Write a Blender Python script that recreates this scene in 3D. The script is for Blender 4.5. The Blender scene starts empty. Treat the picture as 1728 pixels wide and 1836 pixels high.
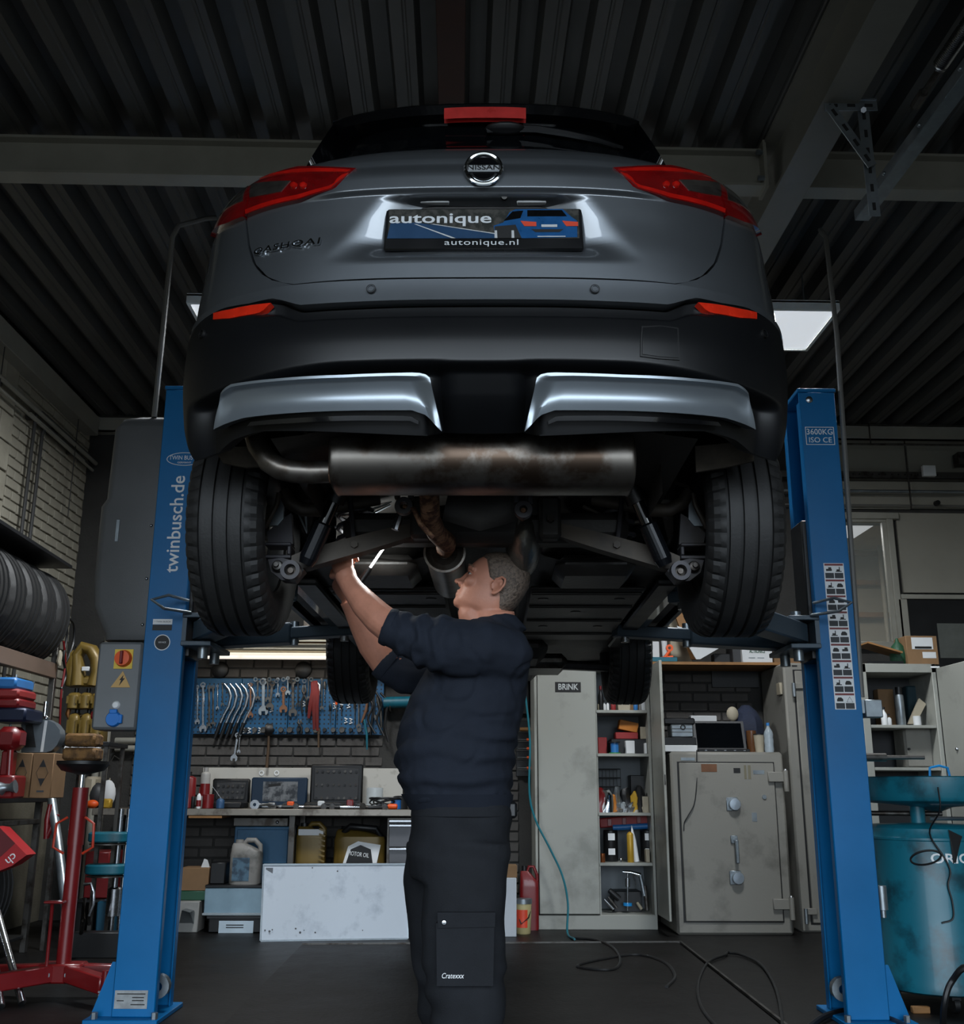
import bpy, bmesh, math, random
import numpy as np
from mathutils import Vector, Matrix
random.seed(7)
R = math.radians
PI = math.pi
scene = bpy.context.scene
COL = scene.collection

# ---------------------------------------------------------------- camera
FPX = 1870.0
YAW, TILT, ROLL = R(1.2), R(15.0), R(0.24)
CAM = Vector((0, 0, 0.95))
CROT = (Matrix.Rotation(-YAW, 3, 'Z') @ Matrix.Rotation(PI/2 + TILT, 3, 'X') @ Matrix.Rotation(ROLL, 3, 'Z'))
cam = bpy.data.cameras.new('camera')
cam.sensor_fit = 'HORIZONTAL'; cam.sensor_width = 36.0
cam.lens = FPX/1728*36.0
cam.clip_start = 0.05; cam.clip_end = 200
camo = bpy.data.objects.new('camera', cam); COL.objects.link(camo)
camo.matrix_world = Matrix.Translation(CAM) @ CROT.to_4x4()
scene.camera = camo

# ---------------------------------------------------------------- world, exposure
w = bpy.data.worlds.new('world'); scene.world = w; w.use_nodes = True
wn = w.node_tree.nodes; wl = w.node_tree.links
bg = wn['Background']
tc = wn.new('ShaderNodeTexCoord'); sep = wn.new('ShaderNodeSeparateXYZ'); rmp = wn.new('ShaderNodeValToRGB')
mr = wn.new('ShaderNodeMapRange'); mr.inputs[1].default_value = -1; mr.inputs[2].default_value = 1
wl.new(tc.outputs['Generated'], sep.inputs[0]); wl.new(sep.outputs['Z'], mr.inputs[0]); wl.new(mr.outputs[0], rmp.inputs[0])
rmp.color_ramp.elements[0].position = 0.49; rmp.color_ramp.elements[0].color = (.10, .11, .11, 1)
rmp.color_ramp.elements[1].position = 0.53; rmp.color_ramp.elements[1].color = (.78, .89, 1.0, 1)
wl.new(rmp.outputs[0], bg.inputs[0]); bg.inputs[1].default_value = 8.0
vs = scene.view_settings
vs.view_transform = 'Standard'; vs.look = 'None'; vs.gamma = 1.0; vs.use_curve_mapping = False
vs.exposure = 0.0
# the open garage doorway behind the camera: a portal only guides the sky's light, it gives none of its own
pl = bpy.data.lights.new('doorway_portal', 'AREA'); pl.shape = 'RECTANGLE'; pl.size = 5.4; pl.size_y = 3.4
pl.cycles.is_portal = True
po = bpy.data.objects.new('doorway_portal', pl); COL.objects.link(po)
po.location = (0.1, -1.75, 1.7); po.rotation_euler = (PI/2, 0, 0)

# ---------------------------------------------------------------- pixel helpers (a pixel gives a direction only)
def ray(px, py):
    return CROT @ Vector(((px-864)/FPX, (918-py)/FPX, -1.0))
def P(px, py, y=None, x=None, z=None):
    d = ray(px, py)
    if y is not None: k = (y-CAM.y)/d.y
    elif x is not None: k = (x-CAM.x)/d.x
    else: k = (z-CAM.z)/d.z
    return CAM + d*k
def C2W(x, y, z=0):
    "camera-aligned ground frame -> world"
    return Vector((x*math.cos(YAW)+y*math.sin(YAW), -x*math.sin(YAW)+y*math.cos(YAW), z))

# ---------------------------------------------------------------- materials
def lin(c):
    if isinstance(c, str):
        c = c.lstrip('#'); c = [int(c[i:i+2], 16)/255 for i in (0, 2, 4)]
        c = [v/12.92 if v <= .04045 else ((v+.055)/1.055)**2.4 for v in c]
    return tuple(c[:3]) + (1.0,)
MATS = {}
def mat(name, col, rough=.5, metal=0, var=.12, vs=5., col2=None, amt=.5, bump=0, bs=60., coat=0, spec=.5, emit=0, alpha=1, trans=0, rvar=.1):
    if name in MATS: return MATS[name]
    m = bpy.data.materials.new(name); m.use_nodes = True
    nt = m.node_tree; b = nt.nodes['Principled BSDF']; L = nt.links.new
    c = lin(col)
    b.inputs['Roughness'].default_value = rough; b.inputs['Metallic'].default_value = metal
    b.inputs['Specular IOR Level'].default_value = spec
    b.inputs['Coat Weight'].default_value = coat; b.inputs['Coat Roughness'].default_value = .04
    b.inputs['Alpha'].default_value = alpha; b.inputs['Transmission Weight'].default_value = trans
    t = nt.nodes.new('ShaderNodeTexCoord')
    n = nt.nodes.new('ShaderNodeTexNoise'); n.inputs['Scale'].default_value = vs; n.inputs['Detail'].default_value = 6; n.inputs['Roughness'].default_value = .62
    L(t.outputs['Object'], n.inputs['Vector'])
    r = nt.nodes.new('ShaderNodeValToRGB'); L(n.outputs['Fac'], r.inputs[0])
    e = r.color_ramp.elements
    if col2 is None:
        e[0].position = .3; e[1].position = .7
        e[0].color = tuple(v*(1-var) for v in c[:3]) + (1,); e[1].color = tuple(min(1, v*(1+var)) for v in c[:3]) + (1,)
    else:
        e[0].position = max(0, amt-.07); e[1].position = min(1, amt+.07)
        e[0].color = lin(col2); e[1].color = c
    L(r.outputs[0], b.inputs['Base Color'])
    if rvar:
        q = nt.nodes.new('ShaderNodeMapRange'); q.inputs[3].default_value = max(0, rough-rvar); q.inputs[4].default_value = min(1, rough+rvar)
        L(n.outputs['Fac'], q.inputs[0]); L(q.outputs[0], b.inputs['Roughness'])
    if bump:
        n2 = nt.nodes.new('ShaderNodeTexNoise'); n2.inputs['Scale'].default_value = bs; n2.inputs['Detail'].default_value = 4
        L(t.outputs['Object'], n2.inputs['Vector'])
        bp = nt.nodes.new('ShaderNodeBump'); bp.inputs['Strength'].default_value = bump; bp.inputs['Distance'].default_value = .01
        L(n2.outputs['Fac'], bp.inputs['Height']); L(bp.outputs[0], b.inputs['Normal'])
    if emit:
        b.inputs['Emission Color'].default_value = c; b.inputs['Emission Strength'].default_value = emit
    MATS[name] = m
    return m

# ---------------------------------------------------------------- mesh builder
ORIG = {}
class MB:
    def __init__(s): s.v = []; s.f = []
    def add(s, vs, fs, M=None):
        o = len(s.v)
        s.v += [tuple(M @ Vector(p)) if M else tuple(p) for p in vs]
        s.f += [tuple(i+o for i in f) for f in fs]
        return s
    def bb(s, x0, x1, y0, y1, z0, z1, bev=0, M=None):
        if x1 < x0: x0, x1 = x1, x0
        if y1 < y0: y0, y1 = y1, y0
        if z1 < z0: z0, z1 = z1, z0
        b = min(bev, (x1-x0)*.45, (y1-y0)*.45, (z1-z0)*.45)
        if b <= 0:
            v = [(x, y, z) for z in (z0, z1) for y in (y0, y1) for x in (x0, x1)]
            return s.add(v, [(0, 2, 3, 1), (4, 5, 7, 6), (0, 1, 5, 4), (1, 3, 7, 5), (3, 2, 6, 7), (2, 0, 4, 6)], M)
        v = []; idx = {}
        for sx in (0, 1):
            for sy in (0, 1):
                for sz in (0, 1):
                    X, Y, Z = (x0, x1)[sx], (y0, y1)[sy], (z0, z1)[sz]
                    bx, by, bz = (b, -b)[sx], (b, -b)[sy], (b, -b)[sz]
                    for a, p in enumerate(((X, Y+by, Z+bz), (X+bx, Y, Z+bz), (X+bx, Y+by, Z))):
                        idx[sx, sy, sz, a] = len(v); v.append(p)
        I = lambda *k: idx[k]
        f = []
        for q in (0, 1):
            f += [(I(q,0,0,0), I(q,1,0,0), I(q,1,1,0), I(q,0,1,0)), (I(0,q,0,1), I(1,q,0,1), I(1,q,1,1), I(0,q,1,1)), (I(0,0,q,2), I(1,0,q,2), I(1,1,q,2), I(0,1,q,2))]
        for a in (0, 1):
            for c in (0, 1):
                f += [(I(a,c,0,0), I(a,c,0,1), I(a,c,1,1), I(a,c,1,0)), (I(a,0,c,0), I(a,0,c,2), I(a,1,c,2), I(a,1,c,0)), (I(0,a,c,1), I(0,a,c,2), I(1,a,c,2), I(1,a,c,1))]
                for d in (0, 1): f.append((I(a,c,d,0), I(a,c,d,1), I(a,c,d,2)))
        f = list(dict.fromkeys(f))
        return s.add(v, f, M)
    def box(s, c, sz, rz=0, bev=0, rx=0, ry=0):
        M = Matrix.Translation(Vector(c)) @ Matrix.Rotation(rz, 4, 'Z') @ Matrix.Rotation(ry, 4, 'Y') @ Matrix.Rotation(rx, 4, 'X')
        a, b, d = sz[0]/2, sz[1]/2, sz[2]/2
        return s.bb(-a, a, -b, b, -d, d, bev, M)
    def bar(s, p0, p1, wd, ht, up=(0, 0, 1), bev=0):
        "box section bar from p0 to p1"
        p0, p1 = Vector(p0), Vector(p1); d = p1-p0; l = d.length; d.normalize()
        u = Vector(up); sd = d.cross(u)
        if sd.length < 1e-4: sd = d.cross(Vector((1, 0, 0)))
        sd.normalize(); u = sd.cross(d)
        M = Matrix((sd, d, u)).transposed().to_4x4(); M.translation = p0
        return s.bb(-wd/2, wd/2, 0, l, -ht/2, ht/2, bev, M)
    def cyl(s, p0, p1, r0, r1=None, n=16, cap=True):
        return s.tube([p0, p1], [r0, r0 if r1 is None else r1], n, cap=cap)
    def tube(s, pts, r, n=8, closed=False, cap=True, sx=1.0, up=None):
        pts = [Vector(p) for p in pts]; k = len(pts)
        rr = r if isinstance(r, (list, tuple)) else [r]*k
        rings = []; prev = None
        for i in range(k):
            if closed: d = pts[(i+1) % k]-pts[i-1]
            else: d = pts[min(i+1, k-1)]-pts[max(i-1, 0)]
            if d.length < 1e-9: d = Vector((0, 0, 1))
            d.normalize()
            if prev is None:
                a = Vector(up) if up is not None else (Vector((0, 0, 1)) if abs(d.z) < .9 else Vector((1, 0, 0)))
            else: a = prev
            a = a-d*a.dot(d)
            if a.length < 1e-6: a = d.orthogonal()
            a.normalize(); prev = a; b = d.cross(a)
            rings.append([pts[i]+(a*math.cos(2*PI*j/n)+b*math.sin(2*PI*j/n)*sx)*rr[i] for j in range(n)])
        return s.loft(rings, cap, closed)
    def loft(s, rings, cap=True, closed=False):
        n = len(rings[0]); k = len(rings); v = [p for rg in rings for p in rg]; f = []
        for i in range(k if closed else k-1):
            a, b = i*n, ((i+1) % k)*n
            for j in range(n):
                f.append((a+j, a+(j+1) % n, b+(j+1) % n, b+j))
        if cap and not closed:
            f.append(tuple(range(n))[::-1]); f.append(tuple((k-1)*n+j for j in range(n)))
        return s.add(v, f)
    def lathe(s, prof, o=(0, 0, 0), ax=(0, 0, 1), n=24, closed=False, mod=None):
        "prof: (radius, height along axis)"
        ax = Vector(ax).normalized(); o = Vector(o)
        a = ax.orthogonal().normalized() if abs(ax.x) < .9 else Vector((0, 1, 0)); a = (a-ax*a.dot(ax)).normalized(); b = ax.cross(a)
        rings = []
        for k, (r, h) in enumerate(prof):
            rings.append([o+ax*h+(a*math.cos(2*PI*j/n)+b*math.sin(2*PI*j/n))*max(r+(mod(k, j) if mod else 0), 1e-5) for j in range(n)])
        return s.loft(rings, True, closed)
    def prism(s, pts, ext):
        pts = [Vector(p) for p in pts]; e = Vector(ext); n = len(pts)
        v = pts+[p+e for p in pts]
        f = [tuple(range(n))[::-1], tuple(range(n, 2*n))]+[(i, (i+1) % n, n+(i+1) % n, n+i) for i in range(n)]
        return s.add(v, f)
    def sph(s, c, r, n=12, m=8, M=None):
        if not isinstance(r, (tuple, list)): r = (r, r, r)
        v = []; f = []
        for i in range(m+1):
            t = PI*i/m
            for j in range(n):
                p = 2*PI*j/n
                v.append((c[0]+r[0]*math.sin(t)*math.cos(p), c[1]+r[1]*math.sin(t)*math.sin(p), c[2]+r[2]*math.cos(t)))
        for i in range(m):
            for j in range(n): f.append((i*n+j, (i+1)*n+j, (i+1)*n+(j+1) % n, i*n+(j+1) % n))
        return s.add(v, f, M)
    def grid(s, pts, cu=False):
        "pts[i][j] grid of points"
        a = len(pts); b = len(pts[0]); f = []
        for i in range(a-1):
            for j in range(b-1): f.append((i*b+j, i*b+j+1, (i+1)*b+j+1, (i+1)*b+j))
        return s.add([p for r_ in pts for p in r_], f)
    def mesh(s, name, m, ang=38, off=None, smooth=True, fix=True):
        me = bpy.data.meshes.new(name)
        vv = s.v if off is None else [(p[0]-off[0], p[1]-off[1], p[2]-off[2]) for p in s.v]
        me.from_pydata(vv, [], s.f)
        if fix:
            bm = bmesh.new(); bm.from_mesh(me); bmesh.ops.recalc_face_normals(bm, faces=bm.faces); bm.to_mesh(me); bm.free()
        if smooth:
            me.polygons.foreach_set('use_smooth', [True]*len(me.polygons))
            me.set_sharp_from_angle(angle=R(ang))
        me.update()
        if m: me.materials.append(m)
        return me
    def build(s, name, m, parent=None, label=None, ang=38, smooth=True, fix=True):
        if parent is None:
            xs = np.array(s.v); lo = xs.min(0); hi = xs.max(0)
            off = Vector(((lo[0]+hi[0])/2, (lo[1]+hi[1])/2, lo[2]))
        else: off = ORIG.get(parent.name, Vector((0, 0, 0)))
        o = bpy.data.objects.new(name, s.mesh(name, m, ang, off, smooth, fix)); COL.objects.link(o)
        if parent is None: o.location = off; ORIG[o.name] = off
        else: o.parent = parent; ORIG[o.name] = off
        if label: o['label'] = label
        return o
def tag(o, label, cat, group=None, kind=None):
    o['label'] = label; o['category'] = cat
    if group: o['group'] = group
    if kind: o['kind'] = kind
    return o
def thing(name, label, cat, loc=(0, 0, 0), rz=0, group=None, local=False):
    "an Empty at the thing's base; parts are given in world coordinates unless local"
    o = bpy.data.objects.new(name, None); COL.objects.link(o)
    o.empty_display_size = .1; o.location = loc; o.rotation_euler = (0, 0, rz)
    ORIG[o.name] = Vector((0, 0, 0)) if local else Vector(loc)
    return tag(o, label, cat, group)
def one(mb, name, m, label, cat, group=None, **k):
    return tag(mb.build(name, m, None, **k), label, cat, group)
def struct(mb, name, m, parent=None, **k):
    o = mb.build(name, m, parent, **k)
    if parent is None: o['kind'] = 'structure'
    return o
def copy_tree(o, parent=None):
    c = o.copy(); COL.objects.link(c); c.parent = parent; ORIG[c.name] = ORIG.get(o.name, Vector())
    for ch in list(o.children): copy_tree(ch, c)
    return c
def text_mesh(txt, size=.1, depth=.002, sx=1.0, align='CENTER', shear=0, bold=0, space=1.0):
    cu = bpy.data.curves.new('t', 'FONT'); cu.body = txt; cu.size = size; cu.extrude = depth/2
    cu.align_x = align; cu.align_y = 'CENTER'; cu.resolution_u = 3; cu.shear = shear; cu.offset = bold; cu.space_character = space
    o = bpy.data.objects.new('t', cu)
    me = o.to_mesh()
    v = [(p.co.x*sx, p.co.y, p.co.z) for p in me.vertices]; f = [tuple(p.vertices) for p in me.polygons]
    o.to_mesh_clear(); bpy.data.objects.remove(o); bpy.data.curves.remove(cu)
    return v, f
def text(txt, M, m, parent, size=.1, depth=.002, sx=1.0, name='lettering', align='CENTER', shear=0, bold=0, space=1.0, fit=None):
    v, f = text_mesh(txt, size, depth, sx, align, shear, bold, space)
    if fit:
        k = fit/(max(p[0] for p in v)-min(p[0] for p in v)); v = [(p[0]*k, p[1], p[2]) for p in v]
    mb = MB(); mb.add(v, f, M)
    return mb.build(name, m, parent, smooth=False)
def frame_at(o, xd, yd):
    "matrix with local x, y along xd, yd, z = x cross y"
    x = Vector(xd).normalized(); z = x.cross(Vector(yd)).normalized(); y = z.cross(x)
    M = Matrix((x, y, z)).transposed().to_4x4(); M.translation = Vector(o); return M
def pr(x0, y0, x1, y1, Y):
    "pixel rectangle on the plane y=Y -> x0,x1,z0,z1 in metres"
    a = P(x0, y1, y=Y); b = P(x1, y0, y=Y); c = P(x0, y0, y=Y); d = P(x1, y1, y=Y)
    return (a.x+c.x)/2, (b.x+d.x)/2, (a.z+d.z)/2, (b.z+c.z)/2
def cr(pts, n=6):
    "Catmull-Rom curve through the points"
    p = [Vector(v) for v in pts]; p = [p[0]*2-p[1]]+p+[p[-1]*2-p[-2]]; out = []
    for i in range(1, len(p)-2):
        for k in range(n):
            t = k/n; a, b, c, d = p[i-1:i+3]
            out.append(.5*((2*b)+(c-a)*t+(2*a-5*b+4*c-d)*t*t+(3*b-a-3*c+d)*t**3))
    return out+[p[-2]]
def smooth01(x): x = min(1, max(0, x)); return x*x*(3-2*x)

# ---------------------------------------------------------------- shared materials
m_floor = mat('floor_concrete', '#151413', .5, 0, col2='#0e0d0d', amt=.48, vs=1.6, bump=.15, bs=25, rvar=.18, spec=.25)
m_mat = mat('rubber_floor_mat', '#0f0d0c', .55, 0, var=.5, vs=3, bump=.2, bs=40, rvar=.15, spec=.25)
m_brickL = mat('painted_brick', '#9c9788', .75, 0, var=.2, vs=4, bump=.25, bs=50)
m_brickB = mat('grey_brick', '#4b4845', .8, 0, var=.25, vs=4, bump=.3, bs=50)
m_mortar = mat('mortar', '#6a6557', .9, 0, var=.2, vs=6, bump=.3)
m_mortarB = mat('dark_mortar', '#353432', .9, 0, var=.2, vs=6, bump=.3)
m_deck = mat('roof_deck_steel', '#4d4d4b', .5, .25, var=.2, vs=1.5, rvar=.15)
m_beam = mat('beam_paint', '#8f8d83', .5, 0, var=.12, vs=3)
m_panel = mat('grey_wall_panel', '#8a877c', .6, 0, var=.08, vs=2)
m_steel = mat('bright_steel', '#a3a6aa', .28, 1, var=.15, vs=8)
m_galv = mat('galvanised_steel', '#8f979c', .4, .85, var=.2, vs=12)
m_dsteel = mat('dull_steel', '#5c5a57', .45, .8, col2='#3a342f', amt=.45, vs=9)
m_black = mat('black_plastic', '#0f1012', .45, 0, var=.25, vs=6)
m_rubber = mat('tyre_rubber', '#191919', .62, 0, var=.2, vs=12, bump=.08, bs=120)
m_blue = mat('lift_blue_paint', '#00639c', .36, 0, var=.1, vs=2.5, spec=.35)
m_white = mat('white_print', '#e3e5e6', .5, 0, var=.04)
m_blackp = mat('black_print', '#0c0c0d', .55, 0, var=.1)
m_red = mat('red_paint', '#701316', .38, 0, var=.15, vs=5, coat=.2)
m_orange = mat('orange_plastic', '#e2561a', .45, 0, var=.1)
m_card = mat('cardboard', '#7d6042', .8, 0, var=.12, vs=7)
m_wood = mat('raw_wood', '#8a6238', .7, 0, var=.2, vs=9)
m_cab = mat('cabinet_grey_paint', '#95968f', .45, 0, col2='#7d7e77', amt=.42, vs=2.5)
m_gold = mat('gold_plastic', '#705b28', .42, .15, var=.15, vs=5)
m_clear = mat('clear_plastic', '#c9d3d8', .15, 0, var=.05, alpha=.45)
m_gdark = mat('dark_grey_plastic', '#2b2c2e', .5, 0, var=.1, bump=.1, bs=300)
m_teal = mat('teal_paint', '#0d5d6e', .45, 0, col2='#0a404c', amt=.4, vs=4)
m_paper = mat('white_paper', '#c9cbcc', .8, 0, var=.06)
# ================================================================ THE BUILDING
XL, XR, YB, YF, ZC = -3.15, 5.6, 8.45, -1.8, 4.0
mb = MB(); mb.bb(XL-.2, XR+.2, -14, YB+.2, -.2, 0); floor = struct(mb, 'floor', m_floor)
# rubber mat let into the floor under the lift
a = P(541, 1694, z=.008); b = P(1215, 1690, z=.008); c = P(1392, 1832, z=.008); d = P(405, 1832, z=.008)
k = 1.9
mb = MB(); mb.prism([a, b, b+(c-b)*k, a+(d-a)*k], (0, 0, -.007)); tag(mb.build('floor_mat', m_mat), 'dark rubber sheet lying on the floor between the lift posts', 'floor mat')
mb = MB(); mb.bar(b+Vector((.02, 0, .002)), b+(c-b)*k+Vector((.02, 0, .002)), .013, .012); mb.bar(a+Vector((0, .02, .002)), b+Vector((.03, .02, .002)), .012, .012)
tag(mb.build('edge_strip', m_dsteel), 'thin worn metal edging along the dark rubber sheet on the floor', 'edging')

# ceiling: trapezoidal roof deck
mb = MB(); pitch = .21; prof = [(0, 0), (.05, 0), (.056, .006), (.064, .006), (.07, 0), (.10, 0), (.12, .085), (.19, .085)]
xs = []; x = XL-.1
while x < XR+.1:
    for px_, dz in prof: xs.append((x+px_, ZC+dz))
    x += pitch
ys = np.linspace(YF-.1, YB+.1, 4)
mb.grid([[(x, y, z) for x, z in xs] for y in ys])
ceil = struct(mb, 'ceiling', m_deck, ang=20)
mb = MB(); mb.bb(XL-.2, XR+.2, YF-.2, YB+.2, ZC+.1, ZC+.16); struct(mb, 'roof_slab', mat('roof_top', '#2a2a2a', .8))

# walls
def bricks(wall, m, faces, prefix='brick'):
    cache = {}
    for (org, ax, L_, H_, bl, bh, gap, dep, tone) in faces:
        rows = int(H_/(bh+gap)); org = Vector(org); ax = Vector(ax); nrm = Vector((0, 0, 1)).cross(ax)
        for i in range(rows):
            u = -(bl/2 if i % 2 else 0)
            while u < L_-.01:
                u0 = max(0, u); u1 = min(L_, u+bl)
                if u1-u0 > .03:
                    key = (round(u1-u0, 3), bh, random.randrange(3))
                    if key not in cache:
                        q = MB(); wv = random.uniform(-.0015, .003); q.bb(0, u1-u0, -dep-wv, dep, 0, bh, .004); cache[key] = q.mesh(prefix, m)
                    o = bpy.data.objects.new(prefix, cache[key]); COL.objects.link(o); o.parent = wall
                    p = org+ax*u0+Vector((0, 0, i*(bh+gap)))-wall.location
                    o.matrix_local = frame_at(p, ax, -nrm if False else Vector((0, 0, 1)).cross(ax))
                    o.matrix_local = Matrix.Translation(p) @ Matrix.Rotation(math.atan2(ax.y, ax.x), 4, 'Z')
                u += bl+gap
mb = MB(); mb.bb(XL-.2, XL, YF-.2, YB+.2, 0, ZC+.1); wl_ = struct(mb, 'wall_left', m_mortar)
wx0, wx1, wz0, wz1 = pr(1520, 932, 1606, 1154, YB)
mb = MB(); mb.bb(XL, wx0, YB, YB+.2, 0, ZC+.1); mb.bb(wx1, XR, YB, YB+.2, 0, ZC+.1); mb.bb(wx0, wx1, YB, YB+.2, 0, wz0); mb.bb(wx0, wx1, YB, YB+.2, wz1, ZC+.1)
wb_ = struct(mb, 'wall_back', m_mortarB)
# the small room seen through the window
mb = MB(); mb.bb(2.2, 5.0, 10.2, 10.3, .9, 3.4); mb.bb(2.1, 2.2, YB+.2, 10.3, .9, 3.4); mb.bb(5.0, 5.1, YB+.2, 10.3, .9, 3.4); mb.bb(2.1, 5.1, YB+.2, 10.3, .8, .9); mb.bb(2.1, 5.1, YB+.2, 10.3, 3.3, 3.4)
struct(mb, 'wall_office', mat('tan_board', '#a4977f', .7, 0, var=.08))
mb = MB(); mb.bb(XR, XR+.2, YF-.2, YB+.2, 0, ZC+.1); wr_ = struct(mb, 'wall_right', m_panel)
mb = MB(); mb.bb(XL, -2.7, YF-.2, YF, 0, ZC+.1); mb.bb(3.0, XR, YF-.2, YF, 0, ZC+.1); mb.bb(-2.7, 3.0, YF-.2, YF, 3.45, ZC+.1); struct(mb, 'wall_front', m_panel)
# left wall faces +x: brick local -y must point to +x -> axis runs along +y
bricks(wl_, m_brickL, [((XL, 6.97, 1.5), (0, 1, 0), 1.46, 2.42, .21, .062, .012, .012, 0)])
bricks(wl_, m_brickL, [((XL, 5.75, 1.45), (0, 1, 0), 1.2, 2.5, .39, .19, .012, .016, 0)], 'block')
bricks(wb_, m_brickB, [((-2.55, YB, .38), (1, 0, 0), 1.95, 1.70, .215, .064, .012, .012, 0), ((1.2, YB, 1.2), (1, 0, 0), 1.15, .75, .215, .064, .012, .012, 0), ((.05, YB, .2), (1, 0, 0), .42, 1.1, .215, .064, .012, .012, 0)])

# steel beams
def ibeam(name, p0, p1, wd, ht, label, tw=.012, tf=.014, m=m_beam):
    t = thing(name, label, 'roof beam', (Vector(p0)+Vector(p1))/2)
    t['kind'] = 'structure'
    p0, p1 = Vector(p0), Vector(p1); dz = Vector((0, 0, ht/2-tf/2))
    q = MB(); q.bar(p0+dz, p1+dz, wd, tf); q.build('flange', m, t)
    q = MB(); q.bar(p0-dz, p1-dz, wd, tf); q.build('flange', m, t)
    q = MB(); q.bar(p0, p1, tw, ht-2*tf); q.build('web', m, t)
    return t
zb = 3.86
l0 = P(0, 290, z=zb); l1 = P(1372, 318, z=zb)
bx = 1.52
ibeam('roof_beam', (XL, l0.y-.03, zb), (bx-.08, l0.y-.03+.02, zb), .10, .20, 'pale steel cross beam under the roof deck, running left behind the car')
ibeam('roof_beam', (bx+.08, l0.y+.0, zb), (XR, l0.y+.03, zb), .10, .20, 'pale steel cross beam under the roof deck, right of the deep main girder')
ibeam('roof_girder', (bx, YF, 3.82), (bx, YB, 3.82), .15, .34, 'deep steel girder running from front to back under the roof, right of the car', m=mat('girder_paint', '#77756d', .5, 0, var=.12, vs=3))
t = thing('beam_bracket', 'bolted steel end plate joining cross beam to the deep girder', 'bracket', (bx-.11, l0.y-.03, 3.74))
q = MB(); q.bb(bx-.085, bx-.07, l0.y-.09, l0.y+.03, 3.735, 3.99); q.build('plate', m_beam, t)
for dz in (3.79, 3.93):
    q = MB(); q.cyl((bx-.115, l0.y-.075, dz), (bx-.085, l0.y-.075, dz), .013, n=6); q.build('bolt', m_galv, t)
t = thing('eaves_beam', 'pale steel channel along the top of the back wall', 'roof beam', (1, 8.33, 3.84)); t['kind'] = 'structure'
q = MB(); q.bb(XL, XR, 8.33, 8.345, 3.85, 3.985); q.build('web', m_beam, t)
for z in (3.85, 3.975): q = MB(); q.bb(XL, XR, 8.33, 8.42, z, z+.012); q.build('flange', m_beam, t)
q = MB(); q.bb(XL+.0, XL+.12, 5.6, 8.3, 3.80, 3.96, .004); t = tag(q.build('wall_beam', m_beam), 'pale steel beam along the top of the left brick wall', 'roof beam'); t['kind'] = 'structure'
q = MB(); q.bb(-.12, .0, YF, 8.3, ZC-.03, ZC-.002, .003); one(q, 'ceiling_batten', mat('rust_primer', '#3a2015', .7, 0, var=.25), 'rust-brown painted strip running along the middle of the ceiling', 'batten')

# LED ceiling panels
m_led = mat('led_diffuser', '#eef3f8', .5, 0, var=0, emit=.6)
def led(x0, x1, y0, y1, z, label):
    t = thing('ceiling_light', label, 'ceiling light', ((x0+x1)/2, (y0+y1)/2, z), group='square ceiling lights')
    q = MB()
    for a_, b_, c_, d_ in ((x0, x1, y0, y0+.02), (x0, x1, y1-.02, y1), (x0, x0+.02, y0+.02, y1-.02), (x1-.02, x1, y0+.02, y1-.02)): q.bb(a_, b_, c_, d_, z, z+.055)
    q.bb(x0, x1, y0, y1, z+.045, z+.06); q.build('frame', mat('light_frame', '#c9ccc9', .4), t)
    q = MB(); q.bb(x0+.02, x1-.02, y0+.02, y1-.02, z+.006, z+.02); q.build('diffuser', m_led, t)
    for cx in (x0+.1, x1-.1):
        q = MB(); q.cyl((cx, (y0+y1)/2, z+.06), (cx, (y0+y1)/2, ZC+.01), .004, n=6); q.build('hanger', m_galv, t)
    la = bpy.data.lights.new('ceiling_light_glow', 'AREA'); la.shape = 'RECTANGLE'; la.size = x1-x0-.06; la.size_y = y1-y0-.06; la.energy = LED_W; la.color = (.93, .97, 1)
    lo = bpy.data.objects.new('ceiling_light_glow', la); COL.objects.link(lo); lo.parent = t; lo.location = (0, 0, .002)
    return t
LED_W = 95.0
zl = 3.62
a = P(1506, 556, z=zl); b = P(1452, 626, z=zl)
led(a.x-.62, a.x, a.y, a.y+.58, zl, 'square white ceiling light to the right of the raised car')
a = P(332, 540, z=zl)
led(a.x, a.x+.62, a.y+.02, a.y+.6, zl, 'square white ceiling light just peeping out left of the raised car')

# pipes on the left wall
def pipe(pts, r, label, name='wall_pipe', m=m_beam, clips=()):
    t = thing(name, label, 'pipe', pts[0])
    q = MB(); q.tube(pts, r, 8); q.build('pipe', m, t)
    for c_ in clips:
        q = MB(); q.box(c_, (.05, .03, .05)); q.build('clip', m_dsteel, t)
    return t
xw = XL+.06
p0 = P(0, 676, x=xw+.03); p1 = P(196, 850, x=xw+.03)
pipe([(xw+.03, 5.6, p0.z-.0), (xw+.03, 8.4, p0.z)], .018, 'long pale conduit running level along the left brick wall', clips=[(XL+.04, 6.6, p0.z), (XL+.04, 7.6, p0.z)])
pipe([(xw+.01, 5.6, p0.z-.06), (xw+.01, 8.4, p0.z-.06)], .012, 'thin lower conduit beside the long pale one on the left wall')
p0 = P(88, 785, x=xw); p1 = P(180, 860, x=xw)
pipe([(xw, 7.1, p0.z+.05), (xw, 8.2, p0.z+.05)], .016, 'short pale rail fixed low on the left brick wall', 'wall_rail', clips=[(XL+.04, 7.15, p0.z+.05), (XL+.04, 7.95, p0.z+.05)])
m_dpipe = mat('dark_conduit', '#3a3a3a', .5)
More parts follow.
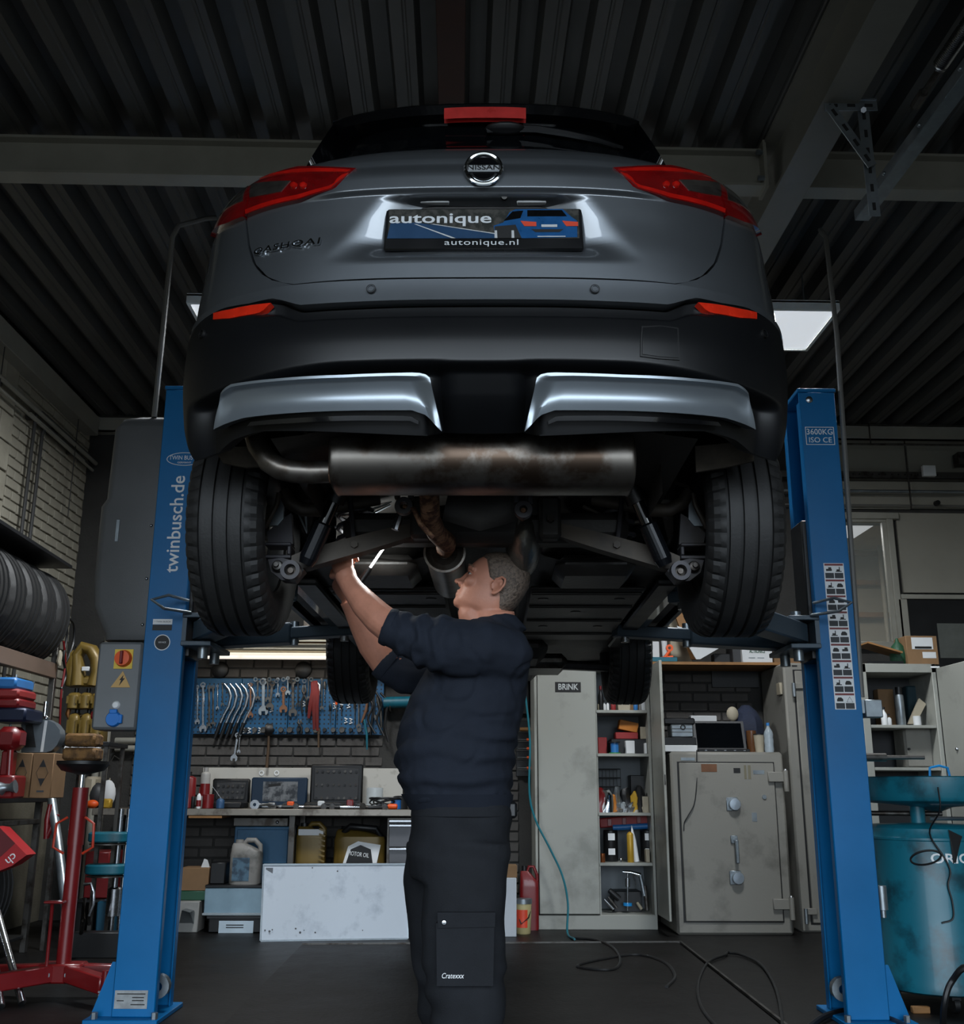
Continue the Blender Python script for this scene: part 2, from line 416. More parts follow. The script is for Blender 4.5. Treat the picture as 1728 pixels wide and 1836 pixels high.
for i, (xp, lab) in enumerate(((62, 'left of the twin dark conduits going up the left wall'), (78, 'right of the twin dark conduits going up the left wall'))):
    a = P(xp, 760, x=xw); b = P(150, 735+12*i, x=xw)
    zt = 3.63-.07*i
    pts = [(xw, a.y, 1.5), (xw, a.y, zt-.08), (xw, a.y+.03, zt-.02), (xw, a.y+.1, zt), (xw, 8.3, zt)]
    pipe(pts, .014, lab, 'conduit', m_dpipe, clips=[(XL+.03, a.y, 2.6), (XL+.03, a.y, 2.1)])
for i, (xp, yp, y_, lab) in enumerate(((30, 680, 6.5, 'thin wire hanger dropping to the long conduit, nearer the camera'), (168, 790, 7.9, 'thin wire hanger dropping to the long conduit, near the corner'))):
    q = MB(); q.cyl((XL+.1, y_, 3.0), (XL+.1, y_, ZC+.02), .004, n=6); one(q, 'pipe_hanger', m_dpipe, lab, 'hanger')
for i, xp in enumerate((193, 207)):
    a = P(xp, 1150, y=8.35); q = MB(); q.cyl((a.x, 8.36, .0), (a.x, 8.36, 2.15), .028, n=12)
    one(q, 'standpipe', m_beam, ('left' if i == 0 else 'right')+' one of two pale vertical pipes in the back left corner', 'pipe')

# garage-door rail, spring and hanger bracket at the right
zr = 3.45
a = P(1728, 150, z=zr); b = P(1545, 395, z=zr)
xr = b.x
t = thing('door_rail', 'dark steel overhead door track hanging below the roof on the right', 'rail', (xr, b.y, zr))
e = Vector((a.x+(a.x-b.x)*.4, a.y-(b.y-a.y)*.4, zr)); s_ = Vector((b.x, b.y, zr))
q = MB()
for dx, dz, w_, h_ in ((0, .0, .06, .004), (-.03, .025, .004, .05), (.03, .025, .004, .05)): q.bar(s_+Vector((dx, 0, dz)), e+Vector((dx, 0, dz)), w_, h_)
q.build('track', m_galv, t)
dirr = (e-s_).normalized()
for k_ in (.25, .5, .75): q = MB(); q.sph(s_+dirr*(k_*(e-s_).length)+Vector((-.035, 0, .025)), .009, 8, 6); q.build('bolt', m_galv, t)
def punched(q, p0, p1, wd, th, side):
    q.bar(p0, p1, wd, th, side)
m_hole = mat('slot_dark', '#0d0e10', .8)
yb = P(1520, 190, z=3.64).y
t = thing('slotted_bracket', 'galvanised slotted angle bracket holding up the overhead door track', 'bracket', P(1525, 190, y=yb))
tl = P(1478, 190, y=yb); tr = P(1572, 190, y=yb); vb = P(1570, 385, y=yb); vt = P(1548, 190, y=yb); dm = P(1562, 300, y=yb); dt = P(1484, 192, y=yb)
q = MB(); q.bar(tl, tr, .045, .005, (0, 1, 0)); q.bar(tl+Vector((0, .02, .03)), tr+Vector((0, .02, .03)), .05, .005); q.build('crossbar', m_galv, t)
q = MB(); q.bar(vt+Vector((0, .01, 0)), vb+Vector((0, .01, 0)), .045, .005, (0, 1, 0)); q.build('upright', m_galv, t)
q = MB(); q.bar(dt+Vector((0, -.01, 0)), dm+Vector((0, -.01, 0)), .04, .005, (0, 1, 0)); q.build('brace', m_galv, t)
for (p_, q_, n_, yo) in ((tl, tr, 3, -.004), (vt, vb, 6, .006), (dt, dm, 4, -.014)):
    for i in range(n_):
        c_ = p_.lerp(q_, (i+.5)/n_); d_ = (q_-p_).normalized()*.016
        s1 = MB(); s1.bar(c_-d_+Vector((0, yo, 0)), c_+d_+Vector((0, yo, 0)), .012, .004, (0, 1, 0)); s1.build('slot', m_hole, t)
q = MB(); q.cyl(P(1548, 197, y=yb-.02), P(1548, 197, y=yb+.01), .012, n=6); q.build('bolt', m_steel, t)
q = MB(); zs_ = 3.62
a = P(1728, 55, z=zs_); b = P(1685, 118, z=zs_); c = P(1640, 190, z=zs_)
ax_ = (a-b).normalized(); n_ = ax_.orthogonal().normalized(); bn = ax_.cross(n_)
pts = []
L_ = (a-b).length*1.6; turns = 34
for i in range(turns*10):
    th = 2*PI*i/10; pts.append(b+ax_*(L_*i/(turns*10))+(n_*math.cos(th)+bn*math.sin(th))*.026)
t = thing('door_spring', 'coiled torsion spring of the overhead door, top right corner', 'spring', b)
q.tube(pts, .0045, 5); q.build('coil', m_steel, t)
q = MB(); q.cyl(c, a+ax_*.3, .012, n=8); q.cyl(c, c.lerp(b, .35), .02, n=8); q.build('rod', m_dsteel, t)
# ================================================================ THE CAR ON THE LIFT
CARZ = 1.42
CARY = 3.25
_c = C2W(.012, CARY, CARZ)
CARM = Matrix.Translation(_c) @ Matrix.Rotation(-YAW-R(.7), 4, 'Z')
CARI = CARM.inverted()
car = thing('car', 'dark grey family crossover car raised on the blue two-post lift, seen from behind', 'car', _c, -YAW-R(.7), local=True)
def LC(px, py, yl):
    "pixel -> car-local point on local plane y=yl"
    o = CARI @ CAM; d = CARI.to_3x3() @ ray(px, py)
    return o+d*((yl-o.y)/d.y)
def pchip(xs, ys):
    xs = list(xs); ys = list(ys); n = len(xs); h = [xs[i+1]-xs[i] for i in range(n-1)]; dl = [(ys[i+1]-ys[i])/h[i] for i in range(n-1)]
    m_ = [dl[0]]+[0 if dl[i-1]*dl[i] <= 0 else 2*dl[i-1]*dl[i]/(dl[i-1]+dl[i]) for i in range(1, n-1)]+[dl[-1]]
    def f(x):
        if x <= xs[0]: return ys[0]
        if x >= xs[-1]: return ys[-1]
        i = 0
        while x > xs[i+1]: i += 1
        t = (x-xs[i])/h[i]
        return (ys[i]*(2*t**3-3*t**2+1)+h[i]*m_[i]*(t**3-2*t*t+t)+ys[i+1]*(3*t*t-2*t**3)+h[i]*m_[i+1]*(t**3-t*t))
    return f
#        z     D     W     n    Ls    Df
PROF = [(.30, .70, .84, 3.2, 2.65, .80),
        (.38, .775, .875, 3.2, 2.65, .86),
        (.50, .815, .905, 3.2, 2.65, .92),
        (.62, .825, .912, 3.2, 2.65, .93),
        (.735, .803, .905, 3.3, 2.65, .90),
        (.80, .797, .895, 3.3, 2.65, .85),
        (.90, .795, .89, 3.2, 2.6, .80),
        (1.00, .788, .882, 3.1, 2.2, .85),
        (1.12, .786, .872, 3.0, 2.0, .60),
        (1.185, .778, .852, 2.9, 1.85, .40),
        (1.225, .752, .810, 2.8, 1.75, .38),
        (1.26, .705, .730, 2.7, 1.65, .35),
        (1.29, .650, .650, 2.7, 1.55, .30),
        (1.40, .575, .585, 2.8, 1.25, .28),
        (1.50, .495, .520, 2.8, 1.02, .25),
        (1.55, .40, .46, 2.8, .95, .2)]
_p = list(zip(*PROF))
fD, fW, fN, fL, fF = [pchip(_p[0], _p[i]) for i in range(1, 6)]
def S(t, z):
    sg = -1 if t < 0 else 1; a = abs(t); n = fN(z); W = fW(z)
    if a <= PI/2: return Vector((sg*W*math.sin(a)**(2/n), -fD(z)*max(0, math.cos(a))**(2/n), z))
    s_ = a-PI/2
    if s_ <= 2.65: return Vector((sg*W, s_/2.65*fL(z), z))
    b = min(s_-2.65, PI/2)
    return Vector((sg*W*max(0, math.cos(b))**(2/n), fL(z)+fF(z)*math.sin(b)**(2/n), z))
def NRM(t, z):
    e = 2e-3
    a = S(t+e, z)-S(t-e, z); b = S(t, z+e)-S(t, z-e)
    n = a.cross(b)
    return n.normalized() if n.length > 1e-9 else Vector((0, -1, 0))
def T(px, py, hit=True):
    "pixel -> (t, z) on the body's rear surface"
    o = CARI @ CAM; d = (CARI.to_3x3() @ ray(px, py)).normalized()
    best = None; k = 1.9; prev = None
    while k < 4.2:
        p = o+d*k
        z = p.z
        if .28 < z < 1.58:
            W = fW(z); D = fD(z); n = fN(z)
            F = (abs(p.x)/W)**n+(max(0, -p.y)/D)**n-1
            if best is None or F < best[0]: best = (F, p.copy())
            if F < 0: break
        k += .004
    p = best[1]; z = p.z; n = fN(z)
    a = math.atan2((abs(p.x)/fW(z))**(n/2), (max(0, -p.y)/fD(z))**(n/2))
    return (math.copysign(a, p.x), z)
def TT(*pts): return [T(*p) for p in pts]
def resamp(c, n):
    d = [0]
    for i in range(1, len(c)): d.append(d[-1]+math.hypot((c[i][0]-c[i-1][0])*.8, c[i][1]-c[i-1][1])+1e-9)
    out = []
    for i in range(n):
        s_ = d[-1]*i/(n-1); j = 0
        while j < len(d)-2 and s_ > d[j+1]: j += 1
        k = (s_-d[j])/(d[j+1]-d[j]); out.append((c[j][0]+(c[j+1][0]-c[j][0])*k, c[j][1]+(c[j+1][1]-c[j][1])*k))
    return out
def ruled(top, bot, nu, nv):
    a = resamp(top, nu); b = resamp(bot, nu)
    return [[(b[j][0]+(a[j][0]-b[j][0])*i/(nv-1), b[j][1]+(a[j][1]-b[j][1])*i/(nv-1)) for j in range(nu)] for i in range(nv)]
def full(c):
    "left-half curve (outer -> centre) mirrored to the full width"
    return list(c)+[(-t, z) for t, z in reversed(c)][(1 if abs(c[-1][0]) < 1e-6 else 0):]
def patch(name, m, rows, parent=None, off=None, skirt=.02, label=None, ang=50, mir=False):
    parent = parent or car
    a = len(rows); b = len(rows[0]); G = []; K = []
    for i in range(a):
        r_ = []; k_ = []
        for j in range(b):
            t, z = rows[i][j]; p = S(t, z); n = NRM(t, z)
            o = off(i/(a-1), j/(b-1), p) if callable(off) else (off or 0)
            q = p+n*o
            if mir: q = Vector((-q.x, q.y, q.z)); n = Vector((-n.x, n.y, n.z))
            r_.append(q); k_.append(q-n*skirt)
        G.append(r_); K.append(k_)
    mb = MB(); mb.grid(G)
    if skirt:
        loop = [(0, j) for j in range(b)]+[(i, b-1) for i in range(1, a)]+[(a-1, j) for j in range(b-2, -1, -1)]+[(i, 0) for i in range(a-2, 0, -1)]
        o = len(mb.v); mb.v += [tuple(K[i][j]) for i, j in loop]; n = len(loop)
        for k in range(n):
            i, j = loop[k]; i2, j2 = loop[(k+1) % n]
            mb.f.append((i*b+j, o+k, o+(k+1) % n, i2*b+j2))
    return mb.build(name, m, parent, label, ang=ang)
def both(name, m, rows, parents=None, **k):
    A = patch(name, m, rows, parents[0] if parents else None, **k)
    B = patch(name, m, rows, parents[1] if parents else None, mir=True, **k)
    return A, B

m_paint = mat('metallic_grey_paint', '#7b8085', .36, .82, var=.05, vs=3, coat=1.0, rvar=.03)
m_clad = mat('black_bumper_plastic', '#0d0e10', .38, 0, var=.1, vs=4, rvar=.05, spec=.38)
m_silver = mat('satin_silver_plastic', '#8f979e', .33, .7, var=.05, vs=3, rvar=.04)
m_glass = mat('dark_privacy_glass', '#06080b', .06, 0, var=.1, spec=.6, rvar=.02)
m_gblack = mat('gloss_black', '#0b0c0e', .12, 0, var=.1, coat=.6)
m_lred = mat('red_lamp_plastic', '#6d080b', .12, 0, var=.3, vs=18, coat=1, spec=.8)
m_lred2 = mat('bright_red_lamp_strip', '#b3160f', .18, 0, var=.25, vs=20, coat=1)
m_lclear = mat('smoked_lamp_lens', '#6d6863', .12, .8, var=.5, vs=25, coat=1)
m_refl = mat('orange_red_reflector', '#cf2a14', .25, 0, var=.15, vs=30, coat=.8)
m_chrome = mat('chrome', '#d9dde0', .08, 1, var=.05)
m_under = mat('underbody_black', '#2a2826', .6, 0, var=.3, vs=6, bump=.15)
m_susp = mat('suspension_paint', '#37363a', .5, .3, col2='#2c2825', amt=.45, vs=8)
m_arm = mat('dusty_steel_arm', '#443d35', .6, .3, col2='#322d28', amt=.45, vs=7)
m_inox = mat('muffler_steel', '#6f6a64', .36, .85, col2='#4a3d33', amt=.46, vs=7, rvar=.15)
m_rust = mat('rusty_pipe', '#7a5a42', .75, .3, col2='#3f2416', amt=.5, vs=38, bump=.4, bs=90)
m_shield = mat('heat_shield_foil', '#8f8d88', .35, .9, var=.2, vs=9, bump=.5, bs=30)

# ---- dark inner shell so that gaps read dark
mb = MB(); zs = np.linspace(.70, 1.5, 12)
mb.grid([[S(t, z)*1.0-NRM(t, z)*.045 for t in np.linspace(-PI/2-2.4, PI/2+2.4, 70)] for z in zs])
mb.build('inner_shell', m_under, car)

# ---- tailgate with number plate recess
edge = TT((548, 292), (500, 300), (452, 316), (446, 360), (442, 400), (446, 440), (458, 475), (478, 497), (505, 508), (530, 511))
ez = sorted((z, -t) for t, z in edge)
fE = lambda z: np.interp(z, [e[0] for e in ez], [e[1] for e in ez])
ZT0, ZT1 = ez[0][0]+.002, 1.288
xa = abs(LC(700, 352, -.77).x); xb2 = abs(LC(598, 432, -.77).x); zr1 = T(868, 347)[1]; zr0 = T(868, 458)[1]
def recess(i, j, p):
    x = abs(p.x); z = p.z
    k = (zr1-z)/(zr1-zr0)
    hw = xa+(xb2-xa)*min(1, max(0, k))
    gx = smooth01((hw+.03-x)/.17)
    gz = smooth01((zr1-z)/.014)*smooth01((z-zr0+.02)/.085)
    o = -.058*gx*gz*(1-.25*max(0, min(1, k)))
    o += .014*smooth01((z-zr1)/.012)*smooth01((.52-x)/.14)*smooth01((zr1+.10-z)/.05)      # handle garnish
    o += .004*math.exp(-((z-(zr1+.105))/.008)**2)*smooth01((.5-x)/.1)
    return o
rows = []
zz = sorted(set(list(np.linspace(ZT0, ZT1, 46))+list(np.linspace(zr1-.02, zr1+.02, 12))+list(np.linspace(zr0-.03, zr0+.05, 12))))
for z in zz:
    tl_ = fE(z)-.006
    rows.append([(t, z) for t in np.linspace(-tl_, tl_, 121)])
tailgate = patch('tailgate', m_paint, rows, off=recess, skirt=.03, ang=35)

# ---- quarter and side panels, both sides
def side_rows(z0, z1, nz, t0):
    out = []
    for z in np.linspace(z0, z1, nz):
        a = t0(z); seq = list(np.linspace(a, PI/2, 22))+list(np.linspace(PI/2+.06, PI/2+2.65, 26))+list(np.linspace(PI/2+2.72, PI/2+2.65+PI/2, 16))
        out.append([(-t, z) for t in seq])
    return out
zq0 = ez[0][0]
both('side_panel', m_paint, side_rows(zq0, 1.288, 20, lambda z: fE(z)+.007), skirt=.03)
both('roof_pillar', m_paint, side_rows(1.292, 1.53, 10, lambda z: 1.02), skirt=.02)
# side windows
def winrows():
    out = []
    for k in np.linspace(0, 1, 6):
        z = 1.10+.36*k
        out.append([(-t, z) for t in np.linspace(PI/2+.12+.25*k, PI/2+2.2, 14)])
    return out
both('side_window', m_glass, winrows(), off=.004, skirt=.012)
# lower sides: doors and wheel-arch cladding
def zlow(y):
    z = .29
    for c in (0, 2.646):
        if abs(y-c) < .40: z = max(z, .34+math.sqrt(max(0, .40**2-(y-c)**2)))
    if y < -.3: z = max(z, .43)
    return z
def lower(zt, zb_, ts, nv):
    rows = []
    for i in range(nv):
        r_ = []
        for t in ts:
            y = S(-t, .6).y; a = zb_(y); r_.append((-t, a+(zt-a)*i/(nv-1)))
        rows.append(r_)
    return rows
ts = list(np.linspace(PI/2-.16, PI/2, 6))+list(np.linspace(PI/2+.03, PI/2+2.65, 60))+list(np.linspace(PI/2+2.72, PI/2+2.65+PI/2, 16))
both('lower_side', m_paint, lower(.79, lambda y: min(.78, zlow(y)+.07), ts, 6), skirt=.03)
both('sill_cladding', m_clad, lower(.0, lambda y: 0, ts, 2) if False else [[(t_, max(z_, zlow(S(t_, .6).y)+.07*k)) for (t_, z_) in [( -t, zlow(S(-t, .6).y)+.07*k) for t in ts]] for k in (0, .5, 1)], off=.01, skirt=.02)
# roof
mb = MB(); G = []
for u in np.linspace(0, 1, 14):
    y = -.42+1.55*u; hw = .50*(1-.15*abs(2*u-1)**2.5)
    G.append([Vector((hw*s_, y, 1.535+.045*(1-s_*s_)*(1-.6*abs(2*u-1)**2))) for s_ in np.linspace(-1, 1, 15)])
mb.grid(G); mb.build('roof', m_paint, car)

# ---- rear window, spoiler, high brake light, wiper
rows = [[(t, z) for t in np.linspace(-1.0, 1.0, 41)] for z in np.linspace(1.28, 1.51, 12)]
glass = patch('rear_window', m_glass, rows, off=lambda i, j, p: .004 if p.z > 1.295 else -.012, skirt=.02)
spt = [T(868, 186), T(720, 190), T(640, 202), T(600, 217)]
def spo(zc, back, hw, n=31):
    out = []
    for s_ in np.linspace(-1, 1, n):
        a = abs(s_)
        out.append(Vector((hw*s_, -back+.18*a**2.6, zc+ZDR*a**2.6)))
    return out
p = LC(868, 187, -.60); zsp = p.z
_e = LC(597, 219, -.42); hws = abs(_e.x); ZDR = _e.z-zsp
up = spo(zsp, .60, hws); low = spo(zsp-.028, .595, hws); lf = spo(zsp-.05, .46, hws-.02); uf = [Vector((v.x, v.y+.3, v.z+.015)) for v in up]
mb = MB(); mb.loft([[a, b, c, d] for a, b, c, d in zip(uf, up, low, lf)]); mb.build('spoiler', m_gblack, car, ang=30)
mb = MB(); mb.grid([[v+Vector((0, .0, .0035)) for v in up], [v+Vector((0, .06, .0075)) for v in up], [v+Vector((0, .3, .02)) for v in up]]); mb.build('spoiler_top', m_paint, car)
# fins beside the window: from the spoiler's ends down to the shoulder
for sg in (-1, 1):
    top_ = [up[0].copy(), low[0].copy(), lf[0].copy()]; mx_ = lambda v: Vector((sg*abs(v.x), v.y, v.z))
    A_ = [mx_(Vector((hws+.002, -.40, _e.z+.004))), mx_(Vector((hws-.012, -.46, _e.z-.03))), mx_(S(-.985, 1.485)+NRM(-.985, 1.485)*.004)]
    B_ = [mx_(S(-1.42, 1.285)+NRM(-1.42, 1.285)*.012), mx_(S(-1.2, 1.285)+NRM(-1.2, 1.285)*.015), mx_(S(-.985, 1.285)+NRM(-.985, 1.285)*.008)]
    G = [[A_[j].lerp(B_[j], k)+Vector((sg*.012*math.sin(PI*k), -.008*math.sin(PI*k), 0)) for j in range(3)] for k in np.linspace(0, 1, 9)]
    mb = MB(); mb.grid(G); mb.grid([[v+Vector((-sg*.02, .03, 0)) for v in r_] for r_ in G]); mb.build('window_fin', m_gblack, car, ang=70)
G = []
for k in np.linspace(0, 1, 5):
    G.append([low[j].lerp(S((2*j/30-1)*1.0, 1.485)+NRM((2*j/30-1)*1.0, 1.485)*.003, k) for j in range(31)])
mb = MB(); mb.grid(G); mb.build('upper_window_band', m_gblack, car, ang=70)
# brake light
a = LC(796, 190, -.605); b = LC(943, 211, -.605)
mb = MB(); n = 13
for k in range(n-1):
    pass
G = []
for i, zf in enumerate((0, 1)):
    G.append([Vector((a.x+(b.x-a.x)*k/(n-1), -.604+.2*abs((a.x+(b.x-a.x)*k/(n-1))/hws)**2.6-(.002 if zf else 0), (a.z-.004 if zf else b.z+.001))) for k in range(n)])
mb.grid(G); mb.grid([[v+Vector((0, .02, 0)) for v in r_] for r_ in G])
bl = mb.build('brake_light', mat('brake_light_red', '#c4302c', .3, 0, var=.2, vs=20, coat=.8), car)
# wiper
wz = lambda px, py, o: (lambda tz: S(*tz)+NRM(*tz)*o)(T(px, py))
pts = [wz(872, 246, .02), wz(900, 243, .022), wz(960, 246, .025), wz(1010, 254, .025), wz(1060, 264, .025), wz(1110, 275, .02)]
mb = MB(); mb.tube(pts, [.008, .012, .012, .011, .009, .005], 6, sx=.5); wp = mb.build('wiper', m_black, car)
mb = MB(); mb.sph(wz(905, 244, .02), (.06, .03, .016), 14, 8); mb.build('pivot_cap', m_black, wp)

# ---- bumper
strip_b = TT((352, 596), (372, 575), (405, 556), (450, 548), (487, 540), (505, 538), (522, 545), (538, 551), (570, 549), (640, 545), (750, 542))+[(0, T(868, 541)[1])]
zb0 = ez[0][0]-.006
strip_t = [(-PI/2+.02, zb0), (-1.2, zb0), (-.9, zb0), (-.6, zb0), (-.4, zb0), (-.2, zb0-.002), (0, zb0-.002)]
both_rows = ruled(full(strip_t), full(strip_b), 91, 7)
bump = patch('bumper_strip', m_paint, both_rows, off=.010, skirt=.03)
# black lower bumper
lo_c = TT((352, 826), (372, 815), (400, 792), (450, 776), (560, 776), (700, 782))+[(0, T(868, 788)[1])]
side_b = [(-PI/2-.0, .44)]
clad_b = lo_c
clad_t = [(t, z-.006) for t, z in strip_b]
zcr = T(868, 650)[1]; zsl = T(868, 575)[1]
xin = abs(LC(792, 700, -.8).x); zpk = T(600, 664)[1]
def cl_off(i, j, p):
    x = abs(p.x); z = p.z
    o = .012
    o -= .03*smooth01((i-.86)/.05)*smooth01((.62-x)/.1)          # slot under the painted strip
    o -= (.03+.5*max(0, zcr-z))*smooth01((zcr-z)/.02)*smooth01((xin+.03-x)/.03)    # centre panel set back
    zp = zpk-.03*smooth01((x-.35)/.45)
    o -= .05*smooth01((zp+.018-z)/.03)*smooth01((x-xin+.01)/.025)*smooth01((.80-x)/.05)   # pockets of the silver inserts
    return o
clad = patch('bumper_cladding', m_clad, ruled(full(clad_t), full(clad_b), 181, 90), off=cl_off, skirt=.04, ang=60)
# side return of the bumper to the wheel arch
rowsb = [[(-t, zl+(.785-zl)*k) for t, zl in zip(np.linspace(PI/2-.25, PI/2+.0, 8), np.linspace(.46, .76, 8))] for k in np.linspace(0, 1, 6)]
# silver inserts
top = TT((394, 728), (401, 707), (424, 692), (500, 683), (620, 676), (740, 672), (762, 674), (772, 682))
bot = TT((385, 770), (402, 762), (440, 750), (520, 741), (640, 737), (740, 736), (765, 745), (793, 773))
def ins(i, j, p):
    rim = max(smooth01((i-.86)/.06), .35*smooth01((.05-j)/.04), smooth01((j-.95)/.03))
    return .004+(.016*rim-.014*math.sin(PI*min(1, i/.86)))*smooth01(j/.14)
A, B = both('bumper_insert', m_silver, ruled(top, bot, 60, 26), off=ins, skirt=.035)
lip_t = TT((445, 757), (520, 750), (640, 746), (735, 746), (750, 756)); lip_b = TT((440, 765), (520, 759), (640, 755), (735, 755), (750, 762))
both('lower_lip', m_gblack, ruled(lip_t, lip_b, 30, 4), off=-.01, skirt=.03)
# reflectors, sensors, tow cover
both('reflector', m_refl, ruled(TT((391, 566), (420, 560), (460, 553), (491, 549)), TT((391, 578), (420, 576), (470, 568), (480, 562)), 16, 4), off=.016, skirt=.02)
for (px_, py_) in ((668, 525), (1064, 525), (372, 603), (1361, 603)):
    t_, z_ = T(px_, py_); o_ = S(t_, z_)+NRM(t_, z_)*.01; n_ = NRM(t_, z_)
    mb = MB(); mb.lathe([(.0001, .008), (.007, .008), (.0075, .004), (.009, .004), (.009, .009), (.0105, .009), (.011, 0)], o_, n_, 18); ps = mb.build('parking_sensor', m_paint if py_ < 560 else m_clad, car); mb = MB(); mb.lathe([(.0105, .002), (.0105, .0095), (.0122, .0095), (.0122, .002)], o_, n_, 20, closed=True); mb.build('sensor_ring', m_blackp, ps)
tc_t = TT((1149, 595), (1180, 593), (1209, 597)); tc_b = TT((1147, 640), (1178, 644), (1211, 646))
patch('tow_eye_gap', m_blackp, ruled(TT((1146, 592), (1180, 590), (1212, 594)), TT((1144, 643), (1178, 647), (1214, 649)), 24, 18), off=.0155, skirt=.01)
patch('tow_eye_cover', m_clad, ruled(tc_t, tc_b, 24, 18), off=.0175, skirt=.003)

# ---- tail lights
tt = TT((641, 308), (600, 306), (540, 306), (454, 314)); tb = TT((632, 315), (603, 344), (540, 364), (446, 391))
LA, LB = both('tail_light', m_lred, ruled(tt, tb, 30, 14), off=.014, skirt=.025)
ot = TT((450, 314), (425, 318), (408, 327), (396, 345)); ob = TT((443, 393), (415, 404), (385, 420), (377, 424))
OA, OB = both('tail_light', m_lred, ruled(ot, ob, 16, 14), off=.014, skirt=.025, label='outer tail lamp on the body side')
both('clear_lens', m_lclear, ruled(TT((526, 331), (490, 333), (458, 338)), TT((510, 350), (485, 355), (455, 360)), 12, 6), (LA, LB), off=.016, skirt=.004)
both('clear_lens', m_lclear, ruled(TT((447, 340), (425, 347), (408, 360)), TT((443, 366), (418, 377), (396, 392)), 12, 6), (OA, OB), off=.016, skirt=.004)
both('light_guide', m_lred2, ruled(TT((632, 312), (600, 310), (540, 311), (458, 318)), TT((626, 316), (600, 316), (540, 317), (458, 324)), 20, 3), (LA, LB), off=.0165, skirt=.004)
both('light_guide', m_lred2, ruled(TT((628, 317), (612, 322), (600, 338), (540, 355), (448, 382)), TT((622, 322), (606, 334), (596, 344), (540, 362), (448, 389)), 24, 3), (LA, LB), off=.0165, skirt=.004)
for px_ in (532, 549):
    for sg in (0, 1):
        t_, z_ = T(px_, 339); o_ = S(t_, z_); n_ = NRM(t_, z_)
        if sg: o_.x *= -1; n_.x *= -1
        mb = MB(); mb.lathe([(.0001, .022), (.008, .020), (.0115, .014), (.012, 0)], o_, n_, 16); mb.build('bulb_dome', m_lred2, (LA, LB)[sg])

# ---- number plate, lamps, emblem, badge
def CF(px, py, yl): return LC(px, py, yl)
pc = LC(867, 410, -.772); pw = (LC(1045, 410, -.772)-LC(689, 410, -.772)).x; ph = .128
zc_ = T(867, 410)[1]
M_pl = frame_at((pc.x, -.772, pc.z), (1, 0, 0), (0, .06, 1))
plate = MB(); plate.bb(-pw/2, pw/2, -ph/2, ph/2, -.012, 0, .004, M_pl); plate = plate.build('number_plate', mat('plate_black', '#0a0b0d', .3, 0, var=.1, coat=.3), car)
def flat(name, pts, m, z=.0008, par=plate, Mx=M_pl):
    "pts in 0..1 plate units, y down"
    q = MB(); q.prism([Mx @ Vector(((x-.5)*pw, (.5-y)*ph, z)) for x, y in pts], (Mx.to_3x3() @ Vector((0, 0, .0006)))); return q.build(name, m, par, smooth=False)
m_road = mat('print_blue_road', '#123c60', .4, 0, var=.15, vs=20)
m_trees = mat('print_woodland', '#3c3a35', .5, 0, col2='#14180f', amt=.5, vs=60)
m_pblue = mat('print_car_blue', '#155187', .3, 0, var=.2, vs=30)
m_pred = mat('print_red', '#d6472c', .4, 0, var=.1)
flat('woodland_print', [(.02, .04), (.98, .04), (.98, .74), (.02, .74)], m_trees)
flat('road_print', [(.015, .74), (.03, .38), (.16, .36), (.25, .42), (.56, .64), (.56, .74)], m_road, .0016)
flat('road_line', [(.15, .40), (.16, .40), (.36, .74), (.34, .74)], m_paper, .0024)
flat('road_line', [(.23, .40), (.25, .40), (.56, .625), (.56, .645)], m_paper, .0024)
flat('printed_car', [(.55, .44), (.60, .36), (.63, .12), (.66, .04), (.90, .04), (.94, .22), (.97, .32), (.97, .72), (.70, .74), (.56, .72)], m_pblue, .0016)
flat('printed_car_window', [(.72, .07), (.895, .07), (.92, .22), (.72, .22)], m_gblack, .0024)
flat('printed_car_window', [(.60, .33), (.645, .10), (.70, .08), (.685, .26)], m_gblack, .0024)
flat('printed_car_shadow', [(.555, .46), (.66, .42), (.69, .74), (.56, .74)], m_blackp, .0024)
flat('printed_car_shadow', [(.74, .53), (.90, .53), (.88, .60), (.76, .60)], m_blackp, .0024)
for x0 in (.685, .895): flat('printed_car_lamp', [(x0, .33), (x0+.08, .36), (x0+.08, .46), (x0+.02, .46)], m_pred, .003)
flat('printed_car_plate', [(.79, .42), (.87, .42), (.87, .48), (.79, .48)], m_paper, .003)
flat('printed_car_trim', [(.77, .695), (.91, .695), (.91, .715), (.77, .715)], m_paper, .003)
for x0 in (.555, .64): flat('printed_car_wheel', [(x0, .56), (x0+.012, .56), (x0+.014, .74), (x0, .74)], m_paper, .003)
m_ptxt = mat('plate_lettering', '#dfe3e6', .4, 0, var=.03)
text('autonique', M_pl @ Matrix.Translation((-.218*pw, .23*ph, .003)), m_ptxt, plate, size=.044, sx=1.62, fit=.515*pw, depth=.001, bold=.0006)
text('autonique.nl', M_pl @ Matrix.Translation((-.01*pw, -.345*ph, .003)), m_ptxt, plate, size=.024, sx=1.75, fit=.37*pw, depth=.001, space=1.08)
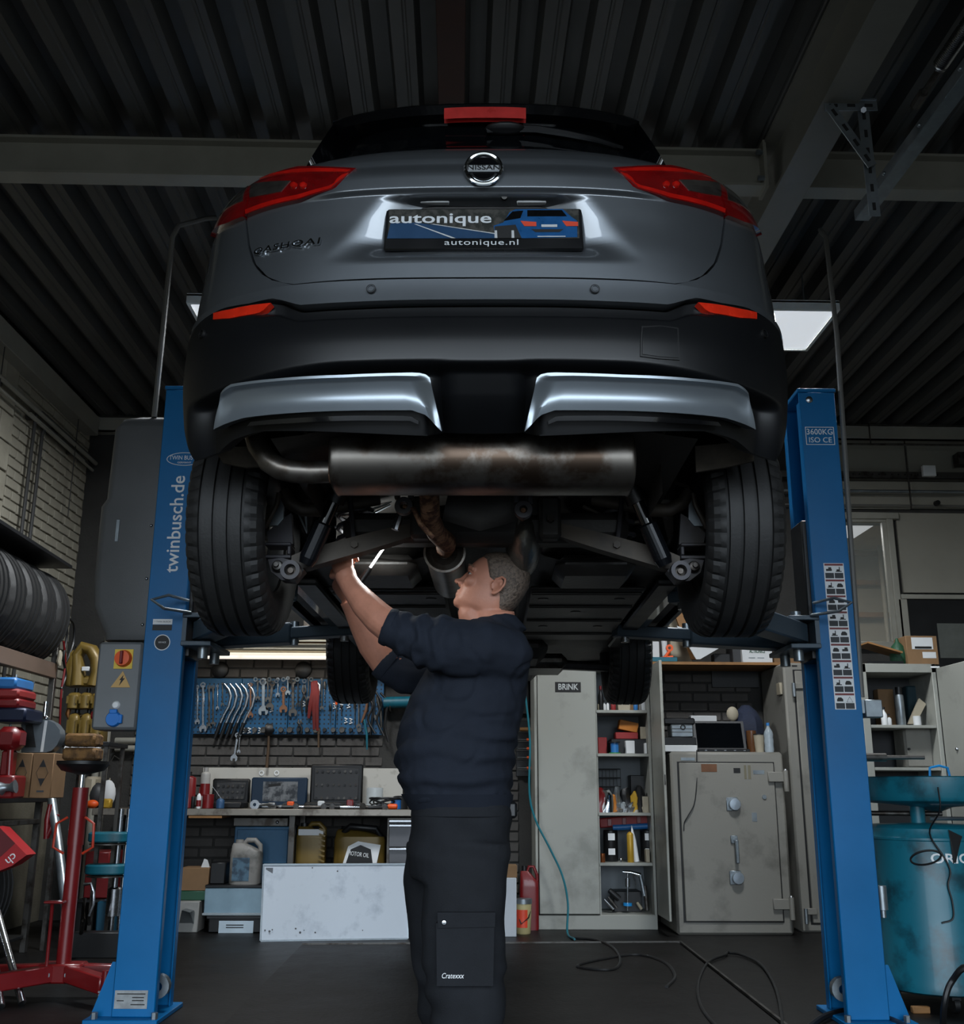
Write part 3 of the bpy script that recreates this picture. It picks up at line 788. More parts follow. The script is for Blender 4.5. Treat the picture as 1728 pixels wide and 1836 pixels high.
# number plate lamps and boot handle in the recess roof
zro = LC(868, 356, -.75).z
for (x0, x1, y0, y1, mm, nm) in ((752, 806, 352, 362, m_paper, 'plate_lamp'), (826, 884, 350, 360, m_paper, 'boot_handle'), (926, 980, 351, 362, m_paper, 'plate_lamp')):
    a = LC(x0, y1, -.762); b = LC(x1, y0, -.762)
    mb = MB(); mb.bb(a.x, b.x, -.762, -.72, a.z, b.z, .003); mb.build(nm, mm, car)
a = LC(904, 354, -.766); mb = MB(); mb.lathe([(.001, .012), (.008, .012), (.011, .008), (.011, 0)], a, (0, -1, -.3), 14); mb.build('reversing_camera', m_gblack, car)
a = LC(690, 350, -.75); b = LC(1055, 371, -.75); mb = MB(); mb.bb(a.x, b.x, -.745, -.70, b.z, a.z+.01, .01); mb.build('recess_trim', m_gblack, car)
# emblem: ring, bar and name
t_, z_ = T(867, 313); eo = S(t_, z_)+NRM(t_, z_)*.022; en = NRM(t_, z_)
M_e = frame_at(eo, (1, 0, 0), Vector((0, 0, 1))-en*en.z); er = abs((LC(902, 313, eo.y)-LC(833, 313, eo.y)).x)/2
emb = MB(); pts = [M_e @ Vector((er*.92*math.cos(a), er*.92*math.sin(a), .003)) for a in np.linspace(0, 2*PI, 40, endpoint=False)]
emb.tube(pts, er*.12, 8, closed=True); emb = emb.build('emblem', m_chrome, car)
q = MB(); q.bb(-er*1.03, er*1.03, -er*.2, er*.2, .0, .008, .003, M_e); q.build('bar', mat('emblem_bar', '#b4b8bb', .35, .3, var=.05), emb)
q = MB(); q.lathe([(.001, .001), (er*.85, .001), (er*.86, -.012)], eo, en, 24); q.build('disc', m_gblack, emb)
q = MB(); q.tube([M_e @ Vector((er*.7*math.cos(a), er*.7*math.sin(a), .004)) for a in np.linspace(R(205), R(335), 16)], er*.07, 6); q.build('inner_arc', m_chrome, emb)
text('NISSAN', M_e @ Matrix.Translation((0, 0, .0085)), m_blackp, emb, size=er*.42, fit=er*1.7, depth=.001, bold=.0004)
a, b = T(460, 456), T(577, 436)
pa = S(*a)+NRM(*a)*.004; pb = S(*b)+NRM(*b)*.004; nn = (NRM(*a)+NRM(*b)).normalized()
M_q = frame_at((pa+pb)/2+nn*.004, pb-pa, Vector((0, 0, 1)))
vv, ff = text_mesh('QASHQAI', .046, .005, 1.55, bold=.0004, space=1.12)
wd = max(v[0] for v in vv)-min(v[0] for v in vv); sc = (pb-pa).length/wd
q = MB()
mid = ((a[0]+b[0])/2, (a[1]+b[1])/2)
for v in vv:
    k = v[0]*sc/(pb-pa).length; t_ = mid[0]+(b[0]-a[0])*k; z_ = mid[1]+(b[1]-a[1])*k+v[1]*sc
    q.v.append(tuple(S(t_, z_)+NRM(t_, z_)*(.0065+v[2])))
q.f = ff; q.build('model_badge', m_chrome, car, smooth=False)

# ---- wheels
def wheel(side, yl, parent, steer=0):
    w_ = bpy.data.objects.new('wheel', None); COL.objects.link(w_); w_.parent = parent
    w_.location = (side*.765, yl, .34); w_.rotation_euler = (0, 0, steer); ORIG[w_.name] = Vector()
    r = .34; hw = .108
    prof = [(.215, -hw*.86), (.235, -hw*.98), (.27, -hw*1.06), (.305, -hw*1.04), (.325, -hw*.93), (.333, -hw*.80)]
    g = .011; gx = (-.062, -.021, .021, .062)
    tread = []
    tread.append((.336, -hw*.75))
    for c_ in gx:
        tread += [(.3395, c_-.0055), (.3395-g, c_-.0042), (.3395-g, c_+.0042), (.3395, c_+.0055)]
    tread.append((.336, hw*.75))
    prof2 = prof+tread+[(a_, -b_) for a_, b_ in reversed(prof)]
    nP = len(prof2); N = 192
    sh = set(range(3, 7)) | set(range(nP-7, nP-3))
    def md(k, j):
        if k in sh and j % 4 == 0: return -.008
        return 0
    q = MB(); q.lathe(prof2+[(.20, hw*.8), (.20, -hw*.8)], (0, 0, 0), (1, 0, 0), N, closed=True, mod=md)
    q.build('tyre', m_rubber, w_, ang=28)
    m_rim = mat('dark_alloy_rim', '#55575a', .4, .8, var=.15)
    q = MB(); q.lathe([(.212, -.09), (.222, -.095), (.222, -.08), (.198, -.07), (.19, 0), (.198, .07), (.222, .08), (.222, .095), (.212, .09), (.185, .06), (.18, 0), (.19, -.07)], (0, 0, 0), (1, 0, 0), 48, closed=True); q.build('rim', m_rim, w_)
    for k in range(5):
        a_ = 2*PI*k/5; q = MB(); s0 = side*.06
        q.bar((s0, .05*math.cos(a_), .05*math.sin(a_)), (s0, .19*math.cos(a_), .19*math.sin(a_)), .05, .03, (1, 0, 0), .006); q.build('spoke', m_rim, w_)
    q = MB(); q.lathe([(.001, .09), (.05, .085), (.06, .06), (.06, .0)], (0, 0, 0), (side, 0, 0), 20); q.build('hub', m_rim, w_)
    q = MB(); q.lathe([(.06, -.02), (.15, -.02), (.15, -.034), (.06, -.034)], (0, 0, 0), (side, 0, 0), 32, closed=True); q.build('brake_disc', m_dsteel, w_)
    q = MB(); q.box((-side*.03, .12, .05), (.06, .06, .12), bev=.012); q.build('brake_caliper', m_dsteel, w_)
    return w_
for sd in (-1, 1):
    wheel(sd, 0, car); wheel(sd, 2.646, car)

# ---- exhaust
def muf(y, n=28):
    return None
a = LC(600, 838, -.50); b = LC(1131, 838, -.50); cz = LC(868, 831, -.50).z
G = []; hy, hz = .115, .082
for x, k in ((a.x-.002, .80), (a.x, .97), (a.x+.006, 1.03), (a.x+.012, 1.0), (a.x+.03, 1.0), (b.x-.03, 1.0), (b.x-.012, 1.0), (b.x-.006, 1.03), (b.x, .97), (b.x+.002, .80)):
    G.append([Vector((x, -.50+hy*k*math.copysign(abs(math.cos(t))**.75, math.cos(t)), cz+hz*k*math.copysign(abs(math.sin(t))**.85, math.sin(t)))) for t in np.linspace(0, 2*PI, 40, endpoint=False)])
mb = MB(); mb.loft(G); muffler = mb.build('muffler', m_inox, car)
q = MB(); q.bb(a.x+.01, b.x-.01, -.50-.012, -.50+.012, cz+.075, cz+.098, .004); q.build('seam', m_inox, muffler)
pts = [LC(606, 845, -.5), LC(560, 847, -.5), LC(525, 845, -.5), LC(502, 840, -.50), LC(482, 828, -.50), LC(462, 800, -.49), LC(455, 770, -.48)]
mb = MB(); mb.tube(pts, [.03, .032, .032, .032, .031, .03, .03], 16); mb.build('tail_pipe', m_inox, car)
mb = MB(); mb.cyl(LC(600, 845, -.5), LC(592, 845, -.5), .036, n=18); mb.build('pipe_weld', m_rust, muffler)
pts = [LC(768, 868, -.42), LC(770, 900, -.36), LC(772, 930, -.25), LC(782, 955, -.15), LC(800, 972, -.06), LC(800, 978, .02), LC(797, 985, .1)]
mb = MB(); mb.tube(pts, [.029, .029, .029, .030, .031, .031, .03], 16); mb.build('exhaust_pipe', m_rust, car)
rc = LC(797, 990, .08); rr_ = abs((LC(835, 990, .08)-LC(759, 990, .08)).x)/2
mb = MB(); mb.lathe([(rr_*.25, .02), (rr_*.62, .0), (rr_*.80, .012), (rr_*.90, -.006), (rr_*1.0, -.004), (rr_*1.0, .012), (rr_*.93, .016), (rr_*.93, .42), (rr_*.4, .46)], rc, (0.01, 1, -.03), 36); mb.build('resonator', m_inox, car)
# hangers
for px_, py_ in ((724, 908), (938, 915)):
    c_ = LC(px_, py_, -.28); q = MB()
    q.lathe([(.012, -.014), (.026, -.014), (.028, 0), (.026, .014), (.012, .014)], c_, (0, 1, 0), 20, closed=True)
    q.box(c_+Vector((-.02, 0, .035)), (.016, .026, .03), bev=.004); q.box(c_+Vector((.02, 0, .035)), (.016, .026, .03), bev=.004); h = q.build('rubber_hanger', m_susp, car)
    q = MB(); q.tube([c_, c_+Vector((.03, -.01, -.01)), c_+Vector((.05, .02, -.05)), c_+Vector((.085, .04, -.085))] if px_ < 800 else [c_, c_+Vector((.0, .1, .0)), c_+Vector((.0, .2, .04))], .008, 8); q.build('hanger_rod', m_rust, h)
q = MB(); q.tube([LC(708, 950, -.2), LC(716, 925, -.2), LC(722, 905, -.2)], .012, 8); q.build('bright_link', m_steel, car)

# ---- rear suspension, both sides
for sg in (-1, 1):
    mx = (lambda v: v) if sg < 0 else (lambda v: Vector((-v.x, v.y, v.z)))
    g = lambda px, py, y: mx(LC(px, py, y))
    # damper
    d = bpy.data.objects.new('damper', None); COL.objects.link(d); d.parent = car; ORIG[d.name] = Vector()
    top, mid_, bot_ = g(614, 868, -.16), g(598, 900, -.15), g(548, 1012, -.12)
    q = MB(); q.cyl(top, mid_, .031, .034, 18); q.build('dust_cover', m_black, d)
    q = MB(); q.cyl(mid_, mid_.lerp(bot_, .38), .020, n=16); q.build('piston_rod', m_gblack, d)
    q = MB(); q.tube([mid_.lerp(bot_, .34), mid_.lerp(bot_, .37), mid_.lerp(bot_, .9), bot_], [.024, .0285, .0285, .022], 20); q.build('cylinder', mat('damper_blue_black', '#14161a', .28, .4, var=.15), d, ang=15)
    # lower arm, a pressed box section
    p0, p1 = g(525, 1012, -.06), g(757, 948, .0)
    q = MB(); dirv = (p1-p0)
    q.loft([[p0+dirv*k+Vector((0, sy*.028, sz*h_)) for sy, sz in ((-1, -1), (1, -1), (1, 1), (-1, 1))] for k, h_ in ((0, .022), (.12, .03), (.6, .028), (.85, .024), (1, .02))]); arm = q.build('lower_arm', m_arm, car)
    q = MB(); c_ = p0.lerp(p1, .48)+Vector((0, -.03, .0)); q.cyl(c_, c_+Vector((0, -.012, 0)), .012, n=6); q.build('bolt', m_arm, arm)
    # bracket at the inner end
    q = MB(); c_ = g(755, 945, -.03); q.bb(c_.x-.035, c_.x+.035, -.05, .04, c_.z-.04, c_.z+.10, .012); br = q.build('arm_bracket', m_under, car)
    q = MB(); q.cyl(c_+Vector((0, -.02, .02)), c_+Vector((0, -.045, .02)), .013, n=6); q.build('bolt', m_dsteel, br)
    # knuckle
    c1, c2 = g(498, 1015, -.09), g(524, 1026, -.11)
    q = MB(); k0 = [g(480, 1003, -.08), g(505, 1000, -.08), g(535, 1008, -.08), g(545, 1022, -.08), g(528, 1042, -.08), g(505, 1040, -.08), g(486, 1025, -.08)]
    q.prism(k0, (0, .05, 0)); kn = q.build('knuckle', m_susp, car)
    q = MB(); q.lathe([(.018, .0), (.03, 0), (.032, -.02), (.03, -.04), (.018, -.04)], c2, (0, 1, 0), 24, closed=True); q.build('bush', m_susp, kn)
    for c_, r_ in ((c1, .014), (c2, .017)):
        q = MB(); q.lathe([(.001, -.03), (r_*.5, -.03), (r_*.5, -.016), (r_, -.014), (r_*1.3, -.004), (r_*1.3, .01)], c_, (0, 1, 0), 18); q.build('bolt', m_dsteel, kn)
    # upright plate towards the hub and square box section
    q = MB(); q.prism([g(478, 955, -.04), g(505, 930, -.04), g(522, 920, -.04), g(525, 975, -.04), g(482, 978, -.04)], (0, .03, 0)); up_ = q.build('upright', m_susp, car)
    q = MB()
    for x0, x1, y0, y1 in ((474, 522, 972, 978), (474, 522, 994, 1001), (514, 522, 978, 994)):
        a_ = g(x0, y1, -.07); b_ = g(x1, y0, -.07); q.bb(a_.x, b_.x, -.07, .0, a_.z, b_.z, .003)
    q.build('box_section', m_susp, up_)
    # brake hose & dust shield
    q = MB(); q.tube([g(500, 884, -.1), g(496, 905, -.1), g(483, 930, -.1), g(476, 945, -.08)], .008, 8); q.build('brake_hose', m_arm, car)
    q = MB(); q.prism([g(500, 890, -.05), g(508, 900, -.05), g(508, 930, -.05), g(498, 942, -.05), g(480, 942, -.05), g(492, 918, -.05)], (0, .02, 0)); q.build('dust_shield', m_galv, car)
    # curved upper arm
    q = MB(); q.tube([g(508, 880, -.05), g(520, 902, -.05), g(542, 914, -.05), g(570, 914, -.04), g(600, 908, -.02), g(680, 895, .02)], [.02, .022, .022, .022, .022, .02], 12, sx=.8); q.build('upper_arm', m_arm, car)
    # drop link
    q = MB(); q.tube([g(626, 880, -.02), g(630, 925, -.03), g(634, 965, -.04)], .008, 8); q.build('drop_link', m_susp, car)
    # coil spring
    pts = []; c_ = Vector((sg*.43, .07, .30))
    for i in range(70):
        th = 2*PI*i/12; pts.append(c_+Vector((.055*math.cos(th), .055*math.sin(th), .24*i/69)))
    q = MB(); q.tube(pts, .008, 6); q.build('coil_spring', m_susp, car)
    # inner arch liner
    q = MB(); q.grid([[Vector((sg*x, .42*math.cos(a_), .34+.43*math.sin(a_))) for a_ in np.linspace(.5, PI-.5, 20)] for x in (.50, .62, .86)]); q.build('arch_liner', m_under, car)
    q = MB(); q.grid([[Vector((sg*.50, .43*math.cos(a_)*k, .34+.43*math.sin(a_)*k)) for a_ in np.linspace(0, PI, 16)] for k in (.3, .7, 1)]); q.build('arch_wall', m_under, car)
    q = MB(); q.grid([[Vector((sg*x, 2.646+.42*math.cos(a_), .34+.43*math.sin(a_))) for a_ in np.linspace(.5, PI-.5, 20)] for x in (.50, .62, .86)]); q.build('arch_liner', m_under, car)
    # mud flap behind the wheel
    q = MB(); A_ = [g(380, 802, -.42), g(478, 800, -.42), g(480, 835, -.40), g(440, 838, -.40), g(400, 830, -.41)]
    if sg > 0: A_ = [LC(1246, 800, -.42), LC(1352, 790, -.44), LC(1352, 826, -.42), LC(1300, 838, -.41), LC(1248, 846, -.40)]
    q.prism(A_, (0, .012, 0)); q.build('mud_flap', mat('dusty_felt', '#4a443c', .85, 0, var=.3, vs=20, bump=.4), car)
    # sill / jacking rail
    q = MB(); q.bar((sg*.71, .45, .30), (sg*.71, 2.2, .30), .07, .06, bev=.01); q.build('sill_rail', m_gblack, car)
    q = MB(); q.bar((sg*.70, .45, .29), (sg*.66, .2, .26), .06, .05, bev=.01); q.build('trailing_link', m_under, car)
# thin light wires of the left side and cable
for pts in ([(590, 925), (640, 922), (690, 905), (735, 880)], [(600, 945), (625, 940), (650, 930), (700, 905)], [(535, 920), (550, 955), (548, 925)]):
    q = MB(); q.tube([LC(x, y, .12) for x, y in pts], .004, 6); q.build('brake_line', m_galv, car)
for pts in ([(1045, 908), (1080, 925), (1110, 938), (1150, 936)], [(1125, 900), (1122, 950), (1110, 975)], [(1210, 865), (1232, 872), (1242, 900), (1262, 925)]):
    q = MB(); q.tube([LC(x, y, .05) for x, y in pts], .007, 6); q.build('brake_line', m_arm, car)
q = MB(); q.prism([LC(645, 952, .1), LC(690, 946, .1), LC(665, 958, .1), LC(650, 964, .1)], (0, .01, 0)); q.build('bracket', m_galv, car)
# floor pan, subframe, tank, shields
q = MB()
xs_ = np.linspace(-.80, .80, 33); ys_ = np.linspace(.25, 3.3, 26)
def pan(x, y):
    tun = .14*math.exp(-(x/.16)**2)
    rib = .012*math.cos(x*14)*smooth01((.6-abs(x))/.2)
    return .30+tun*.8+rib+.02*smooth01((y-2.0)/.5)+.12*smooth01((abs(x)-.62)/.1)*0
q.grid([[Vector((x, y, pan(x, y))) for x in xs_] for y in ys_]); q.build('floor_pan', m_under, car)
q = MB(); q.grid([[Vector((x, y, .47+.05*math.cos(x*5))) for x in np.linspace(-.56, .56, 15)] for y in np.linspace(-.66, .3, 8)]); q.build('boot_floor', m_under, car)
q = MB(); q.bb(-.46, .46, -.02, .10, .30, .40, .03); q.build('subframe', m_under, car)
for sg in (-1, 1): q = MB(); q.bb(sg*.42, sg*.50, -.60, .45, .47, .55, .02); q.build('chassis_rail', m_under, car)
for (px_, py_, y_, rr_, lab) in ((672, 985, .50, (.16, .20, .085), 'fuel_tank'), (1060, 1000, .55, (.20, .22, .09), 'fuel_tank')):
    c_ = LC(px_, py_, y_); q = MB(); q.sph(c_+Vector((0, .1, .02)), rr_, 20, 12); q.build(lab, m_under, car)
c_ = LC(938, 975, .15); q = MB(); q.sph(c_, (.06, .2, .11), 24, 16); q.build('heat_shield', m_shield, car)
q = MB(); q.tube([LC(800, 905, -.2), LC(860, 918, -.2), LC(905, 905, -.2), LC(945, 890, -.2)], [.05, .06, .06, .05], 12, sx=.5); q.build('spare_wheel_well', m_under, car)
q = MB(); q.lathe([(.001, -.0), (.20, -.0), (.24, .03), (.25, .10)], (0, -.36, .44), (0, 0, 1), 28); q.build('spare_wheel_tub', m_under, car)
# front subframe, seen small past the man
q = MB(); q.bb(-.42, .42, 2.35, 2.75, .17, .25, .03); q.build('front_subframe', m_dsteel, car)
for sg in (-1, 1): q = MB(); q.bar((sg*.35, 2.5, .20), (sg*.68, 2.62, .20), .07, .04, bev=.01); q.build('front_arm', m_susp, car)
q = MB(); q.bb(-.30, .30, 2.0, 3.2, .18, .30, .05); q.build('engine_undertray', m_under, car)

m_tray = mat('floor_tray_plastic', '#343230', .5, 0, var=.25, vs=5, bump=.15)
for sg in (-1, 1):
    q = MB(); q.bb(sg*.16, sg*.60, .62, 1.95, .262, .28, .008); tr_ = q.build('floor_tray', m_tray, car)
    for y in (.66, .95, 1.3, 1.7): q = MB(); q.bb(sg*.17, sg*.59, y, y+.03, .252, .263, .004); q.build('tray_rib', m_tray, tr_)
    for x, y in ((.22, .8), (.52, .8), (.37, 1.1), (.25, 1.5), (.5, 1.5)): q = MB(); q.lathe([(.001, -.004), (.02, -.003), (.024, .002)], (sg*x, y, .262), (0, 0, 1), 14); q.build('tray_plug', m_black, tr_)
    q = MB(); q.tube([(sg*.12, .2, .30), (sg*.125, .8, .275), (sg*.12, 2.2, .27)], .006, 6); q.build('brake_line', m_arm, car)
    q = MB(); q.bb(sg*.62, sg*.70, .5, 2.2, .258, .285, .008); q.build('sill_flange', m_black, car)
q = MB(); q.bb(.24, .52, .28, .58, .255, .33, .05); q.build('canister_tray', m_tray, car)
q = MB(); q.bb(-.5, -.24, .28, .58, .255, .33, .05); q.build('canister_tray', m_tray, car)
q = MB(); c_ = LC(975, 930, -.02); q.prism([LC(950, 890, .0), LC(1000, 890, .0), LC(1003, 940, .0), LC(985, 962, .0), LC(958, 950, .0)], (0, .04, 0)); hb = q.build('hanger_plate', m_tray, car)
q = MB(); q.cyl(LC(977, 934, -.005), LC(977, 934, -.02), .014, n=6); q.build('bolt', m_steel, hb)
# ================================================================ THE TWO LIFT POSTS
m_steelarm = mat('lift_arm_greyblue', '#3b4a56', .45, .1, var=.15, vs=5)
m_chan = mat('lift_blue_inner', '#075a88', .4, 0, var=.12, vs=3)
def post(side, label, XO, XI):
    y0, y1, H = 4.82, 5.10, 2.86
    o = C2W((XO+XI)/2, (y0+y1)/2, 0)
    t = thing('lift_post', label, 'lift post', o, -YAW, local=True)
    cx, cy = (XO+XI)/2, (y0+y1)/2
    X = lambda x: x-cx
    Yl = lambda y: y-cy
    xo, xi = X(XO), X(XI); s_ = 1 if xi > xo else -1   # s_: direction towards the car
    th = .008; lip = .045
    q = MB()
    q.bb(xo, xi, Yl(y0), Yl(y0)+th, .02, H, .006); q.build('front_plate', m_blue, t)
    q = MB(); q.bb(xo, xi, Yl(y1)-th, Yl(y1), .02, H); q.build('rear_plate', m_blue, t)
    q = MB(); q.bb(xo, xo+s_*th, Yl(y0)+th, Yl(y1)-th, .02, H); q.build('outer_plate', m_blue, t)
    for ya, yb_ in ((y0+th, y0+lip), (y1-lip, y1-th)):
        q = MB(); q.bb(xi-s_*th, xi, Yl(ya), Yl(yb_), .02, H-.05, .002); q.build('channel_lip', m_blue, t)
    q = MB(); q.bb(xo-s_*.006, xi+s_*.006, Yl(y0)-.006, Yl(y1)+.006, H, H+.02, .004); q.build('top_cap', m_blue, t)
    q = MB(); q.bb(xo-s_*.10, xi+s_*.03, Yl(y0)-.06, Yl(y1)+.06, 0, .02, .003); q.build('base_plate', m_blue, t)
    for ya in (y0+.02, y1-.03):
        q = MB(); q.prism([(xo, Yl(ya), .02), (xo-s_*.095, Yl(ya), .02), (xo-s_*.02, Yl(ya), .235), (xo, Yl(ya), .235)], (0, .01, 0)); q.build('gusset', m_blue, t)
    for (bx_, by_) in ((xo-s_*.06, Yl(y0)-.03), (xo-s_*.06, Yl(y1)+.03), (xi+s_*.01, Yl(y0)-.03)):
        q = MB(); q.cyl((bx_, by_, .02), (bx_, by_, .045), .014, n=6); q.build('anchor_bolt', m_galv, t)
    q = MB(); q.lathe([(.001, 0), (.015, .0), (.017, .006), (.010, .010)], (X(XI)-s_*.05, Yl(y0)-.001, H-.04), (0, -1, 0), 14); q.build('top_bolt', m_steel, t)
    # pulley seen at the foot of the channel
    q = MB(); q.lathe([(.02, -.02), (.05, -.02), (.043, 0), (.05, .02), (.02, .02)], (xi-s_*.03, 0, .12), (0, 1, 0), 20, closed=True); q.build('pulley', m_galv, t)
    q = MB(); q.bb(xi-s_*.055, xi-s_*.04, -.02, .02, .12, 2.7); q.build('lift_chain_strip', m_dsteel, t)
    # carriage
    zc = 1.60
    car_ = MB(); car_.bb(xo+s_*.03, xi+s_*.02, Yl(y0)+.05, Yl(y1)-.05, zc-.05, zc+.62, .006); car_ = car_.build('carriage', m_black, t)
    q = MB(); q.bb(xi+s_*.0, xi+s_*.14, Yl(y0)-.05, Yl(y1)+.05, zc-.01, zc+.012, .003); q.bb(xi, xi+s_*.14, Yl(y0)-.05, Yl(y1)+.05, zc+.12, zc+.142, .003); q.build('arm_bracket', m_steelarm, car_)
    q = MB(); q.bb(xi+s_*.0, xi+s_*.02, Yl(y0)-.04, Yl(y1)+.04, zc+.012, zc+.12); q.build('bracket_web', m_steelarm, car_)
    # two arms
    for (tx, ty, py_) in ((-.64 if side < 0 else .67, 4.86, y0+.02), ((-.76 if side < 0 else .77), 3.95, y0+.0)):
        far = ty > 4.3
        p0 = Vector((xi+s_*.085, Yl(y1-.03 if far else y0+.03), zc+.065)); p1 = Vector((X(tx), Yl(ty), zc+.075))
        m1 = p0.lerp(p1, .62); dv = (p1-p0).normalized()
        q = MB(); q.bar(p0, m1, .11, .095, bev=.008); a_ = q.build('arm', m_steelarm, t)
        q = MB(); q.bar(m1-dv*.05, p1+dv*.05, .08, .055, bev=.006); q.build('arm_extension', m_steelarm, a_)
        q = MB(); q.cyl(m1+Vector((0, 0, -.056)), m1+Vector((0, 0, .056)), .02, n=10); q.build('stop_pin', m_galv, a_)
        q = MB(); q.cyl((p0.x, p0.y, zc-.06), (p0.x, p0.y, zc+.17), .024, n=14); q.build('pivot_pin', m_galv, a_)
        pz = zc+.15
        q = MB(); q.cyl((p1.x, p1.y, p1.z-.05), (p1.x, p1.y, pz-.02), .02, n=14); q.build('pad_screw', m_steel, a_)
        q = MB(); q.lathe([(.001, 0), (.055, 0), (.06, .006), (.06, .018), (.001, .018)], (p1.x, p1.y, pz-.02), (0, 0, 1), 20); q.build('lift_pad', m_black, a_)
    # bent rod guards
    z1 = zc+.20
    pts = [(xi+s_*.02, Yl(y0)-.04, z1), (xi-s_*.05, Yl(y0)-.12, z1+.01), (xi-s_*.11, Yl(y0)-.17, z1-.02), (xi-s_*.05, Yl(y0)-.17, z1-.06), (xi+s_*.04, Yl(y0)-.06, z1-.06)]
    q = MB(); q.tube(pts, .007, 8); q.build('foot_guard', m_galv, car_)
    return t, X, Yl, xo, xi, s_
tL, X, Yl, xo, xi, s_ = post(-1, 'blue steel lift post on the left with a dark motor cover and control box', -1.562, -1.379)
yf = Yl(4.82)
# motor cover
zs0, zs1 = 1.63, 2.75
G = []
for z, a, b in ((zs0, .02, .012), (zs0+.03, .03, .0), (zs0+.16, .0, .0), (zs0+.30, -.012, .0), (2.28, -.012, .0), (2.32, .012, .0), (2.36, .012, .0), (2.68, .018, .0), (2.73, .045, .02), (zs1, .10, .05)):
    x0 = -.28+a*(1.6 if z < zs0+.1 else 1); 
    if z <= zs0+.04: x0 = -.215
    ring = []
    w0, w1 = xo+x0, xo-.002; d0, d1 = Yl(4.87)+b, Yl(5.24)-b; r = .045
    for (cx_, cy_, a0) in ((w1-.01, d1-.01, 0), (w0+r, d1-r, 90), (w0+r, d0+r, 180), (w1-.01, d0+.01, 270)):
        rr = r if cx_ < w1-.02 else .01
        for k in range(5):
            an = R(a0+k*22.5); ring.append((cx_+rr*math.cos(an), cy_+rr*math.sin(an), z))
    G.append(ring)
q = MB(); q.loft(G); cov = q.build('motor_cover', mat('motor_cover_plastic', '#515253', .5, 0, var=.08, bump=.1, bs=300), tL, ang=50)
q = MB()
q.bb(xo-.20, xo-.182, Yl(4.868), Yl(4.872), 2.10, 2.21, .004); q.build('sight_slot', m_galv, cov)
for z in (2.18, 1.92, 1.70):
    q = MB(); q.sph((xo-.03, Yl(4.87), z), .008, 10, 6); q.build('cover_screw', m_steel, cov)
# control box
q = MB(); q.bb(xo-.215, xo-.008, Yl(4.84), Yl(5.02), 1.215, 1.615, .012); cb = q.build('control_box', mat('control_box_grey', '#6e7173', .45, .1, var=.08), tL)
yc = Yl(4.84)
q = MB(); q.bb(xo-.135, xo-.05, yc-.004, yc, 1.49, 1.58); q.build('switch_plate', mat('yellow_label', '#d8b93f', .5), cb)
q = MB(); q.lathe([(.001, .03), (.034, .028), (.036, .012), (.04, .0)], (xo-.092, yc-.003, 1.537), (0, -1, 0), 24); sw = q.build('rotary_switch', m_orange, cb)
q = MB(); q.box((xo-.092, yc-.036, 1.54), (.014, .016, .06), bev=.003); q.build('switch_grip', m_red, sw)
q = MB(); q.prism([(xo-.14, yc-.002, 1.405), (xo-.05, yc-.002, 1.405), (xo-.09, yc-.002, 1.48)], (0, -.002, 0)); wt = q.build('warning_sticker', mat('warning_yellow', '#c9a264', .6), cb)
q = MB(); q.prism([(xo-.085, yc-.005, 1.462), (xo-.102, yc-.005, 1.438), (xo-.094, yc-.005, 1.438), (xo-.102, yc-.005, 1.412), (xo-.078, yc-.005, 1.446), (xo-.088, yc-.005, 1.446)], (0, -.001, 0)); q.build('lightning_mark', m_blackp, wt)
q = MB(); q.lathe([(.001, .014), (.012, .013), (.017, .008), (.019, 0)], (xo-.108, yc, 1.325), (0, -1, 0), 18); q.build('push_button', m_white, cb)
q = MB(); q.lathe([(.001, .02), (.03, .02), (.034, .014), (.036, 0)], (xo-.112, yc, 1.262), (0, -1, 0), 20); q.box((xo-.112, yc-.016, 1.295), (.035, .014, .02), bev=.003); q.box((xo-.08, yc-.012, 1.262), (.02, .014, .04), bev=.003); q.build('power_socket', mat('socket_blue', '#1470c4', .4), cb)
q = MB(); q.lathe([(.001, .018), (.010, .016), (.012, 0)], (xo-.215, Yl(4.92), 1.55), (-1, 0, 0), 14); q.build('green_lamp', mat('green_lamp', '#1e9b52', .3), cb)
q = MB(); q.lathe([(.001, .03), (.018, .028), (.02, .018), (.012, .014), (.012, 0)], (xo-.215, Yl(4.92), 1.285), (-1, 0, 0), 16); q.build('stop_button', m_red, cb)
# prints on the left post
ms = frame_at((xo+.09, yf-.001, 1.0), (1, 0, 0), (0, 0, 1))
def onpost(z, x=.0): return frame_at((x, yf-.0012, z), (1, 0, 0), (0, 0, 1))
def zat(py, Y=4.82): return P(300, py, y=C2W(-1.47, Y).y).z
zt_, zb_ = zat(853), zat(1026)
Mx = frame_at((.010, yf-.0012, (zt_+zb_)/2), (0, 0, 1), (-1, 0, 0))
v_, f_ = text_mesh('twinbusch.de', .1, .001, 1); wd = max(v[0] for v in v_)-min(v[0] for v in v_)
sz = .1*(zt_-zb_)/wd
text('twinbusch.de', Mx, m_white, tL, size=sz, depth=.001, bold=.0008)
zo = zat(823); Mx = onpost(zo, .028)
q = MB(); q.tube([Mx @ Vector((.085*math.cos(a), .032*math.sin(a), .001)) for a in np.linspace(0, 2*PI, 40, endpoint=False)], .0018, 5, closed=True); lg = q.build('oval_logo', m_white, tL)
text('TWIN BUSCH', Mx @ Matrix.Translation((0, .006, .001)), m_white, lg, size=.03, sx=.82, depth=.001)
text('GERMANY', Mx @ Matrix.Translation((0, -.018, .001)), m_white, lg, size=.012, sx=1.2, depth=.001)
z_ = zat(1120); q = MB(); Mx = onpost(z_, -.012); q.bb(-.045, .045, .001, .026, 0, .001, 0, Mx); a_ = q.build('sticker', m_white, tL)
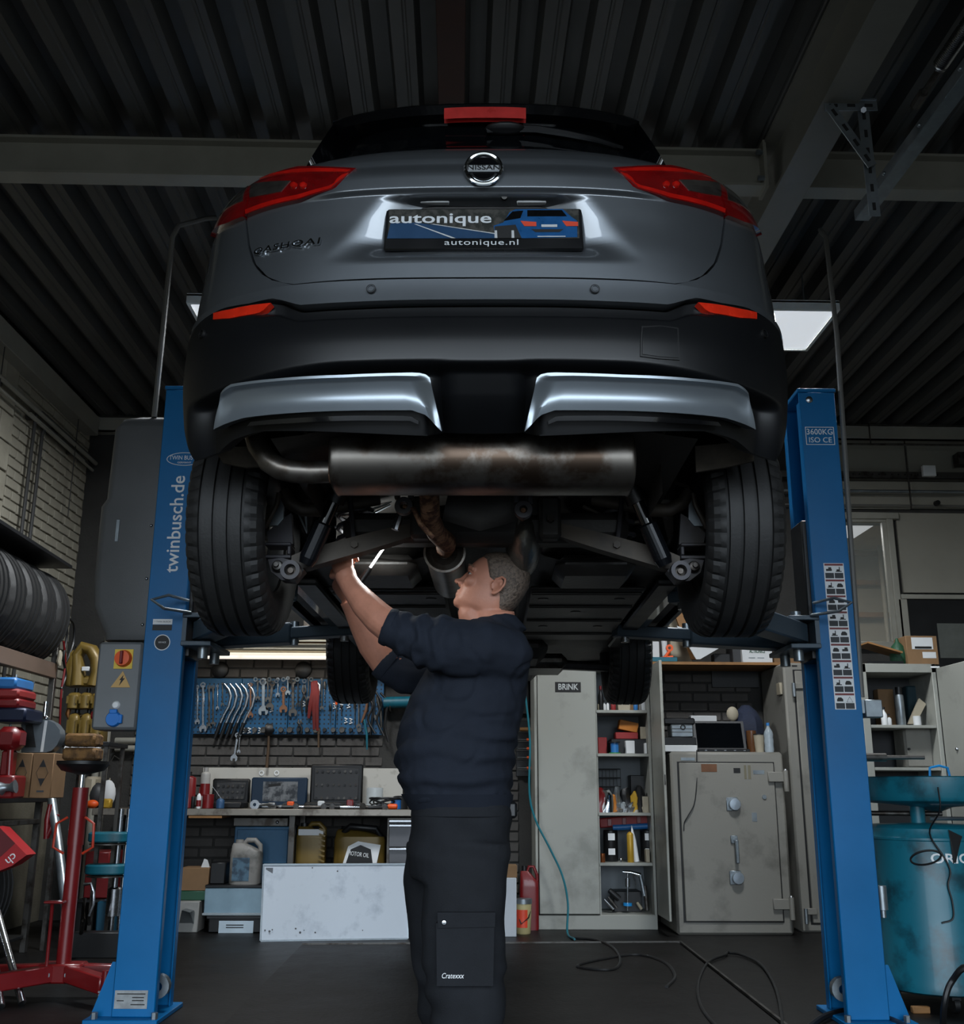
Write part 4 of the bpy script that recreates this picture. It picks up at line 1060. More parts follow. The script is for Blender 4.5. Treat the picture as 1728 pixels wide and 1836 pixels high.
q = MB(); q.bb(-.045, .045, -.027, -.001, 0, .001, 0, Mx); q.build('sticker', m_blackp, tL)
text('* TWIN BUSCH', Mx @ Matrix.Translation((-.0, .013, .0015)), m_blackp, a_, size=.011, depth=.0005)
z_ = zat(1152); Mx = onpost(z_, -.006); q = MB(); q.lathe([(.001, .001), (.037, .001), (.037, 0)], Mx.translation, (0, -1, 0), 28); a_ = q.build('round_sticker', m_white, tL)
q = MB(); q.lathe([(.001, .0018), (.033, .0018), (.033, 0)], Mx.translation, (0, -1, 0), 28); q.build('round_print', m_blackp, a_)
text('SERVICE', Mx @ Matrix.Translation((0, 0, .0022)), m_white, a_, size=.01, depth=.0004)
z_ = zat(1792); Mx = onpost(z_, -.012); q = MB(); q.bb(-.07, .07, -.036, .036, 0, .0015, 0, Mx); a_ = q.build('rating_plate', mat('aluminium_plate', '#a5a9ab', .35, .6, var=.15, vs=40), tL)
for (x, y, w_) in ((-.0, .022, .12), (.03, .008, .05), (.03, -.004, .05), (.03, -.02, .06), (-.045, -.005, .03)):
    q = MB(); q.bb(x-w_/2, x+w_/2, y-.002, y+.002, .0016, .0022, 0, Mx); q.build('print_line', m_blackp, a_)
for y in (.79, .7): pass
for z in (2.70, 2.62): q = MB(); q.sph((.04, yf, z), .007, 8, 6); q.build('rivet', m_steel, tL)
# conduit beside the left post
a0 = P(297, 700, y=5.0); a1 = P(301, 420, y=5.0)
q = MB(); xx = P(297, 560, y=4.95).x; zt = P(304, 410, y=4.95).z
pts = [(xx-.01, 4.95, 2.75), (xx, 4.95, zt-.05), (xx+.02, 4.97, zt+.03), (xx+.12, 5.1, zt+.15), (xx+.16, 5.2, ZC+.02)]
q.tube(pts, .014, 8); one(q, 'lift_conduit', m_dpipe if False else mat('grey_conduit', '#63625e', .5), 'grey conduit rising beside the left lift post and bending to the ceiling', 'conduit')

tR, X, Yl, xo, xi, s_ = post(1, 'blue steel lift post on the right with a load rating and picture sticker', 1.737, 1.558)
yf = Yl(4.82)
def zat(py, Y=4.82): return P(1500, py, y=C2W(1.65, Y).y).z
z_ = zat(782); Mx = onpost(z_, .0)
q = MB()
for a_, b_, c_, d_ in ((-.07, .07, .043, .046), (-.07, .07, -.046, -.043), (-.07, -.067, -.046, .046), (.067, .07, -.046, .046)): q.bb(a_, b_, c_, d_, 0, .001, 0, Mx)
rt = q.build('rating_print', m_white, tR)
text('3600KG', Mx @ Matrix.Translation((0, .02, 0)), m_white, rt, size=.042, sx=.92, depth=.001)
text('ISO CE', Mx @ Matrix.Translation((0, -.022, 0)), m_white, rt, size=.038, sx=1.0, depth=.001)
za, zb_ = zat(1010), zat(1272)
q = MB(); xs0 = -.035; q.bb(xs0, xs0+.095, yf-.002, yf, zb_, za); stk = q.build('safety_sticker', m_white, tR)
n = 9; hh = (za-zb_)/n
for i in range(n):
    zt = za-i*hh
    q = MB(); q.bb(xs0+.004, xs0+.091, yf-.003, yf-.002, zt-.012, zt-.003); q.build('red_band', m_red, stk)
    for k in (0, 1):
        x0 = xs0+.005+k*.044
        q = MB(); q.bb(x0, x0+.040, yf-.003, yf-.002, zt-hh+.003, zt-hh+.003+hh*.34); q.build('caption_block', mat('print_dark_grey', '#33363a', .6), stk)
        q = MB(); cx_ = x0+.02; cz = zt-hh*.42
        if i == 8 and k == 1:
            q.tube([(cx_-.014, yf-.003, cz-.011), (cx_+.014, yf-.003, cz-.011), (cx_, yf-.003, cz+.013)], .0015, 4, closed=True)
        elif (i+k) % 3 == 0: q.bb(cx_-.015, cx_+.012, yf-.003, yf-.002, cz-.006, cz+.004); q.bb(cx_-.004, cx_+.01, yf-.003, yf-.002, cz+.004, cz+.012)
        elif (i+k) % 3 == 1: q.bb(cx_-.014, cx_+.014, yf-.003, yf-.002, cz-.010, cz-.006); q.bb(cx_-.01, cx_+.004, yf-.003, yf-.002, cz-.006, cz+.002); q.bb(cx_+.002, cx_+.006, yf-.003, yf-.002, cz-.006, cz+.014)
        else: q.prism([(cx_-.014, yf-.002, cz-.008), (cx_+.014, yf-.002, cz-.008), (cx_+.014, yf-.002, cz+.002), (cx_+.006, yf-.002, cz+.01), (cx_-.008, yf-.002, cz+.01), (cx_-.014, yf-.002, cz)], (0, -.001, 0))
        q.build('pictogram', m_blackp, stk)
# silver cylinder clipped low on the right post
a = P(1582, 1590, y=C2W(1.75, 4.86).y)
q = MB(); zb_ = P(1582, 1645, y=C2W(1.75, 4.86).y).z; zt = P(1582, 1588, y=C2W(1.75, 4.86).y).z
q.lathe([(.001, 0), (.012, 0), (.012, .03), (.022, .032), (.022, zt-zb_), (.001, zt-zb_)], (xo+.026, Yl(4.86), zb_), (0, 0, 1), 16); q.build('grease_cartridge', m_galv, tR)
q = MB(); zt = P(1535, 1255, y=C2W(1.75, 4.86).y).z; q.bb(xo, xo+.02, Yl(4.85), Yl(4.90), zt-.06, zt); q.bb(xo+.02, xo+.10, Yl(4.84), Yl(4.9), zt-.08, zt, .004); q.build('limit_switch', m_galv, tR)
p0 = P(1515, 1255, y=4.78); p1 = P(1478, 440, y=4.78)
q = MB(); q.tube([P(1545, 1250, y=4.8), P(1519, 880, y=4.8), P(1500, 600, y=4.8), P(1480, 425, y=4.8), P(1470, 412, y=4.85)], .013, 8); one(q, 'lift_conduit', MATS['grey_conduit'], 'grey conduit rising beside the right lift post towards the ceiling', 'conduit')
# ================================================================ THE MECHANIC
from mathutils import noise
m_skin = mat('skin', '#b47c66', .5, 0, var=.14, vs=14, bump=.06, bs=160, spec=.4)
m_swt = mat('navy_sweater', '#1f242e', .85, 0, var=.12, vs=9, bump=.25, bs=420, spec=.2)
m_trs = mat('black_work_trousers', '#1f2125', .85, 0, var=.3, vs=4, bump=.2, bs=300, spec=.2)
m_hair = mat('grey_brown_hair', '#6b5d52', .6, 0, col2='#4a4038', amt=.47, vs=110, bump=.5, bs=160)
YP = 3.40
def Q(px, py, y=YP): return P(px, py, y=y)
base = Q(835, 1836, 3.36); base = Vector((base.x, 3.38, 0))
man = thing('person', 'mechanic in a navy sweater and black work trousers reaching up under the car', 'person', base)
def remesh(mb, vox, name, m, parent, sm=3, deform=None):
    me = mb.mesh('tmp', None); o = bpy.data.objects.new('tmp', me); COL.objects.link(o)
    r = o.modifiers.new('r', 'REMESH'); r.mode = 'VOXEL'; r.voxel_size = vox; r.adaptivity = 0
    if sm: s_ = o.modifiers.new('s', 'SMOOTH'); s_.factor = .5; s_.iterations = sm
    dg = bpy.context.evaluated_depsgraph_get(); ev = o.evaluated_get(dg)
    nm = bpy.data.meshes.new_from_object(ev); nm.name = name
    bpy.data.objects.remove(o); bpy.data.meshes.remove(me)
    co = np.zeros(len(nm.vertices)*3); nm.vertices.foreach_get('co', co); no = np.zeros(len(nm.vertices)*3)
    nm.vertex_normals.foreach_get('vector', no); co = co.reshape(-1, 3); no = no.reshape(-1, 3)
    if deform:
        for i in range(len(co)):
            d = deform(Vector(co[i]), Vector(no[i]))
            if d: co[i] += no[i]*d
    off = ORIG[parent.name]; co = co-np.array(off)
    nm.vertices.foreach_set('co', co.ravel()); nm.polygons.foreach_set('use_smooth', [True]*len(nm.polygons)); nm.update()
    nm.materials.clear(); nm.materials.append(m)
    ob = bpy.data.objects.new(name, nm); COL.objects.link(ob); ob.parent = parent; ORIG[ob.name] = off
    return ob
def ell(c, a, b, n=24, p=2.3, U=Vector((1, 0, 0)), V=Vector((0, 1, 0))):
    out = []
    for k in range(n):
        t = 2*PI*k/n; cx, sy = math.cos(t), math.sin(t)
        out.append(c+U*(a*math.copysign(abs(cx)**(2/p), cx))+V*(b*math.copysign(abs(sy)**(2/p), sy)))
    return out
def torso_ring(v, f, b, hy, y=YP, grow=0):
    A, B = Q(f, v, y), Q(b, v, y); c = (A+B)/2
    return ell(c, abs(B.x-A.x)/2+grow, hy+grow, 28)
TOR = [(1450, 736, 914, .165), (1425, 722, 916, .185), (1390, 714, 917, .20), (1350, 710, 923, .205), (1300, 716, 935, .205), (1250, 737, 945, .21), (1200, 768, 949, .215), (1165, 795, 945, .205), (1140, 818, 937, .17), (1122, 835, 926, .115), (1112, 845, 918, .085)]
# arms: near (left) arm and far (right) arm as chains of (px, py, Y, radius)
NEAR_UP = [(905, 1172, 3.24, .085), (860, 1163, 3.20, .090), (810, 1158, 3.18, .090), (765, 1150, 3.18, .082), (728, 1138, 3.19, .068), (704, 1127, 3.20, .058), (692, 1122, 3.20, .053)]
NEAR_FO = [(730, 1140, 3.19, .052), (705, 1128, 3.20, .052), (680, 1109, 3.22, .050), (655, 1084, 3.25, .045), (634, 1058, 3.29, .036), (624, 1042, 3.31, .033), (618, 1028, 3.32, .036)]
FAR_UP = [(880, 1175, 3.56, .085), (820, 1195, 3.60, .088), (765, 1210, 3.61, .080), (722, 1208, 3.60, .068), (700, 1195, 3.59, .060), (686, 1184, 3.585, .055)]
FAR_FO = [(720, 1205, 3.60, .055), (690, 1185, 3.585, .055), (668, 1155, 3.56, .052), (650, 1120, 3.53, .045), (634, 1090, 3.50, .036), (626, 1075, 3.49, .034)]
def chain(mb, ch, grow=0, n=18):
    mb.tube([Q(a, b, y) for a, b, y, r in ch], [r+grow for *_, r in ch], n)
def cap_ends(mb, ch, which=(0, 1), grow=0):
    for k in which:
        a, b, y, r = ch[0 if k == 0 else -1]; mb.sph(Q(a, b, y), r+grow, 14, 10)

# ---- head frame
pitch = R(24)
hf = Vector((-math.cos(pitch), .06, math.sin(pitch))).normalized()     # face direction
hs = Vector((0, -1, 0)); hs = (hs-hf*hs.dot(hf)).normalized()           # towards the camera (his left)
hu = hf.cross(hs); hu = hu if hu.z > 0 else -hu
earp = Q(889, 1051, YP-.075)
HO = earp-hu*.098-hs*.075+hf*.0                                         # head origin: under the ear axis at chin height
SL = [(-.012, .078, .004, .030), (.0, .104, .020, .043), (.018, .113, .042, .060), (.04, .112, .056, .067), (.06, .1125, .066, .070), (.08, .1095, .073, .070), (.105, .107, .079, .073), (.125, .113, .082, .0755), (.15, .109, .083, .077), (.175, .096, .078, .074), (.195, .074, .067, .064), (.210, .049, .050, .048), (.2205, .016, .026, .022)]
FX = .0145
def head_pt(h, phi, g=0):
    "phi 0 = face, pi/2 = his left (near side), pi = back"
    hs_ = [s_[0] for s_ in SL]; F = np.interp(h, hs_, [s_[1] for s_ in SL]); B = np.interp(h, hs_, [s_[2] for s_ in SL]); W = np.interp(h, hs_, [s_[3] for s_ in SL])
    c, s_ = math.cos(phi), math.sin(phi)
    e = 2/2.35
    x = (F+g)*math.copysign(abs(c)**e, c) if c > 0 else (B+g)*math.copysign(abs(c)**e, c)
    y = (W+g)*math.copysign(abs(s_)**e, s_)
    return HO+hf*x+hs*y+hu*h
HP = lambda f, s_, u: HO+hf*(f+FX if f > .05 else f)+hs*s_+hu*u
body = MB()
hh = np.linspace(-.012, .2205, 34)
body.loft([[head_pt(h, 2*PI*k/36) for k in range(36)] for h in hh])
# nose
body.loft([[HP(.088, .010, .118), HP(.101, 0, .121), HP(.088, -.010, .118)], [HP(.085, .015, .095), HP(.112, 0, .098), HP(.085, -.015, .095)], [HP(.085, .020, .078), HP(.126, 0, .078), HP(.085, -.020, .078)], [HP(.085, .020, .068), HP(.120, 0, .069), HP(.085, -.020, .068)], [HP(.085, .012, .062), HP(.100, 0, .063), HP(.085, -.012, .062)]])
body.sph(HP(.119, 0, .076), (.010, .010, .009), 10, 8)
for sg in (-1, 1):
    body.sph(HP(.104, sg*.013, .072), .009, 10, 8)
    body.tube([HP(.093, sg*.012, .124), HP(.092, sg*.035, .130), HP(.075, sg*.058, .124)], [.009, .010, .007], 8)     # brow ridge
    body.sph(HP(.070, sg*.045, .085), (.024, .022, .020), 12, 8)                                                         # cheek
    # ear: rim, lobe and bowl
    e0 = HP(-.002, sg*.074, .098)
    def E(a, b, o=0): return e0+hf*a+hu*b+hs*(sg*(o+.012-a*.35))
    rim = [E(.012, -.014), E(.016, .0), E(.010, .020, .004), E(-.006, .032, .008), E(-.020, .028, .010), E(-.024, .010, .010), E(-.018, -.012, .007), E(-.006, -.026, .004), E(.006, -.028, .0)]
    body.tube(rim, [.004, .004, .0045, .005, .005, .005, .0045, .006, .006], 8)
    body.tube([E(.004, .016, 0), E(-.010, .014, .002), E(-.012, -.002, .002), E(-.004, -.014, 0)], .0038, 6)
    body.loft([[E(a*.9, b*.9, -.008) for a, b in ((.012, -.012), (.012, .010), (0, .026), (-.018, .024), (-.021, .005), (-.012, -.016), (0, -.024))], [E(a, b, -.001) for a, b in ((.012, -.012), (.012, .010), (0, .026), (-.018, .024), (-.021, .005), (-.012, -.016), (0, -.024))]])
# lips and chin
body.tube([HP(.088, .024, .0425), HP(.099, .012, .0465), HP(.1025, 0, .047), HP(.099, -.012, .0465), HP(.088, -.024, .0425)], [.003, .0045, .005, .0045, .003], 8)
body.tube([HP(.087, .022, .038), HP(.098, .011, .0335), HP(.101, 0, .033), HP(.098, -.011, .0335), HP(.087, -.022, .038)], [.003, .005, .0055, .005, .003], 8)
body.sph(HP(.088, 0, .012), (.014, .024, .018), 12, 8)
# neck
n0 = HP(-.015, 0, .05); n1 = Q(884, 1122, YP); n2 = Q(886, 1160, YP)
body.tube([HP(.0, 0, .07), HP(-.012, 0, .02), n0.lerp(n1, .55), n1, n2], [.055, .062, .070, .078, .09], 24)
# throat
body.tube([HP(.055, 0, .008), Q(842, 1099, YP), Q(858, 1122, YP)], [.032, .043, .052], 16)
# core torso, arms, legs (inside the clothes)
body.loft([torso_ring(v, f+14, b-14, hy-.03) for v, f, b, hy in TOR[1:]])
chain(body, NEAR_UP, -.022); chain(body, NEAR_FO); chain(body, FAR_UP[:-1], -.034); chain(body, FAR_FO)
NLEG = [(845, 1430, 3.34, .115), (838, 1500, 3.30, .10), (832, 1600, 3.27, .09), (835, 1700, 3.26, .075)]
def legpts(xs, y, rs):
    out = []
    for (px_, v), r in zip(xs, rs): p = Q(px_, v, y); out.append((p, r))
    return out
def skinleg(px0, px1, y):
    a = Q(px0, 1500, y); b = Q(px1, 1780, y)
    return [a, a.lerp(b, .5), b, Vector((b.x, y, .28)), Vector((b.x, y, .09))]
body.tube([Q(830, 1400, YP)]+skinleg(838, 835, 3.31), [.08, .065, .065, .055, .05, .045], 14); body.tube([Q(815, 1400, YP)]+skinleg(812, 788, 3.51), [.08, .065, .06, .05, .05, .045], 14)
# ---- hands
def hand(mb, wrist, d, nrm, up_len, curl, spread=.0, thumb=1, flip=1):
    """d: wrist->knuckles, nrm: back of the hand, fingers curl away from nrm; thumb=+1/-1 side"""
    d = d.normalized(); nrm = (nrm-d*nrm.dot(d)).normalized(); sd = d.cross(nrm)*flip
    G = []
    for k, w_, t_ in ((0, .027, .021), (.25, .032, .019), (.6, .041, .018), (.9, .042, .016), (1.0, .038, .013)):
        G.append(ell(wrist+d*(.088*k), w_, t_, 18, 2.6, sd, nrm))
    mb.loft(G)
    for i, (o_, L, r) in enumerate(((.030, .070, .0090), (.010, .078, .0094), (-.010, .073, .0090), (-.029, .058, .0080))):
        p = wrist+d*(.082-.006*abs(i-1))+sd*o_; a = 0; pts = [p-d*.012, p]; rr = [r*1.05, r*1.05]
        for sl, c_ in ((.45, curl[0]), (.30, curl[1]), (.25, curl[2])):
            a += c_; v_ = d*math.cos(a)-nrm*math.sin(a)+sd*(spread*(o_/.03)); p = p+v_.normalized()*(L*sl); pts.append(p); rr.append(r*(.95 if sl > .3 else .86))
        mb.tube(pts, rr, 10); mb.sph(pts[-1], rr[-1], 10, 8)
        for q_ in pts[1:-1]: mb.sph(q_, r*1.04, 10, 8)
    p = wrist+d*.022+sd*(.030*thumb); pts = [p-sd*(.012*thumb)]; rr = [.014]
    for v_, L, r in ((d*.55+sd*.75*thumb-nrm*.35, .038, .0125), (d*.8+sd*.15*thumb-nrm*.6, .032, .0108), (d*.7-sd*.35*thumb-nrm*.6, .026, .0095)):
        p = p+v_.normalized()*L; pts.append(p); rr.append(r)
    mb.tube(pts, rr, 10); mb.sph(pts[-1], rr[-1], 10, 8)
    return pts
w1 = Q(621, 1036, 3.315); k1 = Q(611, 1000, 3.335)
hand(body, w1, k1-w1, Vector((-.55, -.8, .1)), .08, (R(55), R(75), R(45)), thumb=-1)
w2 = Q(626, 1076, 3.49); k2 = Q(606, 1045, 3.50)
hand(body, w2, k2-w2, Vector((-.8, -.4, -.3)), .08, (R(40), R(60), R(40)), thumb=1)
bodyo = remesh(body, .0042, 'body', m_skin, man, sm=2)
# ---- eyes, brows, mouth line
m_eye = mat('eye_white', '#c9c2ba', .25, 0, var=.05); m_iris = mat('iris', '#3b4a55', .2)
for sg in (-1, 1):
    c_ = HP(.0775, sg*.033, .1095)
    q = MB(); q.sph(c_, .0125, 14, 10); e_ = q.build('eye', m_eye, man)
    q = MB(); q.lathe([(.0001, .0008), (.0045, .0006), (.0055, -.001)], c_+(hf*.93+hs*(sg*.25)+hu*.15).normalized()*.0122, hf*.93+hs*(sg*.25)+hu*.15, 12); q.build('iris', m_iris, e_)
    q = MB(); q.tube([HP(.088, sg*.018, .1135), HP(.0925, sg*.030, .1185), HP(.087, sg*.043, .1165), HP(.074, sg*.052, .110)], [.003, .0042, .004, .003], 8); q.build('upper_eyelid', m_skin, man)
    q = MB(); q.tube([HP(.087, sg*.018, .106), HP(.0895, sg*.030, .1015), HP(.084, sg*.043, .1025), HP(.074, sg*.051, .106)], [.003, .0036, .0036, .003], 8); q.build('lower_eyelid', m_skin, man)
    q = MB(); q.tube([HP(.101, sg*.012, .130), HP(.102, sg*.030, .1365), HP(.090, sg*.048, .135), HP(.078, sg*.057, .129)], [.003, .0042, .0038, .002], 6, sx=.6); q.build('eyebrow', mat('brow_hair', '#7a6252', .7), man)
q = MB(); q.tube([HP(.089, .023, .040), HP(.1035, .010, .0402), HP(.1065, 0, .0402), HP(.1035, -.010, .0402), HP(.089, -.023, .040)], .0009, 6); q.build('mouth_line', mat('lip_shadow_line', '#7d4a3f', .6), man)
for sg in (-1, 1): q = MB(); q.sph(HP(.1125, sg*.0085, .0685), (.0035, .004, .002), 8, 6); q.build('nostril', mat('nostril', '#4a2a20', .8), man)
# ---- hair
G = []
def h0(phi):
    a = abs(phi)
    return np.interp(a, [0, .5, .9, 1.15, 1.35, 1.55, 1.75, 2.0, 2.4, PI], [.186, .180, .172, .150, .118, .112, .088, .055, .030, .020])
for k in np.linspace(0, 1, 14):
    row = []
    for j in range(57):
        phi = -PI+2*PI*j/56; a = h0(phi); h = a+(.2208-a)*k**.9
        g = .0075*min(1, k*7+.12)*(1-.2*math.cos(phi)) if k < .97 else .006
        g += .0012*math.sin(phi*31+h*260)
        row.append(head_pt(h, phi, g)+hu*(.006*k))
    G.append(row)
q = MB(); q.grid(G); q.build('hair', m_hair, man, ang=80)
# ---- sweater
sw = MB(); sw.loft([torso_ring(*t_) for t_ in TOR]); chain(sw, NEAR_UP); chain(sw, FAR_UP); cap_ends(sw, NEAR_UP, (0,)); cap_ends(sw, FAR_UP, (0,))
sw.tube([Q(884, 1135, YP), Q(882, 1117, YP), Q(881, 1109, YP)], [.11, .090, .082], 24)
nd = (Q(692, 1122, 3.20)-Q(860, 1163, 3.20)).normalized(); no_ = Q(860, 1163, 3.20)
def wrinkle(p, n):
    d = .004*noise.noise(p*Vector((9, 9, 22)) if False else Vector((p.x*9, p.y*9, p.z*24)))
    s_ = (p-no_).dot(nd)
    pr_ = (p-no_-nd*s_).length
    if p.y < 3.36 and s_ > .0 and pr_ < .13:
        k = smooth01((s_-.06)/.1)*smooth01((.275-s_)/.06)
        d += k*.0085*math.sin(s_*105+4.5*noise.noise(p*14)+pr_*10)
    if p.z < 1.22: d += smooth01((1.22-p.z)/.15)*.0055*math.sin(p.z*85+5*noise.noise(Vector((p.x*5, p.y*5, p.z*4))))
    # fold under the arm and across the back
    d += .009*noise.noise(Vector((p.x*4+p.z*10, p.y*5, p.z*9-p.x*6)))+.003*noise.noise(p*26)
    d -= .007*smooth01(1-abs(noise.noise(Vector((p.x*3.5+p.z*5.5, p.y*4, p.z*5-p.x*5))))*9)
    return max(d, -.005)
swo = remesh(sw, .008, 'sweater', m_swt, man, sm=4, deform=wrinkle)
for CH in (NEAR_UP, FAR_UP):
    c_ = MB(); (a1, b1, y1_, r1_), (a0, b0, y0_, r0_) = CH[-1], CH[-2]
    A1, A0 = Q(a1, b1, y1_), Q(a0, b0, y0_); c_.tube([A0.lerp(A1, .1), A0.lerp(A1, .5), A1, A1+(A1-A0)*.12], [r0_+.002, (r0_+r1_)/2+.005, r1_+.005, r1_+.002], 22, cap=False); c_.build('cuff', m_swt, swo)
hem = MB(); r0 = torso_ring(1452, 737, 915, .166, grow=.004); r1 = torso_ring(1424, 722, 917, .186, grow=.006)
hem.loft([r0, [a.lerp(b, .5)+Vector((0, 0, 0)) for a, b in zip(r0, r1)], r1], cap=False); hem.build('hem_band', m_swt, swo)
# ---- trousers
tr = MB()
PEL = [(1428, 742, 913, .168), (1460, 738, 917, .178), (1500, 734, 916, .20), (1545, 731, 908, .21), (1575, 736, 900, .20)]
tr.loft([torso_ring(*t_) for t_ in PEL])
def leg(L):
    rings = []
    for (c_, hw, hy) in L: rings.append(ell(c_, hw, hy, 22, 2.3))
    tr.loft(rings)
def LP(px, v, y): return Q(px, v, y)
y1, y2 = 3.29, 3.53
pm = 1/547.0
bx1 = Q(838, 1836, y1); bx2 = Q(800, 1836, y2)
leg([(LP(838, 1510, y1), 72*pm, .105), (LP(835, 1580, y1), 66*pm, .105), (LP(831, 1650, y1), 68*pm, .10), (LP(832, 1740, y1), 67*pm, .095), (LP(835, 1800, y1), 60*pm, .09), (bx1, 56*pm, .085), (Vector((bx1.x+.01, y1, .22)), .088, .08), (Vector((bx1.x+.01, y1, .09)), .10, .085), (Vector((bx1.x+.01, y1, .05)), .104, .088)])
leg([(LP(800, 1510, y2), 68*pm, .105), (LP(785, 1580, y2), 60*pm, .105), (LP(782, 1650, y2), 50*pm, .10), (LP(790, 1740, y2), 46*pm, .095), (bx2, 44*pm, .085), (Vector((bx2.x+.01, y2, .22)), .085, .08), (Vector((bx2.x+.01, y2, .05)), .10, .085)])
def twr(p, n):
    d = .006*noise.noise(Vector((p.x*8, p.y*8, p.z*13)))
    d += .007*smooth01((.50-p.z)/.1)*math.sin(p.z*60+6*noise.noise(p*5))
    if .75 < p.z < 1.0: d += .004*math.sin(p.z*55+p.x*22)
    return d
tro = remesh(tr, .010, 'trousers', m_trs, man, sm=4, deform=twr)
# cargo pocket, flap, press stud, belt, maker's name
def surf(px, v, y=3.178): return Q(px, v, y)
q = MB(); pk = [surf(782, 1655), surf(886, 1655), surf(884, 1768), surf(783, 1768)]
q.prism(pk, (0, .03, 0)); q.build('cargo_pocket', m_trs, tro)
q = MB(); q.prism([surf(784, 1636, 3.172), surf(888, 1636, 3.172), surf(887, 1662, 3.172), surf(785, 1664, 3.172)], (0, .02, 0)); fl = q.build('pocket_flap', m_trs, tro)
q = MB(); q.lathe([(.0001, .004), (.006, .003), (.0085, 0)], surf(796, 1654, 3.172), (0, -1, 0), 14); q.build('press_stud', m_steel, fl)
M_ = frame_at(surf(811, 1750, 3.1775), (1, 0, 0), (0, 0, 1)); text('Crafexxx'.replace('fexxx', 'texxx'), M_, m_white, tro, size=.02, fit=34*pm, shear=.2, depth=.001, name='embroidered_name')
bl_ = MB(); bl_.loft([torso_ring(1446, 739, 915, .174, grow=.003), torso_ring(1462, 738, 917, .182, grow=.003)], cap=False); bl_.build('belt', m_trs, tro)
q = MB(); q.box(Q(918, 1452, 3.36), (.03, .05, .05), bev=.008); q.build('belt_pouch', m_black, tro)
for y_, bx_ in ((y1, bx1), (y2, bx2)):
    q = MB(); G = []
    for k, (dx, w_, h_) in enumerate(((.09, .035, .06), (.06, .042, .10), (.0, .045, .11), (-.08, .048, .085), (-.15, .046, .06), (-.19, .03, .045))):
        c_ = Vector((bx_.x+dx, y_, 0)); G.append([c_+Vector((0, w_*math.copysign(abs(math.cos(t))**.7, math.cos(t)), h_/2+h_/2*math.copysign(abs(math.sin(t))**.7, math.sin(t)))) for t in np.linspace(0, 2*PI, 16, endpoint=False)])
    q.loft(G); q.build('work_shoe', m_black, man)
# ---- the lit inspection lamp and the ratchet he holds
a = Q(664, 1017, 3.40); b = Q(688, 982, 3.42); c = Q(640, 1052, 3.40)
lamp = thing('inspection_lamp', 'slim lit inspection lamp glowing white beside the hand under the car', 'work light', c)
q = MB(); q.cyl(a, b, .0042, n=12); q.build('light_strip', mat('lamp_strip', '#ffffff', .4, 0, var=0, emit=9), lamp)
q = MB(); dv = (b-a).normalized(); q.tube([c, c.lerp(a, .8), a-dv*.002], [.011, .011, .009], 12); q.build('handle', m_black, lamp)
q = MB(); q.cyl(b, b+dv*.012, .0075, n=12); q.build('end_cap', m_black, lamp)
pt = bpy.data.lights.new('inspection_lamp_glow', 'POINT'); pt.energy = 2.2; pt.shadow_soft_size = .02; pt.color = (.95, 1, .98)
po2 = bpy.data.objects.new('inspection_lamp_glow', pt); COL.objects.link(po2); po2.parent = lamp; po2.location = (a+b)/2-c+Vector((.0, -.015, .015))
q = MB(); a = Q(604, 998, 3.36); b = Q(640, 985, 3.34)
rt = thing('ratchet', 'steel ratchet gripped in the raised fist behind the suspension arm', 'tool', a)
q.cyl(a-(b-a)*.3, b, .009, n=10); q.build('handle', m_steel, rt)
q = MB(); q.cyl(b+Vector((0, 0, -.012)), b+Vector((0, 0, .02)), .018, n=14); q.build('head', m_steel, rt)
# ================================================================ ALONG THE BACK WALL
def pb(q, x0, y0, x1, y1, Y, dep, bev=.003, z0=None, z1=None):
    "box whose front face fills the pixel rectangle on plane y=Y, going back by dep"
    a, b, c, d = pr(x0, y0, x1, y1, Y)
    q.bb(a, b, Y, Y+dep, c if z0 is None else z0, d if z1 is None else z1, bev); return q
def pbox(name, m, parent, *a, **k):
    return pb(MB(), *a, **k).build(name, m, parent)
def at(x, v, Y): return P(x, v, y=Y)
def wpx(n, v, Y): return (P(864+n/2, v, y=Y)-P(864-n/2, v, y=Y)).x
def jar(name, label, cat, px, vt, Y, z0, wp, m, prof=None, cap=None, capm=None, group=None, band=None):
    "lathe-turned bottle/can/tub standing at height z0; vt pixel row of its top; wp width in pixels"
    top = at(px, vt, Y); h = top.z-z0; r = wpx(wp, vt, Y)/2; c = Vector((top.x, Y, z0))
    prof = prof or ((0, 1), (.9, 1), (1, .98), (1, .02), (.95, 0))
    t = thing(name, label, cat, c, group=group)
    body_ = [(r*max(a, .001), h*b) for a, b in prof]
    q = MB(); q.lathe(body_, c, (0, 0, 1), 16); q.build('body', m, t)
    if cap: q = MB(); q.lathe([(.0005, h*cap[1]), (r*cap[0], h*cap[1]), (r*cap[0], h*cap[2]), (.0005, h*cap[2])], c, (0, 0, 1), 12); q.build('cap', capm or m_black, t)
    if band: q = MB(); q.lathe([(r*1.02, h*band[0]), (r*1.02, h*band[1])], c, (0, 0, 1), 16); q.build('label_band', band[2], t)
    return t
CAN = ((.0, .90), (.45, .90), (.9, .86), (1, .82), (1, .02), (.9, 0), (0, 0))
BOT = ((.0, .90), (.34, .90), (.34, .80), (.8, .66), (1, .58), (1, .03), (.9, 0), (0, 0))
SQZ = ((.0, .72), (.3, .72), (.85, .62), (1, .55), (1, .03), (.9, 0), (0, 0))
